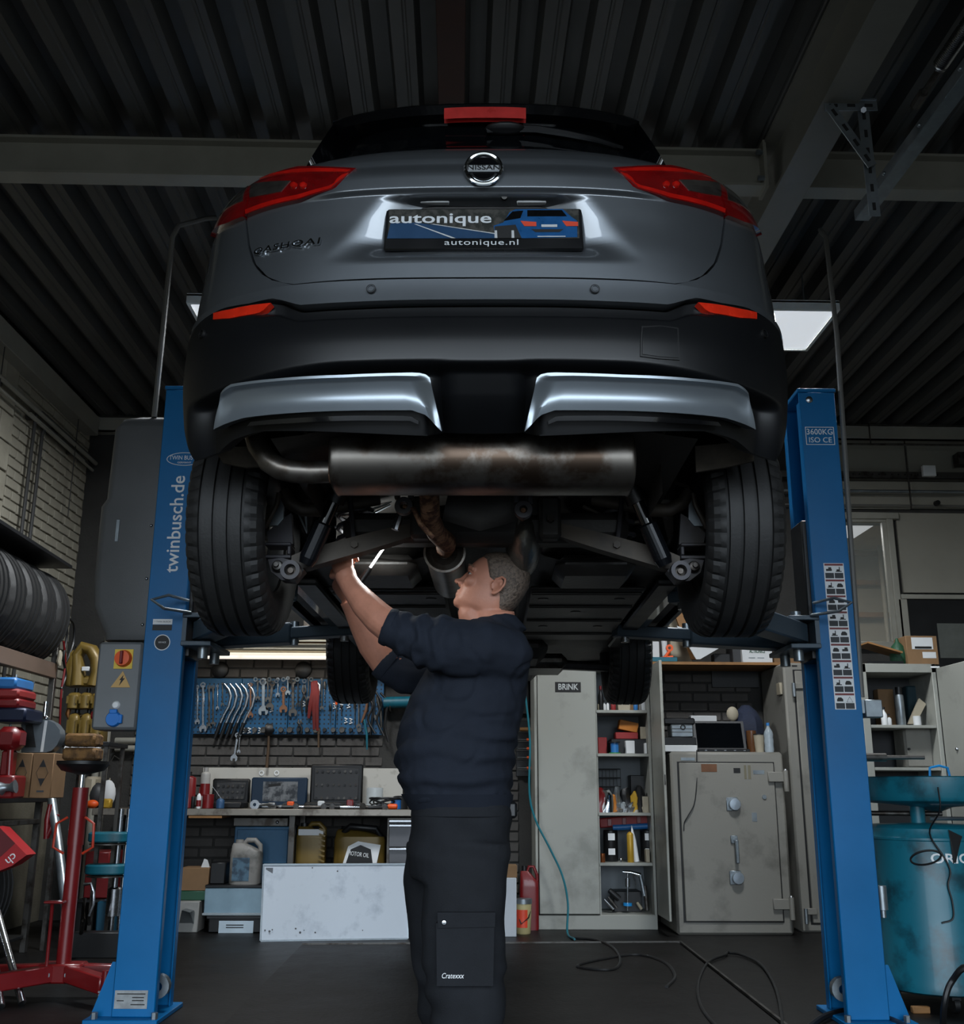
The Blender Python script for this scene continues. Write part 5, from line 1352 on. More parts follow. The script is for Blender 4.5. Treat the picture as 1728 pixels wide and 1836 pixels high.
# ---------------- workbench
YB0 = 7.75
zbt = at(500, 1451, YB0).z
xl_, xr_ = at(165, 1455, YB0).x, at(752, 1455, YB0).x
bench = thing('workbench', 'long worn metal-edged workbench under the blue pegboard', 'workbench', ((xl_+xr_)/2, 8.1, 0))
m_btop = mat('worn_bench_top', '#5c564e', .5, .2, col2='#3a342d', amt=.5, vs=6)
q = MB(); q.bb(xl_, xr_, YB0+.01, 8.43, zbt-.04, zbt, .004); q.build('worktop', m_btop, bench)
q = MB(); q.bb(xl_, xr_, YB0-.005, YB0+.012, zbt-.045, zbt+.002, .004); q.build('front_edge', mat('worn_edge_steel', '#8a847b', .4, .5, col2='#5d564e', amt=.42, vs=8), bench)
for px_ in (172, 523, 745):
    a = at(px_, 1500, 7.85); q = MB(); q.bb(a.x-.022, a.x+.022, 7.83, 7.875, 0, zbt-.04, .003); q.build('leg', m_dsteel, bench)
    q = MB(); q.bb(a.x-.022, a.x+.022, 8.36, 8.40, 0, zbt-.04, .003); q.build('leg', m_dsteel, bench)
q = MB(); q.bb(xl_, xr_, 8.37, 8.40, .12, .17); q.build('rear_rail', m_dsteel, bench)
a = at(345, 1463, YB0); q = MB(); q.bb(at(338, 1463, YB0).x, at(398, 1463, YB0).x, YB0-.001, YB0+.3, zbt-.062, zbt-.046); q.build('pull_out_board', m_wood, bench)
# backsplash board
sb = thing('backsplash_board', 'scuffed white board propped along the wall behind the bench cases', 'board', at(540, 1440, 8.41))
q = pb(MB(), 362, 1377, 722, 1440, 8.405, .015, .002, z0=zbt); q.build('board', mat('scuffed_white_board', '#b9b6ae', .6, 0, col2='#8d877c', amt=.36, vs=9), sb)
for px_ in (469, 496):
    a = at(px_, 1386, 8.404); q = MB(); q.lathe([(.012, 0), (.02, .003), (.02, .005), (.012, .005)], a, (0, -1, 0), 16, closed=True); q.build('grommet', m_white, sb)
# ---------------- pegboard
YPG = 8.40
peg = thing('pegboard', 'blue perforated metal tool board on the brick wall above the bench', 'tool board', at(515, 1318, YPG))
m_peg = mat('pegboard_blue', '#0b4a70', .45, 0, var=.12, vs=3)
xs0, xs1, zs0, zs1 = pr(346, 1217, 688, 1317, YPG)
n = 4
for k in range(n):
    q = MB(); a = xs0+(xs1-xs0)*k/n; b = xs0+(xs1-xs0)*(k+1)/n-.003; q.bb(a, b, YPG, YPG+.02, zs0, zs1, .003); q.build('panel', m_peg, peg)
q = MB()
for i in range(int((xs1-xs0)/.034)):
    for j in range(int((zs1-zs0)/.034)):
        x = xs0+.018+i*.034; z = zs0+.016+j*.034; q.add([(x-.006, YPG-.0008, z-.006), (x+.006, YPG-.0008, z-.006), (x+.006, YPG-.0008, z+.006), (x-.006, YPG-.0008, z+.006)], [(0, 1, 2, 3)])
o = q.build('peg_holes', m_blackp, peg); o['kind'] = 'stuff'
YT = YPG-.03
ORD = 'first second third fourth fifth sixth seventh eighth ninth tenth eleventh twelfth thirteenth fourteenth fifteenth'.split()
def hook(t, px, v):
    a = at(px, v, YT); q = MB(); q.cyl((a.x, YPG, a.z), (a.x, YT-.014, a.z), .003, n=6); q.build('hook', m_steel, t)
def spanner(px, v0, v1, lab, r=.011, ring=True, m=m_steel, dx=0):
    a, b = at(px, v0, YT), at(px+dx, v1, YT)
    t = thing('spanner', lab, 'spanner', b, group='tools on the blue pegboard'); dv = (a-b).normalized(); sd = Vector((dv.z, 0, -dv.x))
    q = MB(); q.bar(b, a, r*.95, .006, (0, 1, 0), .002); q.build('shank', m, t)
    q = MB(); q.lathe([(r*.6, -.005), (r*1.15, -.005), (r*1.15, .005), (r*.6, .005)], a, (0, 1, 0), 16, closed=True); q.build('ring_end', m, t)
    # open jaw
    q = MB(); c = b-dv*r*.6
    pts = []
    for an in (60, 20, -30, -75): pts.append((r*1.5*math.sin(R(an)), -r*1.5*math.cos(R(an)) if False else 0))
    out = [(-.55, 1.4), (.55, 1.4), (1.5, .4), (1.5, -.9), (1.0, -1.5), (.6, -1.4), (.6, -.3), (-.6, -.3), (-.6, -1.4), (-1.0, -1.5), (-1.5, -.9), (-1.5, .4)]
    q.prism([c+sd*(u*r)+dv*(w_*r)+Vector((0, -.005, 0)) for u, w_ in out], (0, .01, 0)); q.build('open_end', m, t)
    hook(t, px, v0)
    return t
spanner0 = spanner
def spanner(px, v0, v1, lab, r=.011, **k): return spanner0(px, v0, v1, lab, r*1.45, **k)
spanner(354, 1232, 1292, 'slim combination spanner at the far left end of the pegboard row', .009)
spanner(364, 1228, 1303, 'long bright ring spanner, second from the left on the pegboard', .013)
spanner(375, 1232, 1299, 'dull combination spanner, third from the left on the pegboard', .010, m=m_dsteel)
spanner(382, 1232, 1296, 'dull combination spanner, fourth from the left on the pegboard', .009, m=m_dsteel)
spanner(390, 1230, 1268, 'short thin spanner just left of the curved chrome bars', .006)
for k, px_ in enumerate((404, 414, 424, 434, 446)):
    t = thing('curved_lever', ['leftmost', 'second', 'middle', 'fourth', 'rightmost'][k]+' of five curved chrome levers with black grips on the pegboard', 'lever', at(px_-12, 1322, YT), group='tools on the blue pegboard')
    yy = YT-.012*(k % 2)
    pts = [at(px_-2, 1226, yy), at(px_+6, 1236, yy), at(px_+10, 1248, yy), at(px_+6, 1266, yy), at(px_-3, 1282, yy), at(px_-9, 1296, yy)]
    q = MB(); q.tube(pts, [.006, .009, .011, .011, .0105, .0105], 10, sx=.7); q.build('shaft', m_steel, t)
    q = MB(); q.tube([pts[-1], at(px_-14, 1310, yy), at(px_-20, 1325, yy)], [.013, .0145, .012], 10); q.build('grip', m_black, t)
    hook(t, px_-1, 1227)
spanner(449, 1228, 1280, 'rust-brown flat bar tool hanging right of the chrome levers', .010, m=mat('rusty_tool', '#6b4a35', .7, .3, var=.3))
spanner(472, 1222, 1270, 'large pale open-ended spanner hanging in the middle of the pegboard', .017, m=m_galv)
spanner(488, 1226, 1264, 'large dull spanner right of the pale one on the pegboard', .014, m=m_dsteel, dx=-4)
spanner(508, 1236, 1268, 'short stubby brown spanner in the middle of the pegboard', .014, m=MATS['rusty_tool'])
spanner(525, 1222, 1274, 'adjustable spanner with long dull handle near the red cloth', .015, m=m_dsteel)
# pliers
def pliers(px, v0, v1, lab, mg, w_=7):
    Y = YT
    t = thing('pliers', lab, 'pliers', at(px, v1, Y), group='tools on the blue pegboard'); vm = v0+(v1-v0)*.35
    q = MB(); q.tube([at(px-1.5, v0, Y), at(px-3, v0+(vm-v0)*.6, Y), at(px, vm, Y)], [.004, .009, .009], 8); q.tube([at(px+1.5, v0, Y), at(px+3, v0+(vm-v0)*.6, Y), at(px, vm, Y)], [.004, .009, .009], 8); q.build('jaws', m_dsteel, t)
    for sg in (-1, 1): q = MB(); q.tube([at(px, vm, Y), at(px+sg*w_*.7, vm+(v1-vm)*.4, Y), at(px+sg*w_*.5, v1, Y)], [.007, .009, .008], 8); q.build('handle', mg, t)
    hook(t, px, vm-2); return t
pliers(545, 1228, 1278, 'pair of black-handled pliers left of the red cloth', m_black)
pliers(537, 1290, 1316, 'small black pliers low on the pegboard below the brown spanner', m_black, 5)
# red cloth strips
t = thing('red_strap', 'red strap hanging in folds from the pegboard', 'strap', at(564, 1310, YT), group='tools on the blue pegboard')
for k, (x0, x1, vb) in enumerate(((560, 553, 1288), (563, 563, 1308), (566, 569, 1310))):
    q = MB(); q.tube([at(x0, 1221, YT-.01), at(x0+2, 1240, YT-.03), at((x0+x1)/2, 1265, YT-.025), at(x1, vb, YT-.012)], [.012, .022, .018, .010], 10, sx=.5); q.build('strand', mat('red_cloth', '#5c0f0e', .8, 0, var=.2, vs=12), t)
hook(t, 563, 1221)
q = MB(); q.tube([at(567, 1222, YT), at(573, 1228, YT-.02), at(572, 1245, YT-.02), at(568, 1262, YT)], .005, 8); one(q, 'white_cable_tie', m_white, 'white looped cable hanging right beside the red strap', 'cable')
# screwdrivers
def driver(px, v0, v1, lab, mh):
    Y = YT; t = thing('screwdriver', lab, 'screwdriver', at(px, v1, Y), group='tools on the blue pegboard'); vm = v0+(v1-v0)*.38
    q = MB(); q.tube([at(px, v0, Y), at(px, v0+3, Y), at(px, vm-2, Y), at(px, vm, Y)], [.007, .011, .010, .006], 10); q.build('handle', mh, t)
    q = MB(); q.cyl(at(px, vm, Y), at(px, v1, Y), .0038, n=8); q.build('blade', m_steel, t); return t
for k, (px_, v0, v1, mm, lab) in enumerate(((582, 1222, 1258, m_dsteel, 'steel punch hanging right of the white looped cable'), (589, 1221, 1240, m_black, 'stubby black screwdriver right of the steel punch'), (592, 1262, 1296, m_black, 'black screwdriver in the middle right of the pegboard'), (603, 1248, 1290, m_orange, 'orange-handled screwdriver beside the hanging front tyre'), (612, 1264, 1282, m_black, 'short black screwdriver under the front tyre'), (636, 1254, 1300, m_dsteel, 'long dull chisel under the front tyre'))):
    driver(px_, v0, v1, lab, mm)
for k, (x0, v0, x1, v1, r_, lab) in enumerate(((660, 1252, 648, 1296, .010, 'worn brown handle leaning at the right end of the pegboard'), (668, 1250, 664, 1318, .008, 'dark hanging rod at the right end of the pegboard'), (676, 1248, 684, 1305, .012, 'bundle stick at the pegboard right edge'), (653, 1290, 658, 1344, .008, 'teal rod hanging below the right end of the pegboard'))):
    q = MB(); q.tube([at(x0, v0, YT-.01*k), at((x0+x1)/2+2, (v0+v1)/2, YT-.01*k), at(x1, v1, YT-.01*k)], [r_, r_*1.2, r_*.8], 10); one(q, 'hanging_tool', (MATS['rusty_tool'], m_black, m_dsteel, m_teal)[k], lab, 'tool', 'tools on the blue pegboard')
XSP = [(399, 1226, 1262, .006, m_dsteel, 'thin dull spanner half hidden behind the chrome levers'), (462, 1222, 1250, .008, m_dsteel, 'short dull spanner left of the large pale one'), (480, 1220, 1252, .009, m_dsteel, 'dark spanner between the two large spanners'), (498, 1218, 1244, .008, m_steel, 'short bright spanner left of the stubby brown one'), (516, 1216, 1240, .009, m_galv, 'short pale spanner left of the adjustable one'), (534, 1220, 1262, .008, m_black, 'black hanging tool between adjustable spanner and pliers'), (553, 1216, 1250, .007, m_dsteel, 'dull rod spanner right behind the red strap'), (577, 1218, 1268, .007, m_dsteel, 'dull long spanner right of the white cable'), (597, 1218, 1246, .006, m_steel, 'small bright spanner beside the front tyre'), (643, 1252, 1300, .009, m_dsteel, 'dark spanner at the lower right of the pegboard'), (670, 1236, 1284, .010, m_dsteel, 'large dark spanner at the right edge of the pegboard')]
for px_, v0, v1, r_, mm, lab in XSP: spanner(px_, v0, v1, lab, r_, m=mm)
for k in range(9):
    px_ = 458+k*12.5; a = at(px_, 1218+3*(k % 2), YT-.02); q = MB(); q.lathe([(.010, -.004), (.018, -.004), (.018, .004), (.010, .004)], a, (.3*(k % 3-1), 1, .2), 14, closed=True); q.cyl((a.x, YT-.02, a.z+.014), (a.x, YPG, a.z+.014), .003, n=6)
    one(q, 'ring_fitting', m_steel if k % 2 else m_galv, ORD[k]+' small steel ring from the left along the pegboard top edge', 'ring', 'steel rings on the pegboard')
for k, (pts, lab) in enumerate((([(655, 1245), (668, 1265), (660, 1290), (672, 1315)], 'dark cable tangle, left strand at the right end of the pegboard'), ([(672, 1238), (684, 1262), (676, 1290), (688, 1320)], 'dark cable tangle, middle strand at the right end of the pegboard'), ([(682, 1242), (694, 1260), (690, 1300), (696, 1330)], 'dark cable tangle, right strand at the right end of the pegboard'))):
    q = MB(); q.tube(cr([at(x, v, YT-.03-.01*k) for x, v in pts]), .009, 8); one(q, 'hanging_cable', m_black, lab, 'cable', 'cables on the pegboard end')
# two spanners below, mop-like black stick
spanner(426, 1318, 1356, 'bright open-ended spanner hanging below the pegboard left half', .012, dx=-6)
spanner(430, 1318, 1346, 'thin bright spanner hanging beside the open-ended one below the board', .006, dx=-2)
t = thing('rubber_mallet', 'black round-headed mallet hanging head up over the bench', 'mallet', at(478, 1374, YT))
q = MB(); q.lathe([(.001, -.03), (.04, -.03), (.046, -.02), (.046, .02), (.04, .03), (.001, .03)], at(482, 1308, YT-.02), (1, .2, 0), 18); q.build('head', m_black, t)
q = MB(); q.tube([at(482, 1310, YT-.02), at(481, 1340, YT-.02), at(478, 1376, YT-.02)], [.009, .010, .012], 10); q.build('handle', mat('worn_dark_wood', '#4a3826', .7, 0, var=.2), t)
q = MB(); q.cyl(at(571, 1316, YT), at(571, 1340, YT), .008, n=10); q.tube([at(571, 1316, YT), at(572, 1306, YT)], .011, 10); one(q, 'hanging_tool', MATS['worn_dark_wood'], 'short wooden handle poking down below the pegboard', 'tool')
# sockets clipped in the bottom row
for k in range(15):
    px_ = 442+k*15.6; r_ = .016+.004*(k % 3)
    a = at(px_, 1309, YPG-.001); q = MB(); L = .04
    q.lathe([(r_*.55, L), (r_*.9, L), (r_, L*.8), (r_, 0), (.001, 0)], a, (0, -1, 0), 14)
    one(q, 'socket', m_dsteel if k % 3 else m_black, ORD[k]+' round steel socket from the left along the bottom edge of the pegboard', 'socket', 'sockets along the pegboard foot')
CLIPL = ['white spring clip at the left end of the bottom clip row', 'second white spring clip of the bottom row', 'third white spring clip of the bottom row', 'fourth white spring clip of the bottom row', 'lone white clip under the black pliers', 'first white clip of the row by the tyre', 'second white clip of the row by the tyre', 'third white clip of the row by the tyre', 'fourth white clip of the row by the tyre', 'lone white clip under the large dull spanner', 'left clip of the low pair under the tyre', 'right clip of the low pair under the tyre']
for k, (px_, v_) in enumerate(((438, 1310), (447, 1310), (456, 1310), (466, 1310), (545, 1262), (600, 1266), (612, 1267), (625, 1265), (637, 1266), (487, 1272), (620, 1292), (629, 1293))):
    a = at(px_, v_, YPG-.002); q = MB(); q.tube([a+Vector((-.012, -.004, .02)), a+Vector((.012, -.006, .012)), a+Vector((-.006, -.012, 0)), a+Vector((.012, -.006, -.012)), a+Vector((-.012, -.004, -.02))], .005, 6)
    one(q, 'peg_clip', m_white, CLIPL[k]+' on the pegboard', 'clip', 'white clips on the pegboard')
# discs on the wall above
for px_, lab in ((395, 'left one of two black round discs fixed to the wall above the pegboard'), (544, 'right one of two black round discs fixed to the wall above the pegboard')):
    a = at(px_, 1201, 8.43); q = MB(); q.lathe([(.001, .03), (.05, .03), (.065, .02), (.068, 0), (.001, 0)], a, (0, -1, 0), 24); one(q, 'wall_disc', m_black, lab, 'disc')
# teal roll
q = MB(); a = at(688, 1260, 8.34); b = at(760, 1258, 8.34); q.cyl(a, b, .045, n=20); t = one(q, 'tarpaulin_roll', m_teal, 'teal rolled sheet resting on wall pegs right of the tool board', 'roll')
for px_ in (700, 745):
    a = at(px_, 1272, 8.34); q = MB(); q.tube([(a.x, 8.45, a.z-.01), (a.x, 8.29, a.z-.01), (a.x, 8.27, a.z+.02)], .006, 6); one(q, 'wall_peg', m_dsteel, ('left' if px_ == 700 else 'right')+' steel wall peg under the teal rolled sheet', 'peg')
# ---------------- lamp and shelf over the bench
zl0 = at(470, 1176, 8.15).z
t = thing('strip_light', 'lit fluorescent strip light over the workbench', 'strip light', at(476, 1170, 8.2))
a, b = at(362, 1176, 8.15), at(640, 1176, 8.15)
q = MB(); q.cyl((a.x, 8.15, zl0), (b.x, 8.15, zl0), .026, n=16); q.build('tube', mat('fluorescent_tube', '#fff6e6', .4, 0, var=0, emit=.85), t)
q = MB(); q.bb(a.x-.03, b.x+.03, 8.10, 8.20, zl0+.035, zl0+.06, .006); q.build('reflector', mat('cream_enamel', '#c7bda6', .5, 0, var=.1), t)
for x in (a.x-.015, b.x+.015): q = MB(); q.box((x, 8.15, zl0+.005), (.03, .05, .07), bev=.006); q.build('lamp_holder', m_white, t)
la = bpy.data.lights.new('strip_light_glow', 'AREA'); la.shape = 'RECTANGLE'; la.size = b.x-a.x-.05; la.size_y = .05; la.energy = 3.0; la.color = (1, .93, .82)
lo = bpy.data.objects.new('strip_light_glow', la); COL.objects.link(lo); lo.parent = t; lo.location = Vector(((a.x+b.x)/2, 8.15, zl0-.04))-t.location
zsf = at(470, 1141, 8.0).z
t = thing('wall_shelf', 'cream steel shelf with rails high over the workbench', 'shelf', at(470, 1150, 8.2))
xa_, xb_ = at(330, 1150, 8.0).x, at(930, 1150, 8.0).x
q = MB(); q.bb(xa_, xb_, 8.0, 8.43, zsf, zsf+.02); q.build('board', m_wood, t)
for v0, v1, yy in ((1146, 1150, 8.0), (1153, 1164, 8.06)):
    z0, z1 = at(470, v1, yy).z, at(470, v0, yy).z; q = MB(); q.bb(xa_, xb_, yy, yy+.02, z0, z1, .003); q.build('rail', MATS['cream_enamel'], t)
for px_ in (432, 600):
    a = at(px_, 1150, 8.0); q = MB(); q.bb(a.x-.015, a.x+.015, 7.99, 8.43, a.z-.02, zsf, .003); q.build('bracket', MATS['cream_enamel'], t)
# clutter on the high shelf
z0 = zsf+.02
m_wsheet = mat('crumpled_white_sheet', '#b9b2a6', .7, 0, col2='#8b8377', amt=.45, vs=14)
q = MB(); G = []
for i in range(9):
    G.append([Vector((at(420+i*16, 1140, 8.1).x, 8.05+.3*j/7, z0+.002+.10*abs(noise.noise(Vector((i*.7, j*.5, 1))))+.05*math.sin(i*1.3)**2)) for j in range(8)])
q.grid(G); q.build; o = one(q, 'packing_sheet', m_wsheet, 'crumpled pale packing sheet lying on the high shelf', 'sheet')
q = MB(); x_, x2_, _, _ = pr(545, 1085, 590, 1110, 8.05); q.bb(x_, x2_, 8.05, 8.3, z0, z0+.30, .004); one(q, 'paper_bundle', mat('stacked_paper', '#a59c8f', .8, 0, col2='#6f665c', amt=.48, vs=22), 'tall bundle of creased papers on the high shelf behind the wheel', 'papers')
q = MB(); a = at(572, 1112, 8.02); q.sph((a.x, 8.02+.03, z0+.14), (.055, .045, .035), 14, 8); q.bb(a.x-.06, a.x+.06, 8.02, 8.1, z0, z0+.12, .01); one(q, 'orange_case', m_orange, 'orange plastic case on the high shelf behind the rear wheel', 'case')
q = MB(); x_, x2_, _, _ = pr(366, 1100, 430, 1140, 8.05); q.bb(x_, x2_, 8.06, 8.35, z0, z0+.2, .004); one(q, 'white_carton', m_paper, 'plain white carton on the left end of the high shelf', 'box')

# ---------------- on the workbench
def opencase(name, lab, x0, v0, x1, Y, m, inner, n=7):
    "a tool case standing open: lid up, tray in front"
    xa, xb, za, zb2 = pr(x0, v0, x1, 1440, Y)
    t = thing(name, lab, 'tool case', ((xa+xb)/2, Y, zbt))
    q = MB(); q.bb(xa, xb, Y, Y+.05, zbt+.03, zb2, .012); lid = q.build('lid', m, t)
    q = MB(); q.bb(xa+.03, xb-.03, Y-.004, Y+.01, zbt+.06, zb2-.03, .004); q.build('lid_liner', inner, t)
    q = MB(); q.bb(xa, xb, Y-.28, Y, zbt, zbt+.045, .008); q.build('tray', m, t)
    for r_ in range(3):
        for k in range(n):
            x = xa+.05+(xb-xa-.1)*k/(n-1); z = zbt+.075+(zb2-zbt-.13)*r_/2
            q = MB(); q.cyl((x, Y-.004, z), (x, Y-.014, z), .010-.002*(r_ % 2), n=10); q.build('socket_holder', m_dsteel if (k+r_) % 3 else m_black, lid)
    return t
opencase('socket_case', 'small black open socket case at the left of the bench', 380, 1396, 447, 8.30, m_black, m_gdark, 6)
opencase('socket_case', 'large black open socket case in the middle of the bench', 556, 1370, 650, 8.28, m_black, m_gdark, 8)
xa, xb, za, zb2 = pr(450, 1394, 550, 1440, 8.24)
t = thing('blue_case', 'flat blue metal case with a worn label standing on the bench', 'tool case', ((xa+xb)/2, 8.24, zbt))
q = MB(); q.bb(xa, xb, 8.24, 8.30, zbt, zb2, .01); q.build('shell', mat('case_blue', '#12293e', .5, .2, var=.15), t)
q = MB(); q.bb(xa+.09, xb-.07, 8.238, 8.241, zbt+.05, zb2-.03); q.build('worn_label', mat('worn_label', '#6f7275', .7, 0, col2='#2b3036', amt=.5, vs=14), t)
q = MB(); q.bar((xa+.13, 8.237, zb2-.06), (xb-.2, 8.237, zb2-.05), .02, .002, (0, 1, 0)); q.build('label_stripe', m_blackp, t)
# bottles and cans left on the bench
jar('spray_can', 'tall white spray can at the left end of the bench', 'spray can', 370, 1376, 8.1, zbt, 17, mat('dusty_white', '#9a9894', .5), CAN, (.5, .9, 1), MATS['dusty_white'], band=(.3, .6, m_red))
jar('fire_extinguisher', 'red extinguisher standing half hidden behind the left lift post', 'extinguisher', 341, 1385, 8.0, zbt, 24, m_red, CAN, (.3, .88, 1.02), m_black)
jar('spray_can', 'slim dark spray can nearest the left lift post', 'spray can', 347, 1425, 7.9, zbt, 7, m_black, CAN, (.5, .9, 1), m_red)
jar('glue_bottle', 'thin white and red glue bottle on the bench edge', 'bottle', 358, 1412, 7.9, zbt, 8, m_white, SQZ, (.25, .7, 1), m_red, band=(.1, .4, m_red))
jar('grease_tin', 'low red tin on the left of the bench', 'tin', 374, 1424, 7.95, zbt, 20, m_red, None, (.9, .9, 1), m_dsteel)
t = jar('oil_can', 'blue and grey oil can with a thin spout on the bench', 'oil can', 396, 1424, 7.9, zbt, 15, mat('oilcan_blue', '#2d4f73', .4, .2, var=.2), SQZ)
q = MB(); a = at(396, 1432, 7.9); q.tube([(a.x, 7.9, a.z), at(388, 1420, 7.9), at(379, 1408, 7.9)], [.006, .004, .002], 8); q.build('spout', m_steel, t)
# tools lying on the bench
t = thing('torque_wrench', 'chrome ratchet wrench lying along the front of the bench', 'wrench', (at(470, 1445, 7.86).x, 7.86, zbt))
a = at(457, 1442, 7.84); b = at(493, 1442, 7.84); z = zbt+.03
q = MB(); q.lathe([(.012, -.012), (.034, -.012), (.034, .012), (.012, .012)], (a.x, 7.84, z), (0, 1, 0), 20, closed=True); q.build('head', m_steel, t)
q = MB(); q.tube([(a.x+.03, 7.84, z), (a.x+.09, 7.84, z), (a.x+.1, 7.84, z), (b.x, 7.84, z)], [.010, .010, .016, .016], 12); q.build('handle', m_steel, t)
LAY = [(470, 500, 7.95, .04, m_galv, 'galvanised bar lying on the bench left of the middle'), (500, 560, 7.92, .035, m_steel, 'long chrome extension bar lying along the bench'), (505, 540, 7.85, .012, m_black, 'black ratchet handle on the bench front'), (545, 590, 7.86, .012, m_dsteel, 'dull steel pry bar on the bench front'), (590, 625, 8.0, .055, m_steel, 'bright steel tool lying in the large socket case tray'), (600, 650, 7.9, .012, m_black, 'black tool roll on the bench right of the middle'), (560, 605, 7.95, .05, m_black, 'black rubber grip bar lying before the large socket case'), (625, 648, 7.98, .06, m_dsteel, 'short steel bar on top of the socket tray'), (470, 520, 8.02, .04, m_black, 'black breaker bar behind the chrome ratchet wrench'), (520, 575, 8.02, .04, m_dsteel, 'dull extension bar behind the long chrome one'), (610, 660, 7.84, .02, m_steel, 'bright flat wrench near the front right of the bench'), (640, 690, 7.9, .02, m_dsteel, 'dull wrench lying near the coiled cable'), (660, 700, 7.82, .02, m_black, 'black handled file at the bench front by the mechanic')]
for k, (x0, x1, yy, dz, mm, lab) in enumerate(LAY):
    a = at(x0, 1442, yy).x; b = at(x1, 1442, yy).x; zt = zbt+.014
    t = thing('bench_tool', lab, 'tool', ((a+b)/2, yy, zbt), group='tools lying on the workbench')
    q = MB(); q.tube([(a, yy, zt), (a+.03, yy, zt), (b-.05, yy+.01, zt)], [.012, .014, .010], 10); q.build('shaft', mm, t)
    q = MB(); q.lathe([(.001, -.014), (.022, -.012), (.022, .012), (.001, .014)], (b-.04, yy+.01, zt+.006), (0, 1, .3), 12); q.build('head', m_steel if mm is not m_steel else m_dsteel, t)
for k, (px_, v0, mm, lab) in enumerate(((627, 1434, m_red, 'small red box among the bench tools'), (575, 1436, m_paper, 'white folded rag among the bench tools'), (520, 1437, m_orange, 'tiny orange lid among the bench tools'))):
    xa, xb, _, zz = pr(px_-6, v0, px_+6, 1448, 7.88); q = MB(); q.bb(xa, xb, 7.88, 7.93, zbt, max(zz, zbt+.02), .006); one(q, 'bench_item', mm, lab, 'box')
a = at(703, 1446, 7.85)
t = thing('screwdriver', 'screwdriver with a thick orange handle lying near the mechanic', 'screwdriver', (a.x-.08, 7.85, zbt))
q = MB(); q.tube([(a.x-.035, 7.85, zbt+.02), (a.x-.02, 7.85, zbt+.02), (a.x+.03, 7.85, zbt+.02), (a.x+.038, 7.85, zbt+.02)], [.012, .02, .02, .012], 10); q.build('handle', m_orange, t)
q = MB(); q.cyl((a.x-.035, 7.85, zbt+.02), (a.x-.17, 7.87, zbt+.008), .005, n=8); q.build('blade', m_steel, t)
t = thing('work_cable', 'coiled black cable heaped at the right end of the bench', 'cable', (at(690, 1440, 8.0).x, 8.0, zbt))
pts = []
for i in range(60):
    th = i*.42; pts.append((at(690, 1440, 8.0).x+(.10+.02*math.sin(i*.31))*math.cos(th), 8.0+.07*math.sin(th), zbt+.03+.05*abs(math.sin(th*.5+i*.05))))
q = MB(); q.tube(pts, .006, 6); q.build('coil', m_black, t)
jar('glass_tub', 'dusty clear tub behind the cable coil on the bench', 'tub', 672, 1412, 8.2, zbt, 30, m_clear)
jar('blue_cap_jar', 'small blue lid on the bench by the cable coil', 'lid', 710, 1434, 8.0, zbt, 18, mat('lid_blue', '#1f63a8', .4))
jar('dark_drill_body', 'dark power tool body at the bench end next to the mechanic', 'power tool', 718, 1424, 8.05, zbt, 26, m_black, CAN)

# ---------------- under the workbench
def zfl(px, v): return P(px, v, z=0).y
t = thing('blue_cabinet', 'blue steel cabinet with a grey drawer top under the bench', 'cabinet', at(468, 1590, 8.0)); t.location.z = 0; ORIG[t.name] = t.location.copy()
m_bcab = mat('faded_blue_steel', '#2f6285', .5, .1, col2='#254e6b', amt=.4, vs=4)
xa, xb, za, zb2 = pr(418, 1482, 517, 1590, 8.0)
q = MB(); q.bb(xa, xb, 8.0, 8.38, 0, zb2, .004); q.build('body', m_bcab, t)
q = MB(); q.bb(xa+.02, xb-.01, 7.99, 8.0, za+.16, zb2-.02, .003); q.build('door', m_bcab, t)
xa, xb, za, zb3 = pr(419, 1466, 517, 1479, 8.0); q = MB(); q.bb(xa, xb, 7.99, 8.38, zb2+.002, zb3, .004); q.build('drawer', m_dsteel, t)
q = MB(); a = at(497, 1474, 7.985); q.sph(a, .012, 10, 6); q.build('knob', m_steel, t)
# stacked organiser boxes
yb_ = 7.72
t = thing('storage_box', 'black lidded storage box with a white label on the floor', 'storage box', (at(420, 1685, yb_).x, yb_+.15, 0))
xa, xb, za, zb2 = pr(372, 1642, 470, 1686, yb_); q = MB(); q.bb(xa, xb, yb_, yb_+.3, 0, zb2, .01); q.build('tub', m_black, t)
q = MB(); q.bb(xa-.01, xb+.01, yb_-.01, yb_+.31, zb2-.02, zb2+.0, .004); q.build('rim', m_gdark, t)
xa2, xb2_, za2, zb2_ = pr(392, 1651, 454, 1673, yb_-.002); q = MB(); q.bb(xa2, xb2_, yb_-.003, yb_, za2, zb2_); lb = q.build('label', mat('pale_blue_label', '#b9c9d4', .6), t)
for k in (.62, .42): q = MB(); q.bb(xa2+.05, xa2+.17, yb_-.0045, yb_-.003, za2+(zb2_-za2)*k, za2+(zb2_-za2)*k+.006); q.build('print_line', m_blackp, lb)
zz0 = zb2
t = thing('storage_box', 'clear blue-grey drawer box stacked on the black storage box', 'storage box', (at(420, 1640, yb_).x, yb_+.15, zz0))
xa, xb, za, zb2 = pr(366, 1592, 470, 1638, yb_); q = MB(); q.bb(xa, xb, yb_, yb_+.28, zz0, zb2, .006); q.build('drawer', mat('frosted_blue_plastic', '#7f99a8', .3, 0, var=.12, vs=6), t)
q = MB(); q.bb(xa-.005, xb+.005, yb_-.02, yb_+.0, zz0+.004, zz0+.02, .003); q.build('drawer_lip', m_clear, t)
q = MB(); q.bb(xa, xb, yb_-.005, yb_+.285, zb2, zb2+.02, .004); q.build('top_tray', m_black, t)
zz1 = zb2+.02
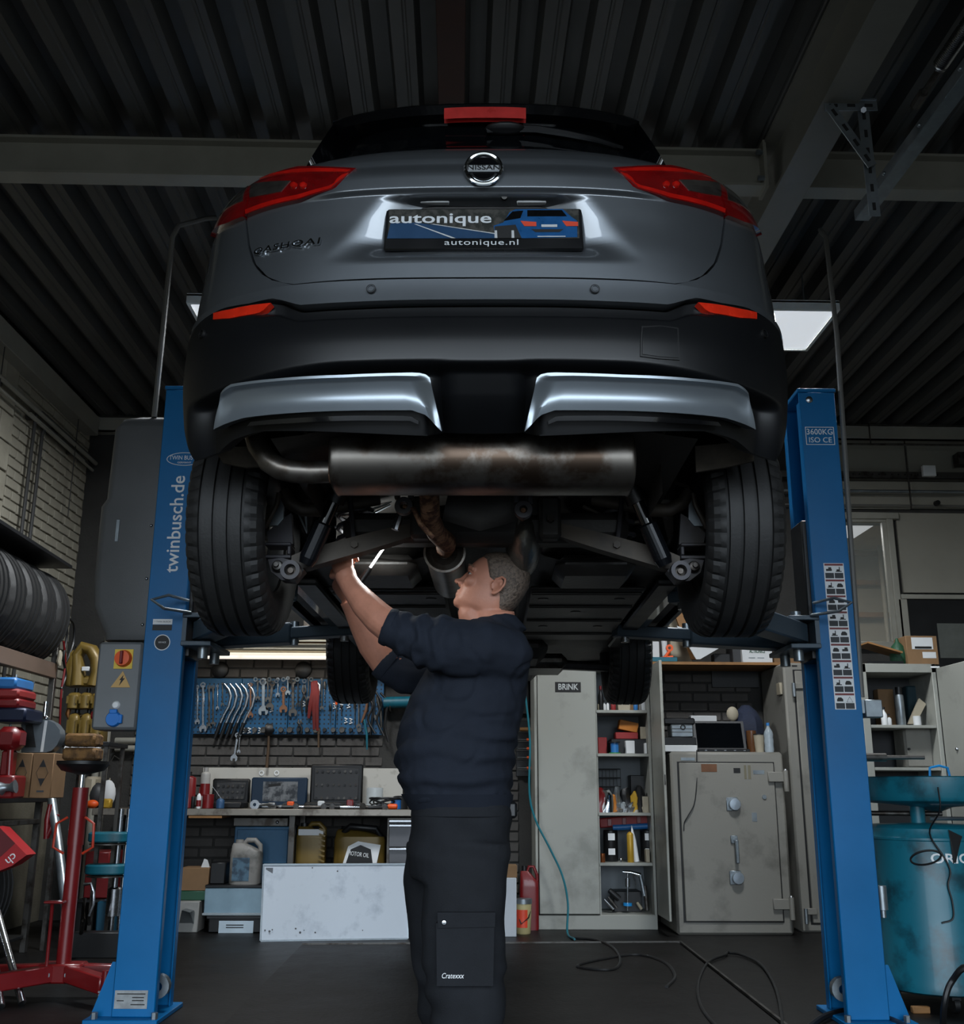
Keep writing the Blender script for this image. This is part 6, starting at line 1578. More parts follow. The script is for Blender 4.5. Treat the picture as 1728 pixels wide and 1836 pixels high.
# grey canister
def canister(lab, x0, v0, x1, Y, z0, m, mcap, lbl=None, tilt=0, cat='canister', hand=True):
    xa, xb, _, zt = pr(x0, v0, x1, v0+60, Y); w_ = xb-xa; h = zt-z0; dpt = w_*.62
    t = thing('canister', lab, cat, ((xa+xb)/2, Y+dpt/2, z0)); t.rotation_euler = (0, tilt, 0)
    q = MB(); G = []
    for k, s_, sh in ((0, .94, 0), (.02, 1, 0), (.66, 1, 0), (.74, .96, 0), (.86, .62, .16), (.92, .4, .24)):
        c = Vector(((xa+xb)/2-sh*w_, Y+dpt/2, z0+h*k)); G.append(ell(c, w_/2*s_, dpt/2*min(1, s_+.1), 28, 5))
    q.loft(G); b_ = q.build('body', m, t)
    q = MB(); c = Vector(((xa+xb)/2-.25*w_, Y+dpt/2, z0+h*.9)); q.lathe([(.001, h*.1), (w_*.13, h*.1), (w_*.14, 0), (.001, 0)], c, (0, 0, 1), 14); q.build('cap', mcap, t)
    if hand:
        q = MB(); cx = (xa+xb)/2; q.tube([(cx-.10*w_, Y+dpt/2, z0+h*.90), (cx+.0*w_, Y+dpt/2, z0+h*.985), (cx+.25*w_, Y+dpt/2, z0+h*.985), (cx+.42*w_, Y+dpt/2, z0+h*.86), (cx+.44*w_, Y+dpt/2, z0+h*.70)], [.07*w_, .085*w_, .085*w_, .085*w_, .07*w_], 10); q.build('handle', m, t)
    if lbl:
        q = MB(); q.bb(xa+w_*lbl[0], xa+w_*lbl[2], Y-.003, Y+.01, z0+h*lbl[1], z0+h*lbl[3]); q.build('label', lbl[4], t)
    return t
m_gcan = mat('dirty_white_plastic', '#7e7b76', .5, 0, col2='#5b5954', amt=.45, vs=8)
canister('grey oil canister standing on the stacked storage boxes', 411, 1506, 467, 7.74, zz1, m_gcan, m_gcan, (.12, .08, .66, .6, mat('canister_label', '#4d6a7d', .6, 0, col2='#2d4050', amt=.5, vs=16)))
# gold canisters on the cabinet board beside
zsb = at(560, 1549, 7.9).z-.02
t = thing('low_shelf', 'low wooden shelf under the bench carrying the gold canisters', 'shelf', (at(620, 1549, 7.9).x, 8.1, 0))
xa, xb = at(528, 1549, 7.88).x, at(742, 1549, 7.88).x
q = MB(); q.bb(xa, xb, 7.88, 8.34, zsb-.02, zsb, .002); q.build('board', m_wood, t)
for x in (xa+.03, xb-.03): q = MB(); q.bb(x-.02, x+.02, 7.9, 8.3, 0, zsb-.02); q.build('support', m_wood, t)
t = canister('upright gold oil canister with a white strip label under the bench', 529, 1476, 583, 7.92, zsb, m_gold, m_black, (.1, .72, .93, .86, m_white))
for k in range(7):
    xa, xb, _, _ = pr(529, 1500, 583, 1540, 7.9); q = MB(); q.bar((xb-.05, 7.913, zsb+.05+k*.035), (xb-.005, 7.913, zsb+.035+k*.035), .012, .006, (0, 1, 0)); q.build('grip_rib', m_gold, t)
t = canister('large gold oil canister tilted over with a motor oil label', 597, 1482, 690, 7.92, zsb, m_gold, m_black, None, hand=False)
xa, xb, _, zt = pr(597, 1482, 690, 1540, 7.92)
q = MB(); q.tube([(xa+.05, 7.98, zt-.06), (xa+.12, 7.94, zt-.0), (xb-.07, 7.94, zt-.015), (xb-.02, 7.98, zt-.09)], [.02, .024, .024, .02], 10); q.build('handle', m_black, t)
q = MB(); q.prism([(xa+.07, 7.915, zsb), (xa+.11, 7.915, zsb+.14), (xa+.18, 7.915, zsb+.175), (xb-.03, 7.915, zsb+.15), (xb-.06, 7.915, zsb)], (0, .008, 0)); lb = q.build('label', m_white, t)
q = MB(); q.prism([(xa+.09, 7.912, zsb), (xa+.13, 7.912, zsb+.12), (xa+.2, 7.912, zsb+.15), (xb-.10, 7.912, zsb+.12), (xb-.08, 7.912, zsb)], (0, .003, 0)); q.build('dark_label_field', m_blackp, lb)
text('MOTOR OIL', frame_at(((xa+xb)/2+.0, 7.910, zsb+.085), (1, 0, -.12), (0, 0, 1)), m_white, lb, size=.042, fit=.15)
# drawers by the man
t = thing('drawer_unit', 'grey steel drawer unit with bright handles under the bench', 'drawer unit', (at(720, 1550, 7.86).x, 8.0, 0))
xa, xb, za, zb2 = pr(692, 1466, 765, 1560, 7.84); q = MB(); q.bb(xa, xb, 7.885, 8.35, zsb, zb2, .004); q.build('case', m_dsteel, t)
q = MB(); q.bb(xa, xb, 7.885, 8.35, 0, zsb-.021); q.build('plinth', m_dsteel, t)
for v0, v1 in ((1473, 1477.5), (1481, 1519), (1523, 1548)):
    a0, a1, z0_, z1_ = pr(697, v0, 765, v1, 7.84); q = MB(); q.bb(a0, a1, 7.845, 7.885, z0_, z1_, .004); d_ = q.build('drawer', mat('drawer_grey', '#55565a', .45, .3, var=.15), t)
    q = MB(); q.bb(a0, a1, 7.825, 7.845, z1_-.005, z1_+.012, .003); q.build('handle', m_steel, d_)
# whiteboard leaning in front
A = P(467, 1687, z=.004); B = P(731, 1683, z=.004); yt = A.y+.10
C_ = P(731, 1549, y=B.y+.10); D_ = P(473, 1550, y=A.y+.10)
t = thing('whiteboard', 'large scuffed white panel leaning against the bench on the floor', 'panel', (A+B)/2)
q = MB(); q.prism([A, B, C_, D_], (0, .02, 0)); q.build('sheet', mat('scuffed_white_panel', '#c3ccd6', .62, 0, col2='#aab4c0', amt=.38, vs=5), t, smooth=False)
e = .012
q = MB()
for p0, p1 in ((A, B), (B, C_), (C_, D_), (D_, A)): q.bar(p0+Vector((0, .006, 0)), p1+Vector((0, .006, 0)), .010, .028, (0, 1, 0))
q.build('edge_trim', m_galv, t)
p0 = P(480, 1556, y=yt-.003); q = MB(); q.bb(p0.x-.012, p0.x+.035, yt-.005, yt, P(480, 1577, y=yt).z, p0.z); q.build('grey_tape', mat('grey_tape', '#6b7077', .6), t)
for k, (px_, v_, s_) in enumerate(((475, 1668, .012), (483, 1670, .016), (488, 1667, .010), (530, 1665, .012), (538, 1672, .016), (545, 1668, .008), (565, 1672, .012), (650, 1668, .008), (605, 1562, .012), (560, 1556, .010))):
    p0 = P(px_, v_, y=A.y+.10*(1687-v_)/138-.002); q = MB(); q.lathe([(.0005, .0006), (s_*.5, .0006), (s_*.3, 0)], p0, (0, -1, 0), 6); q.build('scuff', mat('dark_scuff', '#5f6166', .8), t)
# boxes left of the organisers
yq = 7.75
q = pb(MB(), 318, 1616, 356, 1664, yq, .2, .006, z0=.0); one(q, 'white_appliance', mat('dirty_white_metal', '#8d8c88', .5, 0, var=.2), 'dirty white metal box half hidden behind the left lift post', 'box')
zt = at(340, 1616, yq).z
q = pb(MB(), 322, 1597, 372, 1614, yq+.05, .25, .006, z0=zt); one(q, 'green_crate', mat('green_plastic', '#1d4a35', .5), 'dark green crate under the cardboard box', 'crate')
zt2 = at(340, 1597, yq+.05).z
t = thing('cardboard_box', 'open brown cardboard box with papers, low by the left post', 'box', at(350, 1597, yq+.05))
q = pb(MB(), 322, 1556, 374, 1597, yq+.05, .22, .003, z0=zt2); q.build('carton', m_card, t)
q = MB(); q.prism([at(360, 1556, yq+.1), at(376, 1556, yq+.1), at(372, 1542, yq+.1), at(366, 1540, yq+.1)], (0, .01, 0)); q.build('paper', m_paper, t)
q = pb(MB(), 376, 1546, 404, 1588, 7.76, .16, .008, z0=zz1); t = one(q, 'car_battery', m_black, 'black car battery standing on the storage boxes', 'battery')
q = MB(); q.prism([P(318, 1668, z=.005), P(352, 1668, z=.005), (P(340, 1636, y=7.6)), (P(326, 1632, y=7.6))], (0, .12, 0)); one(q, 'metal_bracket', m_galv, 'pale wedge-shaped steel part on the floor behind the left post', 'part')
# middle floor: box, bucket, red canister
yq = 7.55
A0 = zfl(905, 1680)
t = thing('flat_carton', 'white flat carton standing behind the mechanic with a brown box flap', 'box', P(905, 1680, z=0))
xa, xb, za, zb2 = pr(880, 1574, 926, 1680, A0); q = MB(); q.bb(xa, xb, A0, A0+.18, 0, zb2, .004); q.build('white_side', mat('carton_white', '#b9bfc6', .6, 0, var=.05), t)
xa, xb, za, zb3 = pr(893, 1551, 927, 1572, A0+.03); q = MB(); q.bb(xa, xb, A0+.02, A0+.15, zb2, zb3, .003); q.build('brown_flap', m_card, t)
Ab = zfl(938, 1674)
t = jar('bucket', 'small cream bucket with a red label and grey lid on the floor', 'bucket', 938, 1611, Ab, 0, 30, mat('cream_plastic', '#b5a878', .5, 0, var=.1), ((0, .9), (.98, .9), (1, .86), (.86, .02), (.8, 0), (0, 0)), (1.06, .86, 1.0), m_galv)
xa, xb, za, zb2 = pr(929, 1630, 946, 1662, Ab); r_ = wpx(30, 1640, Ab)/2
q = MB(); c_ = at(938, 1674, Ab); q.grid([[(c_.x+r_*(.93+.06*k)*math.sin(an), Ab-r_*(.93+.06*k)*math.cos(an), za+(zb2-za)*k) for an in np.linspace(-1.1, .5, 9)] for k in (0, 1)]); q.build('label', m_pred, t)
q = MB(); q.tube([(c_.x-r_, Ab, zb2+.02), (c_.x-.3*r_, Ab-r_*1.02, zb2-.09), (c_.x+.6*r_, Ab-r_*.9, zb2-.05), (c_.x+r_, Ab, zb2+.02)], .005, 6); q.build('handle', m_black, t)
Ab = 7.9
t = canister('red plastic fuel canister standing beside the grey steel cabinet', 932, 1553, 966, Ab, 0, m_red, m_black)
# screwdriver rack on the wall left of the grey cabinet
xa, xb, za, zb2 = pr(925, 1292, 962, 1392, 8.40)
t = thing('tool_rack', 'dark wall rack beside the grey cabinet holding orange-handled drivers', 'rack', ((xa+xb)/2, 8.4, za))
q = MB(); q.bb(xa, xb, 8.415, 8.44, za, zb2, .003); q.build('back', m_black, t)
for v_ in (1312, 1329, 1345, 1361, 1380): z_ = at(945, v_, 8.38).z; q = MB(); q.bb(xa, xb, 8.35, 8.415, z_-.004, z_); q.build('rail', m_dsteel, t)
for k, v_ in enumerate((1324, 1340, 1356, 1373)):
    z_ = at(945, (1329, 1345, 1361, 1380)[k], 8.38).z+.012; t2 = thing('screwdriver', ['top', 'second', 'third', 'lowest'][k]+' orange-handled screwdriver lying in the wall rack', 'screwdriver', (xb-.07, 8.37, z_), group='drivers in the wall rack')
    q = MB(); q.cyl((xb-.08, 8.375, z_), (xb-.02, 8.375, z_), .011, n=10); q.build('handle', m_orange, t2); q = MB(); q.cyl((xb-.08, 8.375, z_), (xa+.01, 8.375, z_), .004, n=8); q.build('blade', m_steel, t2)
z_ = at(945, 1312, 8.38).z+.018; q = MB(); q.tube([(xa+.03, 8.375, z_), (xb-.05, 8.375, z_), (xb-.0, 8.375, z_)], [.015, .017, .012], 10); one(q, 'wooden_stick', m_wood, 'brown wooden handle lying on top rail of the wall rack', 'tool')
q = pb(MB(), 900, 1180, 948, 1280, 8.41, .03); one(q, 'dark_wall_board', m_black, 'black board on the wall just left of the grey cabinet', 'board')
# ================================================================ GREY CABINET, SAFE, RIGHT SIDE
YC = zfl(1075, 1667)
xa, xb, za, zb2 = pr(957, 1190, 1187, 1667, YC)
z1 = zb2; D_ = .42
cab = thing('steel_cabinet', 'tall grey steel cabinet, left door shut and right door open on cluttered shelves', 'cabinet', ((xa+xb)/2, YC+.2, 0))
xm = at(1071, 1430, YC).x
w1_ = wpx(8, 1430, YC)
xa = at(959, 1430, YC).x; xr0 = at(1166, 1430, YC).x
q = MB(); q.bb(xa, xa+.02, YC, YC+D_, 0, z1, .002); q.build('side_panel', m_cab, cab)
q = MB(); q.bb(xr0, xr0+.02, YC, YC+D_, 0, z1, .002); q.build('side_panel', m_cab, cab)
q = MB(); q.bb(xa, xr0+.02, YC+D_-.015, YC+D_, 0, z1); q.build('back_panel', mat('cabinet_inner', '#6c7378', .5, 0, var=.1), cab)
q = MB(); q.bb(xa-.004, xr0+.024, YC-.004, YC+D_, z1-.03, z1, .003); q.build('top_panel', m_cab, cab)
q = MB(); q.bb(xa, xr0+.02, YC-.002, YC+.02, 0, at(1075, 1641, YC).z, .003); q.build('plinth', m_cab, cab)
zd = at(1000, 1640, YC).z
q = MB(); q.bb(xa+.025, xm, YC-.012, YC+.008, zd+.004, z1-.035, .004); dl = q.build('door', m_cab, cab)
xs0, xs1, zs0, zs1 = pr(995, 1223, 1041, 1241, YC-.013)
q = MB(); q.bb(xs0, xs1, YC-.0145, YC-.012, zs0, zs1); sg_ = q.build('name_sign', m_blackp, dl)
text('BRiNK', frame_at(((xs0+xs1)/2, YC-.0155, (zs0+zs1)/2), (1, 0, 0), (0, 0, 1)), mat('sign_grey', '#b9bdbd', .5), sg_, size=.062, fit=(xs1-xs0)*.78, bold=.0012)
q = MB(); a = at(1026, 1195, YC); q.bb(a.x-.012, a.x+.03, YC-.006, YC-.003, a.z-.005, a.z+.005); q.build('lock_plate', m_dsteel, cab)
q = MB(); q.bb(xr0+.022, xr0+.042, YC-.42, YC-.005, zd+.0, z1-.02, .004); dr = q.build('door', m_cab, cab)
q = MB(); a = at(1180, 1412, YC-.42); q.bb(xr0+.027, xr0+.037, YC-.423, YC-.42, 1.0, 1.07); q.build('lock', m_dsteel, dr)
SH = []
for v_ in (1273, 1351, 1457, 1547, 1640):
    z_ = at(1120, v_, YC).z; SH.append(z_); q = MB(); q.bb(xm+.004, xr0, YC+.005, YC+D_-.015, z_-.022, z_, .002); q.build('shelf', m_cab, cab)
q = MB(); q.bb(xm-.002, xm+.012, YC+.01, YC+D_-.015, zd, z1-.03); q.build('divider', m_cab, cab)
Yc1 = YC+.10
def sjar(lab, px, vt, k, wp, m, prof=CAN, cap=(.5, .88, 1), capm=None, dy=0, cat='bottle', name='bottle', band=None):
    return jar(name, lab, cat, px, vt, Yc1+dy, SH[k], wp, m, prof, cap, capm, 'things inside the grey cabinet', band)
def sbox(lab, x0, v0, x1, k, dep, m, dy=0, name='carton', cat='box', z0=None, tilt=0):
    Y = Yc1+dy; a, b, _, zt = pr(x0, v0, x1, v0+20, Y); z0 = SH[k] if z0 is None else z0
    q = MB()
    if tilt: q.box(((a+b)/2, Y+dep/2, (z0+zt)/2), (b-a, dep, zt-z0), bev=.004, ry=tilt)
    else: q.bb(a, b, Y, Y+dep, z0, zt, .004)
    return one(q, name, m, lab, cat, 'things inside the grey cabinet')
m_pbl = mat('bottle_blue', '#2c6fae', .35); m_cream = mat('old_cream', '#9b927f', .6, 0, var=.15); m_brn = mat('brown_glass', '#5a3a22', .25); m_ylw = mat('yellow_can', '#b58f2f', .35, .2); m_or2 = mat('amber_box', '#b06a1c', .6); m_dred = mat('dark_red_box', '#8a2323', .55)
# top shelf
sjar('dark bottle with a red cap on the cabinet top shelf', 1076, 1230, 0, 10, m_black, BOT, (.5, .85, 1), m_red)
sjar('small white tube, first on the cabinet top shelf', 1074, 1255, 0, 7, m_cream, SQZ)
sjar('small white tube, second on the cabinet top shelf', 1083, 1256, 0, 6, m_white, SQZ)
sjar('thin white tube, third on the cabinet top shelf', 1089, 1255, 0, 5, m_white, SQZ)
sjar('red-brown vial in the middle of the cabinet top shelf', 1099, 1254, 0, 9, m_dred, BOT)
sbox('cream carton in the middle of the cabinet top shelf', 1108, 1262, 1130, 0, .1, m_cream)
sbox('brown carton at the back of the cabinet top shelf', 1120, 1252, 1146, 0, .08, m_card, dy=.15)
sjar('light blue bottle on the right of the cabinet top shelf', 1139, 1256, 0, 8, m_pbl, BOT, (.4, .88, 1), m_white)
sbox('white box at the right end of the cabinet top shelf', 1150, 1253, 1163, 0, .12, m_paper)
# second shelf
sbox('black tool tray in the middle of the second cabinet shelf', 1096, 1325, 1160, 1, .18, m_black, name='tray', cat='tray')
zq_ = at(1120, 1325, Yc1).z
sbox('bright red case lying on the black tray', 1104, 1313, 1144, 1, .12, m_dred, z0=zq_, name='case', cat='case')
zq2 = at(1120, 1313, Yc1).z
sbox('amber box tipped on top of the red case', 1110, 1293, 1144, 1, .10, m_or2, z0=zq2+.01, tilt=R(12))
sbox('grey carton leaning at the right of the second shelf', 1148, 1303, 1161, 1, .12, m_cream, z0=zq_)
sbox('red and black pouch at the left of the second shelf', 1072, 1322, 1088, 1, .12, m_dred, name='pouch', cat='pouch')
t = thing('tape_reel', 'blue reel of wire on the second cabinet shelf', 'reel', (at(1102, 1350, Yc1-.05).x, Yc1-.05, SH[1]), group='things inside the grey cabinet'); r_ = wpx(8, 1340, Yc1)
q = MB(); q.lathe([(r_*.9, 0), (r_*.9, .08)], t.location, (0, 0, 1), 16); q.build('winding', m_pbl, t)
for z_ in (0, .08): q = MB(); q.lathe([(.001, z_), (r_*1.3, z_), (r_*1.3, z_+.008), (.001, z_+.008)], t.location, (0, 0, 1), 16); q.build('flange', m_black if z_ else mat('reel_green', '#2f7a3d', .4), t)
sbox('folded white paper on the second cabinet shelf', 1122, 1328, 1138, 1, .1, m_paper, dy=-.06, z0=SH[1], name='paper', cat='paper')
sbox('small white card standing at the right of the second shelf', 1156, 1332, 1160, 1, .08, m_white, dy=-.05)
# third shelf: wire basket and a heap
t = thing('wire_basket', 'black wire basket at the back left of the third cabinet shelf', 'basket', (at(1092, 1400, Yc1+.1).x, Yc1+.15, SH[2]), group='things inside the grey cabinet')
xa2, xb2_, _, zt = pr(1073, 1379, 1112, 1400, Yc1+.1); zb_ = SH[2]
q = MB()
for z_ in np.linspace(zb_+.12, zt, 4): q.tube([(xa2, Yc1+.1, z_), (xb2_, Yc1+.1, z_), (xb2_, Yc1+.25, z_), (xa2, Yc1+.25, z_)], .004, 5, closed=True)
for x_ in np.linspace(xa2, xb2_, 7): q.tube([(x_, Yc1+.1, zb_), (x_, Yc1+.1, zt)], .002, 5)
q.build('wires', m_black, t)
rng = random.Random(5)
HEAP = ['crumpled clear bag', 'red spray nozzle', 'chrome fitting', 'amber reel', 'black hose clip', 'grey bag of screws', 'white switch', 'black valve', 'clear bag of washers', 'steel elbow', 'dark rubber boot', 'brass nut', 'black relay', 'steel clamp', 'clear tube', 'black cap', 'tan box', 'bright spring']
SPOT = [(1079, 1440), (1077, 1412), (1088, 1415), (1098, 1424), (1090, 1445), (1104, 1410), (1087, 1428), (1112, 1442), (1118, 1436), (1124, 1446), (1122, 1412), (1138, 1418), (1146, 1408), (1132, 1436), (1140, 1444), (1150, 1424), (1156, 1436), (1108, 1448)]
HM = [m_clear, m_red, m_chrome, m_or2, m_black, m_galv, m_white, m_black, m_clear, m_steel, m_black, m_ylw, m_black, m_steel, m_clear, m_black, m_cream, m_steel]
for k, (nm, (px_, v_), mm) in enumerate(zip(HEAP, SPOT, HM)):
    a = at(px_, v_, Yc1+.06*rng.random()); h_ = max(.03, a.z-SH[2]); r_ = .030+.018*rng.random()
    q = MB(); G = []
    for z_, s_ in ((0, 1.1), (.35, 1.0), (.7, .85), (.92, .6), (1.0, .25)):
        c_ = Vector((a.x+.01*rng.uniform(-1, 1), a.y, SH[2]+h_*z_)); G.append([c_+Vector((r_*s_*(1+.35*rng.uniform(-1, 1))*math.cos(2*PI*j/8), r_*s_*(1+.35*rng.uniform(-1, 1))*math.sin(2*PI*j/8), .012*rng.uniform(-1, 1) if 0 < z_ < 1 else 0)) for j in range(8)])
    q.loft(G); one(q, 'spare_part', mm, nm+' in the heap on the third cabinet shelf', 'spare part', 'things inside the grey cabinet')
sbox('black and red carton at the right of the third shelf', 1130, 1390, 1160, 2, .12, m_black, dy=.14)
sbox('small tan box at the right front of the third shelf', 1152, 1428, 1163, 2, .08, m_cream, dy=-.04)
# fourth shelf
q = MB(); zz = SH[3]
t = thing('red_level_case', 'long red plastic case lying across the fourth cabinet shelf', 'case', (at(1118, 1475, Yc1+.1).x, Yc1+.1, SH[3]), group='things inside the grey cabinet')
a, b = at(1074, 1476, Yc1+.1), at(1161, 1468, Yc1+.1)
q.bar(a, b, .07, .055, (0, 1, 0), .008); q.build('case', m_dred, t)
for k in (.2, .5, .8): q = MB(); c_ = a.lerp(b, k); q.box(c_+Vector((0, -.035, 0)), (.03, .01, .05), bev=.002); q.build('latch', m_red, t)
q = MB(); a, b = at(1098, 1484, Yc1+.08), at(1161, 1481, Yc1+.08); q.cyl(a, b, .022, n=14); one(q, 'blue_tube', m_pbl, 'blue round tube lying under the long red case', 'tube', 'things inside the grey cabinet')
for px_, lab in ((1096, 'black jar with two pale labels at the left of the fourth shelf'), (1162, 'black jar with a pale label at the right of the fourth shelf')):
    t = sjar(lab, px_-2, 1488, 3, 26, m_black, None, None, dy=.06)
    for k in ((.68, .9), (.22, .42)):
        x0, x1, _, _ = pr(px_-6, 1490, px_+6, 1500, Yc1); h_ = at(px_, 1488, Yc1+.06).z-SH[3]; yy = Yc1+.06-wpx(26, 1500, Yc1)/2-.003
        q = MB(); q.bb(x0, min(x1, xr0-.005), yy, yy+.004, SH[3]+h_*k[0], SH[3]+h_*k[1]); q.build('label', m_white, t)
sjar('tall gold spray can in front on the fourth cabinet shelf', 1129, 1491, 3, 12, m_ylw, ((0, 1), (.35, .99), (.8, .95), (1, .9), (1, .02), (.9, 0), (0, 0)), None, dy=-.05)
q = MB(); a, b = at(1141, 1545, Yc1-.03), at(1132, 1480, Yc1-.02); q.tube([a+Vector((0, 0, .0)), a.lerp(b, .6), b], [.022, .018, .003], 10); one(q, 'sealant_tube', m_white, 'white sealant cartridge leaning against the gold spray can', 'cartridge', 'things inside the grey cabinet')
sjar('tiny chrome knob on the fourth cabinet shelf', 1113, 1537, 3, 6, m_chrome, ((0, 1), (.7, .95), (1, .6), (.7, .2), (.6, 0), (0, 0)), None, dy=-.08)
sbox('small cream carton at the right of the fourth shelf', 1158, 1523, 1165, 3, .08, m_cream, dy=-.05)
sjar('copper fitting at the left of the fourth shelf', 1080, 1530, 3, 9, mat('copper', '#9a5a36', .35, .8), None, None, dy=-.05)
# bottom: spray gun and dark tools
zf_ = SH[4]
t = thing('spray_gun', 'chrome air spray gun with a blue ring standing in the cabinet bottom', 'spray gun', (at(1126, 1635, Yc1).x, Yc1, zf_), group='things inside the grey cabinet')
q = MB(); q.cyl(at(1125, 1633, Yc1), at(1125, 1566, Yc1), .007, n=10); q.cyl(at(1125, 1590, Yc1), at(1125, 1575, Yc1), .018, n=14); q.build('stem', m_chrome, t)
q = MB(); q.cyl(at(1125, 1624, Yc1), at(1125, 1619, Yc1), .033, n=18); q.build('blue_ring', mat('ring_blue', '#1f86c8', .3), t)
q = MB(); q.tube([at(1116, 1563, Yc1), at(1130, 1564, Yc1), at(1148, 1569, Yc1)], [.008, .012, .016], 10); q.build('barrel', m_chrome, t)
q = MB(); q.tube([at(1147, 1568, Yc1), at(1151, 1585, Yc1), at(1155, 1606, Yc1)], [.016, .015, .018], 10); q.build('grip', m_galv, t)
q = MB(); q.tube([at(1133, 1566, Yc1-.01), at(1139, 1580, Yc1-.01), at(1140, 1592, Yc1-.01)], .005, 8); q.build('trigger', m_steel, t)
for k, (x0, v0, x1, v1, r_, mm, lab) in enumerate(((1092, 1596, 1110, 1612, .022, m_black, 'black pistol grip leaning in the cabinet bottom left'), (1083, 1612, 1100, 1630, .012, m_steel, 'bright chisel lying in the cabinet bottom left'), (1090, 1608, 1106, 1628, .010, m_dsteel, 'dull chisel beside the bright one in the cabinet bottom'), (1156, 1588, 1160, 1632, .016, m_dsteel, 'grey pipe upright in the cabinet bottom right'), (1142, 1618, 1150, 1630, .012, m_cream, 'tan peg in the cabinet bottom right'))):
    a, b = at(x0, v0, Yc1), at(x1, v1, Yc1); b.z = max(b.z, zf_+r_); q = MB(); q.tube([a, a.lerp(b, .5), b], [r_*.8, r_, r_], 10); one(q, 'hand_tool', mm, lab, 'tool', 'things inside the grey cabinet')
sbox('black tool bag filling the cabinet bottom', 1100, 1598, 1150, 4, .2, m_black, dy=.08, name='tool_bag', cat='bag')
# things on the cabinet top
q = pb(MB(), 950, 1178, 1032, 1189, YC+.02, .3, .006, z0=z1); one(q, 'flat_case', mat('navy_case', '#14233a', .5), 'flat navy case lying on top of the grey cabinet', 'case')
q = pb(MB(), 1034, 1176, 1048, 1189, YC+.05, .1, .004, z0=z1); one(q, 'small_box', m_ylw, 'small yellow item on top of the grey cabinet', 'box')
q = pb(MB(), 1052, 1172, 1076, 1189, YC+.05, .12, .004, z0=z1); one(q, 'small_box', m_galv, 'grey metal tin on top of the grey cabinet', 'box')
q = pb(MB(), 960, 1148, 1060, 1178, YC+.1, .2, .004, z0=at(990, 1178, YC+.02).z); one(q, 'rag_heap', mat('brown_grey_rag', '#6f675b', .8, 0, col2='#4a443c', amt=.5, vs=12), 'dusty brown bundle lying on the navy case', 'bundle')

# ---------------- safe
YS = zfl(1215, 1677)
xa, xb, za, zb2 = pr(1209, 1348, 1420, 1677, YS)
xa = at(1207, 1500, YS).x+.0; xb = at(1413, 1500, YS).x; zst = zb2
m_safe = mat('safe_grey_paint', '#7c7a73', .5, 0, col2='#64625c', amt=.4, vs=3, bump=.05)
sf = thing('safe', 'squat grey steel safe with two round locks and a lever handle', 'safe', ((xa+xb)/2, YS+.3, 0))
q = MB(); q.bb(xa, xb, YS, YS+.62, 0, zst, .018); q.build('body', m_safe, sf)
x0, x1, z0, z1_ = pr(1222, 1368, 1398, 1652, YS); x0 = at(1222, 1500, YS).x; x1 = at(1394, 1500, YS).x
q = MB(); q.bb(x0-.012, x1+.008, YS-.002, YS+.01, z0-.008, z1_+.008); q.build('door_gap', m_blackp, sf)
q = MB(); q.bb(x0, x1, YS-.014, YS, z0, z1_, .005); sd_ = q.build('door', m_safe, sf)
yk = YS-.014
for px_, v_ in ((1313, 1442), (1319, 1574)):
    a = at(px_, v_, yk); q = MB(); q.bb(a.x-.045, a.x+.038, yk-.008, yk, a.z-.045, a.z+.048, .004); pl_ = q.build('lock_plate', m_galv, sd_)
    q = MB(); q.lathe([(.001, .035), (.038, .033), (.042, .026), (.042, .006), (.03, 0)], (a.x+.01, yk-.006, a.z), (0, -1, 0), 26); q.build('lock_dial', mat('dial_steel', '#a9b4bf', .3, .7), pl_)
a = at(1314, 1503, yk); b = at(1318, 1545, yk)
q = MB(); q.bb(a.x-.02, a.x+.03, yk-.012, yk, a.z-.035, a.z+.02, .004); q.box(((a.x+b.x)/2+.012, yk-.035, (a.z+b.z)/2-.01), (.026, .016, a.z-b.z), bev=.005); q.cyl((a.x+.012, yk, a.z-.01), (a.x+.012, yk-.04, a.z-.01), .012, n=12); q.build('lever_handle', m_galv, sd_)
for v_ in (1393, 1621):
    a = at(1392 if v_ < 1500 else 1402, v_, yk); q = MB(); q.bb(a.x-.065, a.x+.06, yk-.02, yk, a.z-.035, a.z+.035, .004); h_ = q.build('hinge_strap', m_safe, sd_)
    q = MB(); q.cyl((a.x+.06, yk-.022, a.z-.10), (a.x+.06, yk-.022, a.z+.045), .018, n=14); q.build('hinge_pin', m_safe, h_)
    q = MB(); q.sph((a.x+.06, yk-.022, a.z+.045), .014, 10, 6); q.build('hinge_cap', m_steel, h_)
for (x0_, v0, x1_, v1, mm, nm) in ((1257, 1370, 1285, 1384, MATS['rusty_tool'], 'brown_sticker'), (1315, 1377, 1327, 1386, m_blackp, 'black_sticker'), (1334, 1372, 1338, 1397, mat('tape_residue', '#6b6655', .8), 'tape_residue'), (1341, 1372, 1346, 1397, MATS['tape_residue'], 'tape_residue'), (1350, 1381, 1370, 1388, m_galv, 'white_sticker'), (1348, 1457, 1357, 1473, m_galv, 'key_plate')):
    pb(MB(), x0_, v0, x1_, v1, yk-.0015, .003, 0).build(nm, mm, sd_)
a = at(1370, 1429, yk); q = MB(); q.lathe([(.001, .008), (.014, .008), (.017, 0)], a, (0, -1, 0), 16); q.build('key_cover', m_galv, sd_)
a = at(1233, 1361, YS); q = MB(); q.bb(a.x-.05, a.x+.05, YS-.003, YS, a.z-.01, a.z+.01); q.build('worn_plate', m_galv, sf)
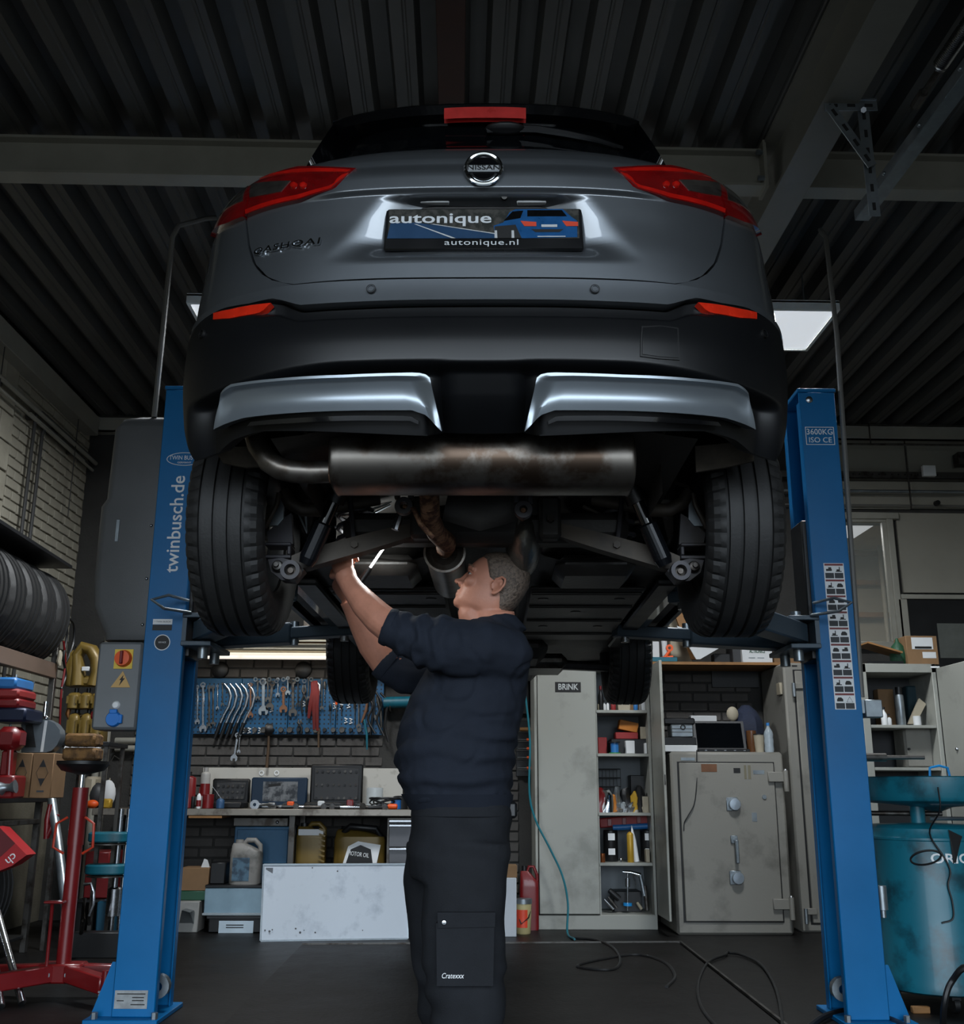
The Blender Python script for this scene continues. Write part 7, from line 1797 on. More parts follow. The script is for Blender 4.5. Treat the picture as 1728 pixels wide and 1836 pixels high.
# on the safe
yl_ = YS+.12
t = thing('laptop', 'black laptop standing open on the grey safe', 'laptop', (at(1290, 1342, yl_).x, yl_, zst))
x0, x1, z0, z1_ = pr(1245, 1292, 1337, 1342, yl_); dz = z1_-zst
q = MB(); q.prism([(x0, yl_, zst+.02), (x1, yl_, zst+.02), (x1, yl_+.06, z1_), (x0, yl_+.06, z1_)], (0, .015, 0)); q.build('screen_lid', m_gdark, t)
q = MB(); q.prism([(x0+.02, yl_-.001, zst+.035), (x1-.02, yl_-.001, zst+.035), (x1-.02, yl_+.055, z1_-.015), (x0+.02, yl_+.055, z1_-.015)], (0, .003, 0)); q.build('screen', m_glass, t)
q = MB(); q.bb(x0, x1, yl_-.09, yl_+.0, zst, zst+.022, .005); q.build('keyboard_base', m_black, t)
for k in range(5): q = MB(); q.bb(x0+.05+k*.07, x0+.065+k*.07, yl_-.092, yl_-.09, zst+.008, zst+.014); q.build('port', m_steel, t)
q = pb(MB(), 1186, 1336, 1250, 1345, YS+.03, .22, .003, z0=zst); one(q, 'paper_pile', m_paper, 'loose white papers at the left front of the safe top', 'papers')
zp = at(1220, 1336, YS+.03).z
q = pb(MB(), 1184, 1322, 1248, 1336, YS+.08, .22, .004, z0=zp); one(q, 'black_folder', m_black, 'black folder lying on the papers on the safe', 'folder')
zp2 = at(1220, 1322, YS+.08).z
t = thing('metal_case', 'small silver metal case stacked on black folder on the safe', 'case', (at(1222, 1320, YS+.08).x, YS+.15, zp2))
pb(MB(), 1203, 1299, 1243, 1320, YS+.08, .15, .008, z0=zp2).build('shell', m_galv, t)
a = at(1224, 1304, YS+.078); q = MB(); q.lathe([(.012, 0), (.02, 0), (.02, .006), (.012, .006)], a, (0, -1, 0), 16, closed=True); q.build('round_latch', m_black, t)
for v_ in (1306, 1312): pb(MB(), 1204, v_, 1242, v_+1.2, YS+.078, .004, 0).build('groove', m_dsteel, t)
zp3 = at(1222, 1299, YS+.08).z
q = pb(MB(), 1190, 1287, 1246, 1298, YS+.1, .2, .01, z0=zp3); one(q, 'black_pouch', m_black, 'flat black pouch on top of the silver metal case', 'pouch')
q = pb(MB(), 1239, 1283, 1285, 1300, YS+.30, .1, .004, z0=zst); one(q, 'printer_paper', m_paper, 'white paper block standing behind the laptop', 'paper')
# crumpled bag
t = thing('jacket_bundle', 'dark blue jacket bundled up behind the laptop', 'jacket', (at(1345, 1340, YS+.35).x, YS+.35, zst))
q = MB(); G = []
cA = at(1340, 1300, YS+.35); rX = wpx(34, 1300, YS+.35)
for k in range(10):
    ph = k/9; z_ = zst+(at(1340, 1264, YS+.35).z-zst)*ph; s_ = (1-.1*ph-.7*ph**5)
    G.append([Vector((cA.x+(rX*s_)*(1+.22*noise.noise(Vector((math.cos(an)*1.6, math.sin(an)*1.6, ph*4))))*math.cos(an), YS+.38+.14*s_*(1+.2*noise.noise(Vector((math.cos(an)*2, math.sin(an)*2, ph*3+5))))*math.sin(an), z_)) for an in np.linspace(0, 2*PI, 24, endpoint=False)])
q.loft(G); q.build('cloth', mat('dark_blue_cloth', '#1a2236', .85, 0, var=.3, vs=7, bump=.3), t)
q = MB(); a = at(1313, 1280, YS+.27); q.sph(a, (.045, .02, .055), 12, 8); q.build('white_patch', m_cream, t)
jar('water_bottle', 'clear plastic water bottle with a blue cap on the safe', 'bottle', 1376, 1296, YS+.07, zst, 17, mat('pet_plastic', '#aebac2', .15, 0, var=.2, alpha=.6), ((0, .92), (.32, .92), (.32, .86), (.85, .7), (1, .6), (.9, .5), (1, .4), (.92, .25), (1, .1), (.9, 0), (0, 0)), (.36, .9, 1), m_pbl)
jar('coffee_cup', 'white paper cup between laptop and water bottle on the safe', 'cup', 1360, 1316, YS+.12, zst, 20, m_cream, ((0, 1), (1, 1), (.75, 0), (0, 0)), (1.05, .95, 1), m_black)
jar('dark_mug', 'dark brown mug just right of the laptop', 'mug', 1346, 1310, YS+.16, zst, 18, m_brn)
q = MB(); q.tube(cr([at(1249, 1345, YS-.002), at(1249, 1400, YS-.012), at(1245, 1440, YS-.03), at(1234, 1462, YS-.03), at(1227, 1475, YS-.02), at(1226, 1490, YS-.018)]), .004, 6); one(q, 'thin_cable', m_black, 'thin dark cable hanging down over the safe door', 'cable')

# ---------------- tall safe at the right
YT2 = zfl(1440, 1672)
x0 = at(1420, 1430, YT2).x; zt2 = at(1410, 1188, YT2).z; x1 = x0+.62
tsf = thing('tall_safe', 'tall narrow grey steel safe behind the right lift post', 'safe', ((x0+x1)/2, YT2+.3, 0))
q = MB(); q.bb(x0, x1, YT2, YT2+.6, 0, zt2, .014); q.build('body', m_safe, tsf)
xd = at(1440, 1430, YT2).x; z0 = at(1450, 1655, YT2).z; z1_ = at(1430, 1203, YT2).z
q = MB(); q.bb(xd-.012, x1-.03, YT2-.002, YT2+.01, z0-.01, z1_+.01); q.build('door_gap', m_blackp, tsf)
q = MB(); q.bb(xd, x1-.04, YT2-.012, YT2, z0, z1_, .005); d2 = q.build('door', m_safe, tsf)
for v_ in (1230, 1634):
    a = at(1424 if v_ < 1400 else 1446, v_, YT2-.012); q = MB(); q.bb(a.x-.02, a.x+.07, YT2-.032, YT2-.012, a.z-.022, a.z+.022, .004); h_ = q.build('hinge_strap', m_safe, d2)
    q = MB(); q.cyl((a.x-.012, YT2-.034, a.z-.08), (a.x-.012, YT2-.034, a.z+.02), .014, n=12); q.build('hinge_pin', m_galv, h_)
a = at(1424, 1194, YT2); q = MB(); q.bb(a.x-.02, a.x+.02, YT2-.003, YT2, a.z-.005, a.z+.005); q.build('maker_plate', m_blackp, tsf)
a = P(1397, 1236, x=x0-.002)
q = MB(); q.bb(x0-.02, x0, YT2+.05, YT2+.14, a.z-.045, a.z+.045, .004); q.build('wall_switch', m_cream, tsf)
# board bridging cabinet and tall safe, with boxes
ybd = YC+.05; zbd = zt2+.002
xbl = at(1168, 1188, ybd).x; 
bd = thing('bridge_board', 'brown wooden board bridging from the grey cabinet to the tall safe', 'board', ((xbl+x0)/2, ybd+.2, zbd))
q = MB(); q.bb(xr0-.05, x0+.3, ybd, YB-.02, zbd, zbd+.022, .002); q.build('plank', m_wood, bd)
q = MB(); q.bb(xr0-.02, xr0+.02, ybd+.1, YB-.02, z1, zbd); q.build('spacer', m_wood, bd)
q = MB(); a, b, c_, d_ = pr(1275, 1202, 1359, 1233, YB-.014); q.bb(a, b, YB-.03, YB-.012, c_, d_, .002); one(q, 'vent_grille', m_black, 'black rectangular vent high on the brick wall above the laptop', 'vent')
zbo = zbd+.022
def obox(lab, x0_, v0, x1_, Y, dep, m, name='carton', z0=None, cat='box'):
    a, b, _, zt = pr(x0_, v0, x1_, v0+30, Y); q = MB(); q.bb(a, b, Y, Y+dep, zbo if z0 is None else z0, zt, .004); return one(q, name, m, lab, cat)
t = thing('white_parts_box', 'white box of printed lettering at the right of the wooden board', 'box', (at(1356, 1183, ybd+.02).x, ybd+.1, zbo))
a, b, _, zt = pr(1330, 1150, 1384, 1183, ybd+.02); q = MB(); q.bb(a, b, ybd+.02, ybd+.2, zbo, zt, .003); q.build('carton', m_paper, t)
text('ACTRONICS', frame_at(((a+b)/2, ybd+.0185, zbo+(zt-zbo)*.52), (1, 0, 0), (0, 0, 1)), mat('print_green_grey', '#3d5a4a', .6), t, size=.035, fit=(b-a)*.52, bold=.001)
for k, yy in ((.82, .6), (.78, .3), (.2, .6), (.2, .3)): q = MB(); q.bb(a+(b-a)*(yy-.1), a+(b-a)*(yy+.12), ybd+.0185, ybd+.02, zbo+(zt-zbo)*k, zbo+(zt-zbo)*k+.006); q.build('print_line', m_galv, t)
obox('white flat box lying on top of the printed white box', 1336, 1138, 1382, ybd+.04, .15, m_paper, z0=zt)
obox('big plain cardboard box beside the right lift post', 1384, 1120, 1432, ybd+.06, .25, m_card)
obox('dark grey box between the white boxes on the board', 1312, 1140, 1328, ybd+.06, .2, m_gdark)
obox('black machine part behind the leaning white sheet', 1280, 1172, 1312, ybd+.15, .1, m_black, 'machine_part', cat='part')
q = MB(); q.prism([at(1213, 1122, ybd+.0), at(1310, 1150, ybd+.1), at(1255, 1182, ybd+.0), at(1248, 1182, ybd+.0)], (0, .012, 0)); one(q, 'white_sheet', m_paper, 'white board leaning at a slant on the bridging board', 'board')
q = MB(); q.prism([at(1196, 1065, ybd+.2), at(1210, 1060, ybd+.2), at(1258, 1182, ybd+.12), at(1240, 1182, ybd+.12)], (0, .03, 0)); one(q, 'wood_strip', m_wood, 'slanted brown batten leaning behind the white board', 'batten')
obox('pale carton with a slanting lid behind the batten', 1198, 1060, 1236, ybd+.3, .08, m_cream, 'panel')
t = thing('orange_clamp', 'orange plastic clamp lying on the board right of the front tyre', 'clamp', (at(1195, 1180, ybd+.03).x, ybd+.03, zbo))
a = at(1190, 1175, ybd+.03); q = MB(); q.tube([(a.x-.07, ybd+.03, zbo+.02), (a.x, ybd+.03, zbo+.025), (a.x+.07, ybd+.03, zbo+.04)], [.012, .018, .012], 10); q.build('lower_jaw', m_orange, t)
q = MB(); q.lathe([(.012, -.01), (.028, -.01), (.028, .01), (.012, .01)], at(1200, 1162, ybd+.03), (0, 1, 0), 16, closed=True); q.tube([at(1200, 1168, ybd+.03), (a.x, ybd+.03, zbo+.025)], .012, 8); q.build('grip_ring', m_orange, t)
obox('small white carton on the board behind the orange clamp', 1168, 1150, 1182, ybd+.12, .08, m_paper)
jar('white_tube', 'white tapered tube on the board behind the orange clamp', 'tube', 1190, 1135, ybd+.15, zbo, 12, m_paper, ((0, 1), (1, 1), (.7, 0), (0, 0)))
obox('teal cloth lying under the orange clamp', 1165, 1178, 1215, ybd+.005, .02, m_teal, 'cloth', cat='cloth')
# cable down the brick wall
q = MB(); q.tube([at(1187, 1192, YB-.03), at(1186, 1260, YB-.03), at(1186, 1345, YB-.03), at(1190, 1400, YB-.2)], .006, 6); one(q, 'wall_cable', m_black, 'black cable dropping down the brick wall beside the cabinet door', 'cable')

# ---------------- window and wall panels at the right back
m_pane = mat('window_glass', '#9aa09c', .05, 0, var=.02, alpha=.25)
YW = YB-.05
def wl2(lab, x0_, v0, x1_, v1, Y, dep, m, name, cat, **k):
    q = pb(MB(), x0_, v0, x1_, v1, Y, dep, .003); return one(q, name, m, lab, cat)
# partition panels above and right of the window
pw_ = thing('wall_cladding', 'grey cladding panels covering the upper right back wall', 'wall panel', (3.2, 8.43, 1.95)); pw_['kind'] = 'structure'
for k, (x0_, v0, x1_, v1) in enumerate(((1430, 790, 1626, 912), (1630, 790, 1790, 912), (1430, 916, 1512, 1160), (1613, 920, 1790, 1063))):
    pb(MB(), x0_, v0, x1_, v1, YB-.03, .025, .003).build('panel', m_panel, pw_)
wn_ = thing('window_1', 'interior window with pale frame and wooden studs showing behind it', 'window', at(1570, 1165, YB-.06)); wn_['kind'] = 'structure'
for r_ in ((1516, 918, 1612, 930), (1516, 1150, 1612, 1162), (1600, 930, 1612, 1150), (1516, 930, 1524, 1150)): pb(MB(), *r_, YB-.07, .06, .006).build('frame', m_beam, wn_)
for r_ in ((1524, 930, 1600, 936), (1591, 936, 1600, 1150)): pb(MB(), *r_, YB-.05, .04, .003).build('inner_frame', m_beam, wn_)
pb(MB(), 1524, 936, 1592, 1150, YB-.035, .004, 0).build('pane', m_pane, wn_)
for k, v_ in enumerate((936, 990, 1044, 1102)):
    z_ = at(1560, v_, 10.1).z; q = MB(); q.bb(2.2, 5.0, 10.1, 10.2, z_-.025, z_+.025, .003); one(q, 'wall_batten', m_wood, ['topmost', 'second', 'third', 'lowest'][k]+' wooden batten on the wall of the room behind the window', 'batten')
q = MB(); a = at(1582, 1040, 9.9); q.cyl((a.x, 9.9, .9), (a.x, 9.9, 3.3), .022, n=10); one(q, 'white_post', m_cream, 'thin pale post standing in the room behind the window', 'post')
zl3 = 3.2; a = P(1521, 940, z=zl3); b = P(1570, 940, z=zl3); c_ = P(1545, 965, z=zl3)
t = thing('office_light', 'square lit ceiling light in the room behind the window', 'ceiling light', (b.x-.3, a.y+.25, zl3))
q = MB(); q.bb(b.x-.6, b.x, a.y, c_.y, zl3, zl3+.02); q.build('diffuser', m_led, t)
q = MB(); q.bb(b.x-.62, b.x+.02, a.y-.02, c_.y+.02, zl3+.02, 3.3); q.build('housing', MATS['light_frame'], t)
la = bpy.data.lights.new('office_light_glow', 'AREA'); la.size = .5; la.energy = 14; lo = bpy.data.objects.new('office_light_glow', la); COL.objects.link(lo); lo.parent = t; lo.location = (0, 0, -.02)
# pipes and tray across the upper right wall
q = MB(); zt = at(1600, 853, YB-.1).z; xw0, xw1 = at(1500, 850, YB-.1).x, XR
t = thing('cable_tray', 'perforated grey steel cable tray across the upper right wall', 'cable tray', (4, YB-.1, zt))
q.bb(xw0-.5, xw1, YB-.12, YB-.115, zt-.03, zt+.03); q.bb(xw0-.5, xw1, YB-.12, YB-.03, zt-.03, zt-.026); q.build('tray', m_dsteel, t)
for k in range(16):
    a = xw0+.02+k*.055; q = MB(); q.cyl((a, YB-.121, zt+.005), (a, YB-.1215, zt+.005), .008, n=8); q.build('perforation', m_blackp, t)
for (v_, r_, m_, yo, lab) in ((797, .009, m_dsteel, .2, 'thin dark pipe, highest across the upper right wall'), (881, .014, m_galv, .12, 'bright steel pipe just below the cable tray'), (906, .008, MATS['grey_conduit'], .08, 'thin grey conduit, lowest across the upper right wall')):
    z_ = at(1600, v_, YB-yo).z; q = MB(); q.cyl((xw0-.5, YB-yo, z_), (xw1, YB-yo, z_), r_, n=10); one(q, 'wall_pipe', m_, lab, 'pipe')
for px_, v0, v1, lab in ((1553, 738, 797, 'thin rod hanging the upper pipe from the roof'), (1626, 790, 912, 'thin dark cable running down the upper right wall')):
    q = MB(); a, b = at(px_, v0, YB-.16), at(px_+8, v1, YB-.16); q.cyl((b.x, YB-.16, ZC if v0 < 750 else a.z), (b.x, YB-.16, b.z), .006, n=6); one(q, 'hanging_rod', m_dsteel, lab, 'rod')
wl2('small white junction box on the upper right wall tray', 1655, 834, 1678, 853, YB-.16, .04, m_white, 'junction_box', 'box')
wl2('grey box on the wall at the right frame edge', 1718, 810, 1745, 832, YB-.2, .1, m_dsteel, 'wall_box', 'box')
q = MB(); a = at(1678, 903, YB-.09); q.lathe([(.001, .04), (.02, .04), (.024, 0), (.001, 0)], a, (0, -1, 0), 14); one(q, 'pipe_clip', m_black, 'round black cable gland on the lowest right wall conduit', 'fitting')
# dark glazed door at far right
dn = thing('door_1', 'dark glazed door at the right edge behind the open cabinet', 'door', at(1690, 1190, YB-.06)); dn['kind'] = 'structure'
pb(MB(), 1633, 1075, 1790, 1400, YB-.05, .03, .003).build('leaf', m_black, dn)
pb(MB(), 1683, 1118, 1790, 1180, YB-.056, .005, .0).build('pane', mat('dim_glass', '#5d605c', .15, 0, var=.2, vs=3), dn)
for r_ in ((1616, 1066, 1790, 1074), (1616, 1074, 1632, 1190)): pb(MB(), *r_, YB-.07, .05, .004).build('frame', m_beam, dn)

# ---------------- open grey cabinet at right
YG = 7.1
zgt = at(1620, 1190, YG).z
x0 = at(1548, 1300, YG).x; x1 = at(1688, 1300, YG).x
gc = thing('storage_cupboard', 'grey steel cupboard with its door open behind the oil drainer', 'cupboard', ((x0+x1)/2, YG+.2, 0))
q = MB(); q.bb(x0, x0+.05, YG, YG+.4, 0, zgt, .003); q.build('side_panel', m_cab, gc)
q = MB(); q.bb(x1-.03, x1, YG, YG+.4, 0, zgt, .003); q.build('side_panel', m_cab, gc)
q = MB(); q.bb(x0, x1, YG, YG+.4, zgt-.06, zgt, .003); q.build('top_panel', m_cab, gc)
q = MB(); q.bb(x0, x1, YG+.38, YG+.4, 0, zgt); q.build('back_panel', m_gdark, gc)
zsh = at(1620, 1300, YG+.02).z; zs2 = at(1620, 1376, YG+.02).z
for z_ in (zsh, zs2, .4, .1): q = MB(); q.bb(x0+.05, x1-.03, YG+.01, YG+.38, z_-.02, z_, .002); q.build('shelf', m_cab, gc)
q = MB(); q.bb(x1+.0, x1+.022, YG-.45, YG-.005, .08, zgt-.03, .004); dd = q.build('door', m_cab, gc)
q = MB(); a = P(1716, 1343, x=x1-.002); q.sph((x1-.004, a.y if YG-.45 < a.y < YG else YG-.3, a.z), .012, 8, 6); q.build('door_knob', m_steel, dd)
a = at(1676, 1196, YG); q = MB(); q.bb(a.x-.03, a.x+.03, YG-.003, YG, a.z-.006, a.z+.006); q.build('number_strip', m_white, gc)
YGi = YG+.12
def gj(lab, px, vt, wp, m, prof=CAN, cap=(.5, .88, 1), capm=None, z0=None, **k): return jar('bottle', lab, 'bottle', px, vt, YGi, zsh if z0 is None else z0, wp, m, prof, cap, capm, 'things in the grey cupboard', **k)
gj('silver flask with a black top in the grey cupboard', 1610, 1232, 15, m_galv, ((0, .8), (.9, .8), (1, .76), (1, .02), (.9, 0), (0, 0)), (.8, .78, 1), m_black)
gj('small white bottle at the left in the grey cupboard', 1583, 1268, 11, m_white, BOT)
gj('tiny white bottle beside the flask in the grey cupboard', 1593, 1280, 8, m_paper, SQZ)
gj('white tub at the right of the flask in the grey cupboard', 1643, 1284, 14, m_paper, None, None)
gj('red tin at the right end of the grey cupboard shelf', 1672, 1288, 10, m_red, None, None)
q = MB(); q.prism([at(1628, 1298, YGi), at(1642, 1298, YGi), at(1660, 1262, YGi), at(1648, 1252, YGi)], (0, .02, 0)); one(q, 'tilted_carton', m_cream, 'pale carton tipped on its corner in the grey cupboard', 'box', 'things in the grey cupboard')
q = MB(); a, b, c_, d_ = pr(1572, 1236, 1600, 1262, YG+.3); q.bb(a, b, YG+.28, YG+.36, zsh, d_, .003); one(q, 'brown_carton', m_card, 'brown carton at the back of the grey cupboard', 'box', 'things in the grey cupboard')
q = MB(); a, b, c_, d_ = pr(1625, 1230, 1650, 1285, YG+.3); q.bb(a, b, YG+.28, YG+.36, zsh, d_, .01); one(q, 'dark_pouch', mat('dark_teal_bag', '#123038', .7), 'dark teal pouch at the back of the grey cupboard', 'pouch', 'things in the grey cupboard')
t = thing('cash_box', 'grey metal key box standing in the cupboard above the drain pan', 'metal box', (at(1655, 1376, YGi).x, YGi, zs2), group='things in the grey cupboard')
x0_, x1_, _, d_ = pr(1622, 1304, 1682, 1376, YGi); q = MB(); q.bb(x0_, x1_, YGi, YGi+.18, zs2, d_, .012); q.build('body', m_safe, t)
q = MB(); q.bb(x0_+.01, x1_-.05, YGi-.008, YGi, zs2+.01, d_-.01, .005); q.build('door', m_safe, t)
a = at(1629, 1343, YGi-.008); q = MB(); q.lathe([(.001, .012), (.008, .012), (.009, 0)], a, (0, -1, 0), 12); q.build('lock', m_black, t)
# on top of the cupboard
t = thing('parcel', 'taped cardboard parcel with white labels on top of the grey cupboard', 'box', (at(1652, 1186, YG+.04).x, YG+.14, zgt))
x0_, x1_, _, d_ = pr(1625, 1140, 1681, 1186, YG+.04); q = MB(); q.bb(x0_, x1_, YG+.04, YG+.24, zgt, d_, .003); q.build('carton', m_card, t)
for r_ in ((1634, 1143, 1672, 1164), (1654, 1169, 1678, 1180)): pb(MB(), *r_, YG+.0385, .002, 0).build('label', m_paper, t)
pb(MB(), 1640, 1159, 1670, 1163, YG+.0375, .001, 0).build('barcode', m_blackp, t)
jar('green_bag', 'dark green tied bag beside the taped parcel', 'bag', 1607, 1144, YG+.12, zgt, 30, mat('green_bag', '#16452c', .6, 0, var=.2, bump=.4), ((0, 1), (.15, .98), (.25, .85), (.7, .7), (1, .4), (.95, .1), (.8, 0), (0, 0)))
q = MB(); a, b = at(1546, 1155, YG+.1), at(1608, 1178, YG+.1); a.z = max(a.z, zgt+.05); q.bar(a, b+Vector((0, 0, .02)), .2, .012); one(q, 'wood_offcut', m_wood, 'brown plank resting at a slant on top of the cupboard', 'plank')
q = MB(); q.bb(at(1546, 1180, YG+.1).x, at(1610, 1180, YG+.1).x, YG+.02, YG+.3, zgt, zgt+.02); one(q, 'black_sheets', m_black, 'black sheets stacked flat on top of the cupboard', 'sheets')

# ---------------- waste oil drainer
m_otank = mat('worn_teal_tank', '#0f6678', .42, 0, col2='#0a3d49', amt=.45, vs=4.5, coat=.1)
cO = P(1672, 1800, z=0); cO = Vector((P(1575, 1650, y=cO.y-.02).x+.275, cO.y+.0, 0)); rO = .265
dr_ = thing('oil_drainer', 'teal waste-oil drainer with a wide drip pan beside the right lift post', 'oil drainer', cO)
zt = at(1650, 1478, cO.y).z
q = MB(); q.lathe([(.001, .07), (rO*.95, .07), (rO*1.04, .08), (rO*1.04, .13), (rO, .15), (rO, zt-.07), (rO*1.015, zt-.065), (rO*1.015, zt-.055), (rO, zt-.05), (rO*.97, zt-.015), (rO*.9, zt), (.001, zt+.01)], cO, (0, 0, 1), 48); q.build('tank', m_otank, dr_)
for an in (20, 140, 260):
    c_ = cO+Vector((rO*.8*math.cos(R(an)), rO*.8*math.sin(R(an)), 0)); q = MB(); q.cyl((c_.x-.012, c_.y, .035), (c_.x+.012, c_.y, .035), .035, n=16); q.box((c_.x, c_.y, .065), (.04, .05, .02)); q.build('castor', m_black, dr_)
q = MB(); q.cyl((cO.x-.03, cO.y, zt), (cO.x-.03, cO.y, at(1650, 1435, cO.y).z), .035, n=16); q.build('column', m_otank, dr_)
zp0 = at(1650, 1440, cO.y-.2).z; zp1 = at(1650, 1392, cO.y-.2).z; rp = .34
cp = Vector((cO.x+.06, cO.y, 0))
q = MB(); q.lathe([(.03, zp0-.04), (.08, zp0-.02), (rp*.90, zp0), (rp*.97, zp0+.01), (rp, zp0+.03), (rp, zp1-.004), (rp*1.015, zp1), (rp*.985, zp1), (rp*.98, zp0+.03), (rp*.9, zp0+.015), (.03, zp0+.0)], cp, (0, 0, 1), 56); q.build('drip_pan', m_otank, dr_)
q = MB(); q.tube([(cp.x-.10, cO.y-.20, zp1-.02), (cp.x-.09, cO.y-.19, zp1+.04), (cp.x-.04, cO.y-.18, zp1+.05), (cp.x+.0, cO.y-.18, zp1+.04), (cp.x+.01, cO.y-.18, zp1-.02)], .006, 8); q.build('pan_handle', MATS['ring_blue'], dr_)
q = MB(); q.cyl((cO.x-.36, cO.y+.1, zt+.05), (cO.x+.1, cO.y+.02, zt+.05), .012, n=10); q.build('cross_pipe', m_dsteel, dr_)
q = MB(); zz = at(1600, 1358, cO.y-.1).z; q.cyl((cO.x-.32, cO.y-.1, zz), (cO.x-.2, cO.y-.1, zz), .02, n=12); q.cyl((cO.x-.2, cO.y-.1, zz), (cO.x-.02, cO.y-.12, zz), .010, n=10); q.build('suction_lance', m_dsteel, dr_)
q = MB(); q.tube([(cO.x-.02, cO.y-.12, zt+.03), (cO.x+.16, cO.y-.14, zt+.03)], .009, 8); q.build('drain_lever', m_steel, dr_)
def onO(an, z, o=.0): return Vector((cO.x+(rO+o)*math.sin(an), cO.y-(rO+o)*math.cos(an), z))
vO, fO = text_mesh('ORION', .06, .002, 1.25, align='LEFT', bold=.001)
zo = at(1690, 1540, cO.y-.25).z; a0 = math.asin(max(-1, min(1, (at(1668, 1540, cO.y-.25).x-cO.x)/rO)))
q = MB(); q.v = [tuple(onO(a0+v[0]/rO, zo+v[1], .001+v[2]+.001)) for v in vO]; q.f = fO; q.build('lettering', m_white, dr_, smooth=False)
q = MB(); q.tube([onO(a0-.02+.055*math.cos(an)/rO*1.2-.05, zo+.005+.03*math.sin(an)+.012*math.cos(an), .002) for an in np.linspace(0, 2*PI, 30, endpoint=False)], .005, 6, closed=True); q.build('swoosh_logo', m_blackp, dr_)
q = MB(); q.prism([onO(a0+.10/rO*1.0+.2, zo+.10, .004), onO(a0+.34, zo+.13, .004), onO(a0+.42, zo-.01, .004), onO(a0+.36, zo-.02, .004)], (0, -.004, 0)); q.build('black_strap', m_black, dr_)
q = MB(); q.tube(cr([(cO.x-.07, cp.y-.345, zp1-.05), (cO.x-.075, cp.y-.35, zp0-.03), onO(-.35, zt-.03, .03), onO(-.15, zt-.14, .012), onO(-.08, zt-.2, .01), onO(-.14, zt-.26, .01), onO(-.1, zt-.33, .01), onO(-.12, zt-.40, .01), onO(-.3, zt-.42, .012)]), .004, 6); one(q, 'charging_cable', m_black, 'thin black cable hanging down over the teal oil drainer', 'cable')
q = MB(); a = P(1657, 1818, z=.0); q.bb(a.x-.05, a.x+.03, a.y, a.y+.03, 0, .03, .004); one(q, 'floor_block', m_wood, 'small pale wood block on the floor before the oil drainer', 'block')

# ---------------- hoses and cables on the floor
def floor_pts(pts, z=.012): return cr([P(x, v, z=z) for x, v in pts])
t = thing('air_hose', 'thin teal air hose hanging behind the mechanic down to the floor', 'hose', P(1018, 1664, z=0))
q = MB(); q.tube(cr([at(938, 1220, 7.85), at(944, 1265, 7.85), at(950, 1330, 7.85), at(949, 1420, 7.85), at(960, 1470, 7.84), at(985, 1520, 7.82), at(1008, 1570, 7.80), at(1018, 1620, 7.75), P(1017, 1672, z=.02), P(1030, 1684, z=.012)]), .0075, 8); q.build('hose', mat('teal_hose', '#146a78', .45), t)
q = MB(); q.tube(floor_pts([(1030, 1682), (1070, 1686), (1100, 1700), (1112, 1722), (1100, 1738), (1060, 1738), (1035, 1732), (1070, 1722), (1140, 1712), (1190, 1725), (1210, 1750), (1195, 1770)]), .009, 8); one(q, 'floor_hose', m_black, 'black hose looping across the dark floor sheet', 'hose')
q = MB(); q.tube(floor_pts([(1300, 1712), (1270, 1725), (1252, 1760), (1255, 1800), (1280, 1836), (1330, 1880)])+floor_pts([(1400, 1880), (1402, 1830), (1390, 1770), (1365, 1730), (1330, 1712), (1304, 1708)]), .008, 8, closed=True); t = one(q, 'floor_cable', m_black, 'thin black cable loop lying by the floor edging strip', 'cable')
q = MB(); q.tube(floor_pts([(1440, 1850), (1480, 1822), (1530, 1812), (1580, 1822), (1640, 1850), (1700, 1900)], .02), .014, 8); one(q, 'air_hose', m_black, 'thick black hose on the floor before the right lift post', 'hose')
q = MB(); q.tube(cr([P(1690, 1850, z=.02), P(1693, 1800, y=4.5), P(1706, 1760, y=4.5), P(1740, 1735, y=4.5), P(1790, 1800, z=.02)]), .013, 8); one(q, 'black_hose_loop', m_black, 'black hose loop standing up at the lower right corner', 'hose')
# ================================================================ LEFT SIDE: TYRE RACK, JACK, CLUTTER
XF = -2.62                                   # front plane of the rack
a = P(96, 1205, x=XF); YE = a.y; zbm = a.z-.045
zt_ = .905
m_rackb = mat('rack_beam_brown', '#7d6a5f', .4, .5, var=.12, vs=6)
rack = thing('tyre_rack', 'steel storage rack along the left wall holding tyres above a work shelf', 'rack', (XF-.22, YE-.6, 0))
for x in (XF, -3.06):
    for y in (YE, YE-1.5):
        q = MB(); q.bb(x-.018, x+.018, y-.018, y+.018, 0, 1.95 if y == YE else 1.6, .002); q.build('upright', m_dsteel, rack)
q = MB(); q.bb(XF-.02, XF+.02, YE-1.6, YE-.0, zbm, zbm+.10, .006); q.build('front_beam', m_rackb, rack)
q = MB(); q.bb(-3.08, -3.04, YE-1.6, YE, zbm, zbm+.10, .006); q.build('rear_beam', m_rackb, rack)
q = MB(); q.bb(-3.08, XF+.05, YE-1.6, YE, zt_-.03, zt_, .003); q.build('work_shelf', m_black, rack)
q = MB(); q.bb(-3.08, XF, YE-1.6, YE, .08, .10, .003); q.build('low_shelf', m_black, rack)
q = MB(); q.bb(-3.08, XF+.02, YE-1.6, YE, zt_-.16, zt_-.13, .003); q.build('mid_rail', m_dsteel, rack)
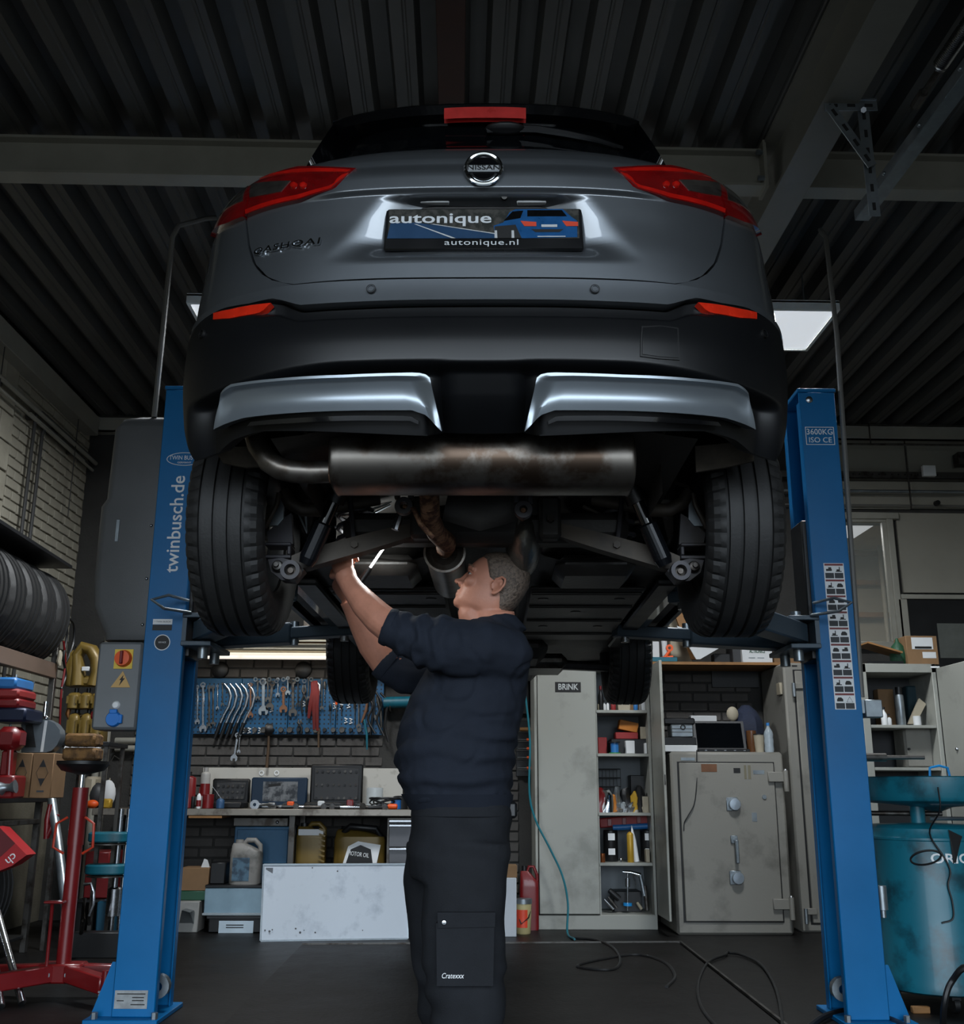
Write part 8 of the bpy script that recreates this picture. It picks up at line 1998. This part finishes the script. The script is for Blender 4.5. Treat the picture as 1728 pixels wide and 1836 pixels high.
def tyre(c, ax, r, w_, lab, group):
    t = thing('tyre', lab, 'tyre', Vector((c[0], c[1], c[2]-r)), group=group)
    prof = [(r*.62, -w_*.40), (r*.75, -w_*.5), (r*.90, -w_*.48), (r*.97, -w_*.40)]
    for g in (-.22, 0, .22): prof += [(r, (g-.05)*w_), (r-.010, (g-.035)*w_), (r-.010, (g+.035)*w_), (r, (g+.05)*w_)]
    prof += [(r*.97, w_*.40), (r*.90, w_*.48), (r*.75, w_*.5), (r*.62, w_*.40)]
    k4 = {3, len(prof)-4}
    q = MB(); q.lathe(prof+[(r*.60, w_*.3), (r*.60, -w_*.3)], c, ax, 72, closed=True, mod=lambda k, j: -.008 if k in k4 and j % 3 == 0 else 0); q.build('casing', m_rubber, t, ang=30)
    q = MB(); q.lathe([(r*.615, -w_*.41), (r*.63, -w_*.44), (r*.66, -w_*.44)], c, ax, 48); q.build('bead', m_black, t)
    return t
rt = .325
for k in range(5):
    tyre((-2.84, YE-.13-.235*k, zbm+.06+rt), (0.12, 1, 0), rt, .21, ['farthest', 'second farthest', 'middle', 'second nearest', 'nearest'][k]+' of the row of tyres standing on the left rack', 'tyres on the rack')
q = MB(); z_ = zbm+.06+2*rt+.004
q.prism([(-3.0, YE-1.5, z_+.03), (-2.55, YE-1.5, z_+.03), (-2.55, YE-.06, z_), (-3.0, YE-.06, z_)], (0, 0, .02)); one(q, 'black_sheet', m_black, 'black sheet lying across the top of the tyres on the rack', 'sheet')
# items between beam and work shelf
def lp(px, v, Y): return P(px, v, y=Y)
def lbox(lab, x0, v0, x1, v1, Y, dep, m, z0=None, name='box', cat='box', bev=.004):
    q = pb(MB(), x0, v0, x1, v1, Y, dep, bev, z0=z0); return one(q, name, m, lab, cat)
Y6 = 5.95
# cardboard boxes with black diamonds
def diamondbox(lab, x0, x1):
    t = thing('cardboard_box', lab, 'box', (lp((x0+x1)/2, 1430, Y6).x, Y6+.1, zt_))
    a, b, _, d = pr(x0, 1350, x1, 1430, Y6); q = MB(); q.bb(a, b, Y6, Y6+.2, zt_, d, .004); q.build('carton', m_card, t)
    cx = (a+b)/2; cz = zt_+(d-zt_)*.56; w_ = (b-a)*.28; h = (d-zt_)*.30
    q = MB(); q.prism([(cx-w_*.6, Y6-.001, cz+h*.42), (cx+w_*.6, Y6-.001, cz+h*.42), (cx, Y6-.001, cz+h)], (0, -.001, 0)); q.prism([(cx-w_*.6, Y6-.001, cz-h*.42), (cx+w_*.6, Y6-.001, cz-h*.42), (cx, Y6-.001, cz-h)], (0, -.001, 0)); q.build('hazard_mark', m_blackp, t)
    q = MB(); q.tube([(cx-w_, Y6-.001, cz), (cx, Y6-.001, cz+h), (cx+w_, Y6-.001, cz), (cx, Y6-.001, cz-h)], .0012, 4, closed=True); q.build('hazard_outline', m_blackp, t)
    q = MB(); q.bb(cx-w_*.6, cx+w_*.6, Y6-.002, Y6, zt_+(d-zt_)*.13, zt_+(d-zt_)*.17); q.build('print_line', MATS['print_dark_grey'], t)
diamondbox('left brown carton printed with a black diamond on the rack shelf', 20, 55)
diamondbox('right brown carton printed with a black diamond on the rack shelf', 56, 94)
zb_ = lp(50, 1350, Y6).z
# grey half-round guard
t = thing('grinding_guard', 'grey half-round sheet-metal guard with a white stripe on the cartons', 'guard', (lp(70, 1350, Y6+.05).x, Y6+.05, zb_))
pts = [(38, 1350), (38, 1290), (85, 1290), (98, 1297), (107, 1309), (108, 1323), (102, 1336), (92, 1346), (82, 1350)]
q = MB(); q.prism([lp(x, min(v, 1349), Y6+.05) for x, v in pts], (0, .08, 0)); q.build('plate', mat('guard_grey', '#5f676d', .45, .4, var=.15), t)
q = MB(); q.prism([lp(x, v, Y6+.048) for x, v in ((80, 1292), (85, 1292), (77, 1348), (72, 1348))], (0, .003, 0)); q.build('stripe', m_paper, t)
q = MB(); q.prism([lp(x, v, Y6+.046) for x, v in ((44, 1340), (46, 1300), (58, 1298), (64, 1340))], (0, .003, 0)); q.build('opening', m_blackp, t)
# red press / bottle jack
t = thing('hydraulic_press', 'red hydraulic bottle jack at the left edge on the rack shelf', 'jack', (lp(12, 1432, 5.75).x, 5.8, zt_))
q = pb(MB(), -10, 1302, 32, 1345, 5.72, .14, .03); q.build('head', m_red, t)
q = pb(MB(), 0, 1345, 18, 1392, 5.75, .09, .01); q.build('frame', m_red, t)
q = MB(); q.cyl(lp(19, 1345, 5.73), lp(16, 1392, 5.73), .016, n=12); q.build('rod', m_red, t)
q = pb(MB(), -8, 1390, 25, 1418, 5.70, .16, .01, z0=zt_); q.build('base', m_red, t)
q = MB(); a = lp(6, 1415, 5.66); q.tube([lp(2, 1414, 5.66), lp(10, 1412, 5.66), lp(18, 1412, 5.66), lp(28, 1410, 5.66)], [.035, .02, .02, .035], 12); one(q, 'pipe_coupling', m_galv, 'pale cast pipe coupling before the red jack on the rack shelf', 'coupling'); 
# things hung / stacked under the tyre beam
zs3 = lp(20, 1297, 5.9).z
t = thing('upper_ledge', 'dark ledge of the rack under the tyres carrying small tools', 'shelf', (-2.85, 5.85, zs3-.02)); q = MB(); q.bb(-3.06, XF-.05, 5.3, 6.1, zs3-.02, zs3, .002); q.build('board', m_black, t)
for x_, y_ in ((-3.03, 5.33), (-3.03, 6.07), (XF-.08, 6.07)): q = MB(); q.bb(x_-.006, x_+.006, y_-.006, y_+.006, zs3, zbm+.05); q.build('hanger', m_dsteel, t)
z_ = zs3
for k, (x0, v0, x1, h, mm, lab) in enumerate(((-20, 1275, 46, .075, mat('dark_blue_steel', '#1a2238', .35, .3), 'dark blue round lid at the bottom of the stack on the rack ledge'), (-20, 1258, 33, .05, m_red, 'flat red box, lower of two on the rack ledge'), (-20, 1243, 33, .05, m_dred, 'flat red box, upper of two on the rack ledge'), (-20, 1228, 28, .06, m_pbl, 'blue and white packet on top of the stack on the rack ledge'))):
    xa_, xb_, _, _ = pr(x0, v0, x1, v0+10, 5.75); q = MB(); q.bb(xa_, xb_, 5.75, 6.0, z_, z_+h, .012); one(q, 'flat_box', mm, lab, 'box', 'stack on the rack ledge'); z_ += h+.001
q = MB(); q.prism([lp(30, 1272, 6.05), lp(52, 1222, 6.05), lp(62, 1222, 6.05), lp(40, 1296, 6.05), lp(32, 1296, 6.05)], (0, .01, 0)); one(q, 'clear_bag', m_galv, 'grey plastic sleeve leaning under the tyre rack beam', 'sleeve')
for k, (px_, v0, v1) in enumerate(((73, 1222, 1283), (93, 1210, 1285))):
    q = MB(); a = lp(px_+1, v0, 6.2); a.x = min(a.x, XF+.03); q.cyl(a, (a.x, 6.2, zt_), .008, n=8); q.cyl((a.x, 6.2, zt_), (a.x, 6.2, zt_+.03), .014, n=8); one(q, 'steel_rod', m_galv, ('left' if k == 0 else 'right')+' upright steel rod standing behind the grey guard', 'rod')
q = MB(); a = lp(83, 1258, 6.15); q.cyl(a, (a.x, 6.15, zt_), .014, n=10); q.sph(lp(83, 1288, 6.14), .018, 10, 8); one(q, 'coupling_pin', m_chrome, 'bright pin between the two upright rods', 'pin')
# jumper cables hanging at the rack end
XC = XF+.04
def cab(pts, r, m, lab, name='jumper_cable'):
    q = MB(); q.tube(cr([P(x, v, x=XC) for x, v in pts]), r, 6); return one(q, name, m, lab, 'cable', 'jumper cables on the rack end')
cab([(112, 1095), (118, 1108), (120, 1140), (114, 1180), (118, 1210), (110, 1235)], .008, m_black, 'black cable looping down the end of the tyre rack')
cab([(120, 1105), (132, 1120), (132, 1150), (124, 1175), (118, 1188)], .008, m_black, 'short black cable loop beside the tyres')
cab([(114, 1150), (117, 1190), (110, 1240), (107, 1300)], .007, m_red, 'red cable hanging straight down the rack end')
cab([(96, 1360), (98, 1395), (92, 1440), (86, 1460)], .007, m_red, 'red cable hanging beside the diamond cartons')
for k, (px_, v_) in enumerate(((118, 1100), (122, 1275), (106, 1180))):
    q = MB(); a = P(px_, v_, x=XC); q.tube([a+Vector((0, 0, .05)), a+Vector((.006, 0, .02)), a+Vector((.0, 0, -.02)), a+Vector((.01, 0, -.05))], [.008, .015, .017, .008], 8); one(q, 'cable_clamp', mat('brass', '#a06a3a', .4, .7) if k < 2 else m_cream, ['copper clamp at the top of the jumper cables', 'copper clamp at the foot of the jumper cables', 'pale clamp in the middle of the jumper cables'][k], 'clamp', 'jumper cables on the rack end')
# gold canisters stack behind the rack end
YGd = 6.95
zg0 = lp(150, 1330, YGd).z
t = thing('canister_shelf', 'dark shelf in the back left corner carrying the gold canisters', 'shelf', (lp(150, 1340, YGd).x, YGd+.1, 0))
xa_, xb_ = lp(112, 1335, YGd).x, lp(200, 1335, YGd).x
q = MB(); q.bb(xa_, xb_, YGd-.05, YGd+.35, zg0-.03, zg0, .003); q.build('board', m_black, t)
for x in (xa_+.02, xb_-.02):
    for y in (YGd-.03, YGd+.3): q = MB(); q.bb(x-.012, x+.012, y-.012, y+.012, 0, zg0-.03); q.build('leg', m_dsteel, t)
def goldcan(lab, x0, v0, x1, v1, z0, Y):
    a, b, _, d = pr(x0, v0, x1, v1, Y); w_ = b-a; h = d-z0; c = Vector(((a+b)/2, Y+.06, z0))
    t = thing('gold_canister', lab, 'canister', c, group='gold canisters in the corner')
    q = MB(); q.loft([ell(c+Vector((0, 0, h*k)), w_/2*s_, .075*s_, 20, 4) for k, s_ in ((0, .92), (.04, 1), (.8, 1), (.92, .85), (1, .55))]); q.build('body', m_gold, t)
    q = MB(); q.lathe([(.001, .03), (w_*.2, .03), (w_*.22, 0), (.001, 0)], c+Vector((0, -.0, h)), (0, 0, 1), 12); q.build('cap', m_black, t)
    q = MB(); q.bar(c+Vector((-w_*.35, -.076, h*.3)), c+Vector((-w_*.35, -.076, h*.75)), .012, .008, (0, 1, 0)); q.bar(c+Vector((w_*.35, -.076, h*.3)), c+Vector((w_*.35, -.076, h*.75)), .012, .008, (0, 1, 0)); q.build('rib', m_gold, t)
    return t
for k, (x0, x1) in enumerate(((119, 141), (141.5, 162), (162.5, 185))): goldcan(['left', 'middle', 'right'][k]+' gold canister of the lower row in the corner', x0, 1278, x1, 1328, zg0, YGd)
zg1 = lp(150, 1274, YGd).z
for k, (x0, x1) in enumerate(((119, 141), (141.5, 162), (162.5, 185))): goldcan(['left', 'middle', 'right'][k]+' gold canister of the upper row in the corner', x0, 1241, x1, 1274, zg1+.012, YGd)
zg2 = lp(150, 1238, YGd).z+.03
t = thing('gold_jerrycan', 'large gold jerrycan with a loop handle on top of the gold stack', 'canister', (lp(157, 1236, YGd).x, YGd+.06, zg2), group='gold canisters in the corner')
loop = [(140, 1232), (141, 1200), (139, 1175), (150, 1161), (165, 1166), (174, 1182), (176, 1205), (170, 1232)]
q = MB(); q.tube([lp(x, min(v, 1230), YGd+.05) for x, v in loop], [.05, .045, .04, .042, .042, .045, .045, .05], 14, sx=1.3); q.build('loop_body', m_gold, t)
q = MB(); a, b, _, d = pr(136, 1208, 174, 1232, YGd+.02); q.bb(a, b, YGd+.02, YGd+.12, zg2, zg2+.07, .02); q.build('base', m_gold, t)
q = pb(MB(), 146, 1195, 160, 1203, YGd+.0, .01); q.build('label', m_paper, t)
goldcan('tall gold can behind the jumper cables in the corner', 118, 1165, 138, 1238, zg2, YGd+.02)
for k, px_ in enumerate((126, 141, 156, 172)):
    q = MB(); a = lp(px_, 1333, YGd-.12); a.z = zg0-.05; q.tube([a+Vector((-.03, 0, 0)), a, a+Vector((.03, 0, .0))], [.018, .010, .018], 10); q.tube([a, a+Vector((0, .08, 0))], .008, 8); one(q, 'ball_valve', m_paper, ['leftmost', 'second', 'third', 'rightmost'][k]+' of four pale valves under the gold canisters', 'valve', 'valves under the gold canisters')
# ---------------- red transmission jack
cj = P(118, 1742, z=.12); YJ = cj.y+.0
cx = P(113, 1735, y=YJ).x
jk = thing('transmission_jack', 'red pillar transmission jack on castors with wooden pads on its saddle', 'jack', (cx, YJ, 0))
m_jred = mat('jack_red', '#6f1013', .35, 0, var=.15, vs=4, coat=.3)
zt1 = P(147, 1412, y=YJ).z
q = MB(); q.cyl((cx, YJ, .10), (cx, YJ, zt1), .034, n=24); q.build('pillar', m_jred, jk)
q = MB(); q.cyl((cx, YJ, zt1-.27), (cx, YJ, zt1), .038, n=24); q.build('collar', m_jred, jk)
zt2_ = P(150, 1378, y=YJ).z
q = MB(); q.cyl((cx, YJ, zt1), (cx, YJ, zt2_), .015, n=14); q.build('ram', m_chrome, jk)
q = MB(); q.lathe([(.02, -.03), (.10, -.01), (.125, .02), (.125, .035), (.001, .035)], (cx, YJ, zt2_), (0, 0, 1), 28); sad = q.build('saddle', m_black, jk)
m_pad = mat('worn_wood_pad', '#7d5a30', .8, 0, col2='#4d3418', amt=.5, vs=18, bump=.4)
for k, (dz, w_) in enumerate(((.037, .16), (.105, .15))): q = MB(); q.box((cx, YJ-.02, zt2_+dz+.031), (w_, .14, .062), bev=.012); q.build('wood_pad', m_pad, sad)
for sg in (-1, 1):
    z0_ = P(140, 1465, y=YJ).z; z1__ = P(130, 1530, y=YJ).z
    q = MB(); q.tube([(cx+sg*.042, YJ-.02, z0_), (cx+sg*.09, YJ-.03, z0_-.03), (cx+sg*.095, YJ-.03, z1__+.03), (cx+sg*.045, YJ-.02, z1__)], .0065, 8); q.build('side_handle', mat('handle_orange_red', '#b3331a', .4), jk)
for an in (12, 168, -40, 220):
    d_ = Vector((math.cos(R(an)), math.sin(R(an)), 0)); e_ = Vector((cx, YJ, .10))+d_*.36
    q = MB(); q.bar((cx, YJ, .12), e_, .06, .075, bev=.006); lg = q.build('leg', m_jred, jk)
    q = MB(); q.cyl(e_+Vector((0, 0, -.02)), e_+Vector((0, 0, .06)), .018, n=12); q.build('castor_stem', m_jred, lg)
    q = MB(); q.cyl((e_.x-.011, e_.y, .036), (e_.x+.011, e_.y, .036), .036, n=18); q.build('castor_wheel', m_dsteel, lg)
    q = MB(); q.box((e_.x, e_.y, .074), (.045, .04, .008)); q.box((e_.x-.019, e_.y, .055), (.004, .03, .045)); q.box((e_.x+.019, e_.y, .055), (.004, .03, .045)); q.build('castor_fork', m_galv, lg)
q = MB(); q.bb(cx-.10, cx+.10, YJ-.06, YJ+.06, .075, .16, .008); bs_ = q.build('base_block', m_jred, jk)
for dx in (-.045, .045): q = MB(); q.cyl((cx+dx, YJ-.06, .115), (cx+dx, YJ-.072, .115), .013, n=6); q.build('bolt', m_galv, bs_)
q = MB(); q.tube([(cx-.06, YJ-.05, .14), (cx-.055, YJ-.07, .40), (cx-.05, YJ-.09, .44)], .008, 8); q.box((cx-.03, YJ-.11, .44), (.09, .05, .012), bev=.004); q.build('foot_pedal', m_jred, jk)
# ---------------- low left: tyres, red carton, bars
for k in range(3): tyre((-2.80, 5.72+.25*k, .10+.31), (.1, 1, 0), .31, .2, ['nearest', 'middle', 'farthest'][k]+' tyre on the low shelf of the left rack', 'tyres on the low shelf')
t = thing('red_carton', 'red and dark carton with white letters lying tilted on the low tyres', 'box', (lp(10, 1560, 5.6).x, 5.55, .79))
pts = [(-12, 1482), (0, 1484), (48, 1533), (22, 1552), (-12, 1566)]
q = MB(); q.prism([lp(x, v, 5.55) for x, v in pts], (0, .12, 0)); q.build('carton', mat('carton_red', '#a3151c', .5, 0, var=.05), t)
q = MB(); q.prism([lp(x, v, 5.548) for x, v in ((-12, 1483), (0, 1485), (27, 1512), (-12, 1548))], (0, .003, 0)); q.build('dark_field', mat('carton_dark_red', '#5c1218', .5), t)
text('ch', frame_at(lp(20, 1540, 5.545), lp(10, 1556, 5.545)-lp(30, 1538, 5.545), lp(20, 1552, 5.545)-lp(14, 1536, 5.545)), m_white, t, size=.06)
for k, (x0, v0, x1, v1, yy) in enumerate(((-12, 1610, 40, 1799, 5.25), (-20, 1640, 2, 1805, 5.2))):
    b_ = P(x1, v1, z=.012); a_ = P(x0, v0, y=yy+.3); q = MB(); q.tube([b_, a_, a_+(a_-b_)*.6], .017, 12); one(q, 'steel_bar', m_steel, ['bright steel tube leaning at the lower left', 'second steel tube at the very left edge'][k], 'tube')
# pipe and red-handled tool leaning on the rack end
q = MB(); q.tube([P(121, 1650, z=.27)+Vector((0, 0, -.24)), P(118, 1625, y=6.0), P(104, 1510, y=6.2), P(92, 1430, y=6.35)], .026, 12); one(q, 'grey_pipe', m_galv, 'grey pipe leaning behind the red transmission jack', 'pipe')
t = thing('bolt_cutter', 'red-handled bolt cutter hanging at the end of the rack', 'bolt cutter', P(84, 1505, y=6.3))
for pts in ([(90, 1442), (85, 1470), (83, 1504)], [(104, 1460), (93, 1482), (84, 1500)]): q = MB(); q.tube([P(x, v, y=6.28) for x, v in pts], [.012, .018, .016], 10); q.build('handle', m_red, t)
# ---------------- corner shelf and the things between jack and post
lbox('white paper bag on the bench behind the jack saddle', 148, 1392, 168, 1440, 7.85, .2, m_cream, z0=zbt, name='paper_bag', cat='bag', bev=.02)
t = thing('respirator', 'grey respirator mask lying on the bench behind the jack', 'respirator', (at(175, 1440, 7.9).x, 7.9, zbt))
q = MB(); a = at(172, 1422, 7.88); q.sph((a.x, 7.9, zbt+.09), (.07, .06, .09), 16, 10); q.build('mask', m_gdark, t)
q = MB(); q.sph((a.x+.07, 7.92, zbt+.10), (.06, .05, .10), 14, 8); q.build('filter', m_paper, t)
q = MB(); a = at(166, 1436, 7.8); q.sph((a.x, 7.8, zbt+.03), (.045, .03, .03), 12, 8); one(q, 'orange_clip', m_orange, 'orange plastic cap on the bench behind the red jack', 'cap')
jar('sealant_bottle', 'thin bottle with a red band on the bench beside left post', 'bottle', 197, 1395, 8.0, zbt, 8, m_black, SQZ, (.3, .7, 1), m_cream, band=(.2, .5, m_red))
jar('brown_jar', 'dark jar beside the thin bottle on the bench', 'jar', 206, 1410, 7.95, zbt, 16, m_black, None, (1.02, .85, 1), m_dsteel)
lbox('yellow rag on the bench edge beside the left post', 182, 1432, 198, 1440, 7.78, .06, m_ylw, z0=zbt, name='rag', cat='rag', bev=.01)
for k, v_ in enumerate((1328, 1342)):
    q = MB(); a, b = at(207, v_, 8.38), at(248, v_, 8.38); q.cyl(a, b, .024, n=12); one(q, 'pipe_stub', m_beam, ['upper', 'lower'][k]+' pale pipe stub on the wall under the control box', 'pipe')
q = MB(); q.tube([Vector((at(193, 1410, 8.2).x, 8.2, zbt+.005)), at(193, 1410, 8.2), at(196, 1370, 8.2), at(205, 1355, 8.2), at(216, 1362, 8.2), at(217, 1385, 8.2)], .005, 6); one(q, 'bent_wire', m_dsteel, 'bent wire standing on the bench left of the post', 'wire')
# strut spring compressor: rods with teal plates
YSc = 6.9
xs_ = lp(217, 1560, YSc).x
sc_ = thing('spring_compressor', 'strut spring compressor with two teal plates on steel rods', 'spring compressor', (xs_, YSc, 0))
zr0 = lp(207, 1660, YSc).z; zr1 = lp(222, 1450, YSc).z
for dx in (0, .05): q = MB(); q.cyl((xs_+dx-.03, YSc, .05), (xs_+dx-.03, YSc, zr1), .018, n=12); q.build('rod', m_steel, sc_)
for v_ in (1500, 1557):
    z_ = lp(205, v_, YSc).z; q = MB(); c_ = Vector((xs_-.07, YSc-.05, z_)); q.loft([ell(c_+Vector((0, 0, k)), .13*s_, .09*s_, 24, 2.6) for k, s_ in ((-.03, .92), (-.022, 1), (.02, 1), (.03, .9))]); q.build('plate', m_teal, sc_)
    q = MB(); q.lathe([(.04, -.05), (.12, -.045), (.12, -.038), (.04, -.038)], c_, (0, 0, 1), 24, closed=True); q.build('washer', m_dsteel, sc_)
z_ = lp(212, 1640, YSc).z; z2_ = lp(212, 1592, YSc).z; q = MB(); q.lathe([(.001, z_), (.042, z_), (.042, z2_), (.03, z2_+.01), (.001, z2_+.01)], (xs_-.01, YSc-.06, 0), (0, 0, 1), 20); q.build('cylinder', m_steel, sc_)
q = MB(); q.bb(xs_-.12, xs_+.1, YSc-.12, YSc+.12, 0, .05, .006); q.build('foot', m_black, sc_)
lbox('red crate, upper of two stacked under the corner bench', 152, 1527, 196, 1562, 7.6, .3, m_red, z0=lp(170, 1566, 7.6).z, name='crate', cat='crate', bev=.008)
lbox('red crate, lower of two stacked under the corner bench', 150, 1567, 196, 1612, 7.6, .3, m_red, z0=lp(170, 1611, 7.6).z, name='crate', cat='crate', bev=.008)
t = thing('crate_stand', 'dark plank stand under the red and blue crates', 'stand', (lp(175, 1660, 7.5).x, 7.7, 0)); zcs = lp(170, 1612, 7.6).z
q = MB(); q.bb(lp(140, 1612, 7.6).x, lp(206, 1612, 7.6).x, 7.56, 7.95, zcs-.02, zcs, .003); q.build('top', m_black, t)
for px_ in (143, 203): q = MB(); x_ = lp(px_, 1640, 7.6).x; q.bb(x_-.015, x_+.015, 7.58, 7.93, 0, zcs-.02); q.build('side', m_black, t)
lbox('blue plastic tub on the floor by the spring compressor', 172, 1616, 206, 1668, 7.3, .2, mat('tub_blue', '#164f68', .5), z0=0, name='tub', cat='tub', bev=.01)
t = thing('pry_bar', 'bent chrome pry bar hooked behind the red jack', 'pry bar', lp(160, 1665, 6.6))
q = MB(); q.tube([P(150, 1586, y=6.6), P(163, 1584, y=6.6), P(168, 1600, y=6.6), P(167, 1622, y=6.6), P(160, 1640, y=6.6), P(158, 1680, z=.02)], .010, 8); q.build('bar', m_steel, t)
q = MB(); q.tube([P(152, 1612, y=6.5), P(150, 1650, y=6.4), P(140, 1700, z=.02)], .012, 8); one(q, 'dull_bar', m_dsteel, 'dull steel bar leaning beside the chrome pry bar', 'bar')
lbox('black floor beam behind the red jack', 128, 1672, 214, 1700, 6.6, .1, m_black, z0=0, name='floor_beam', cat='beam')
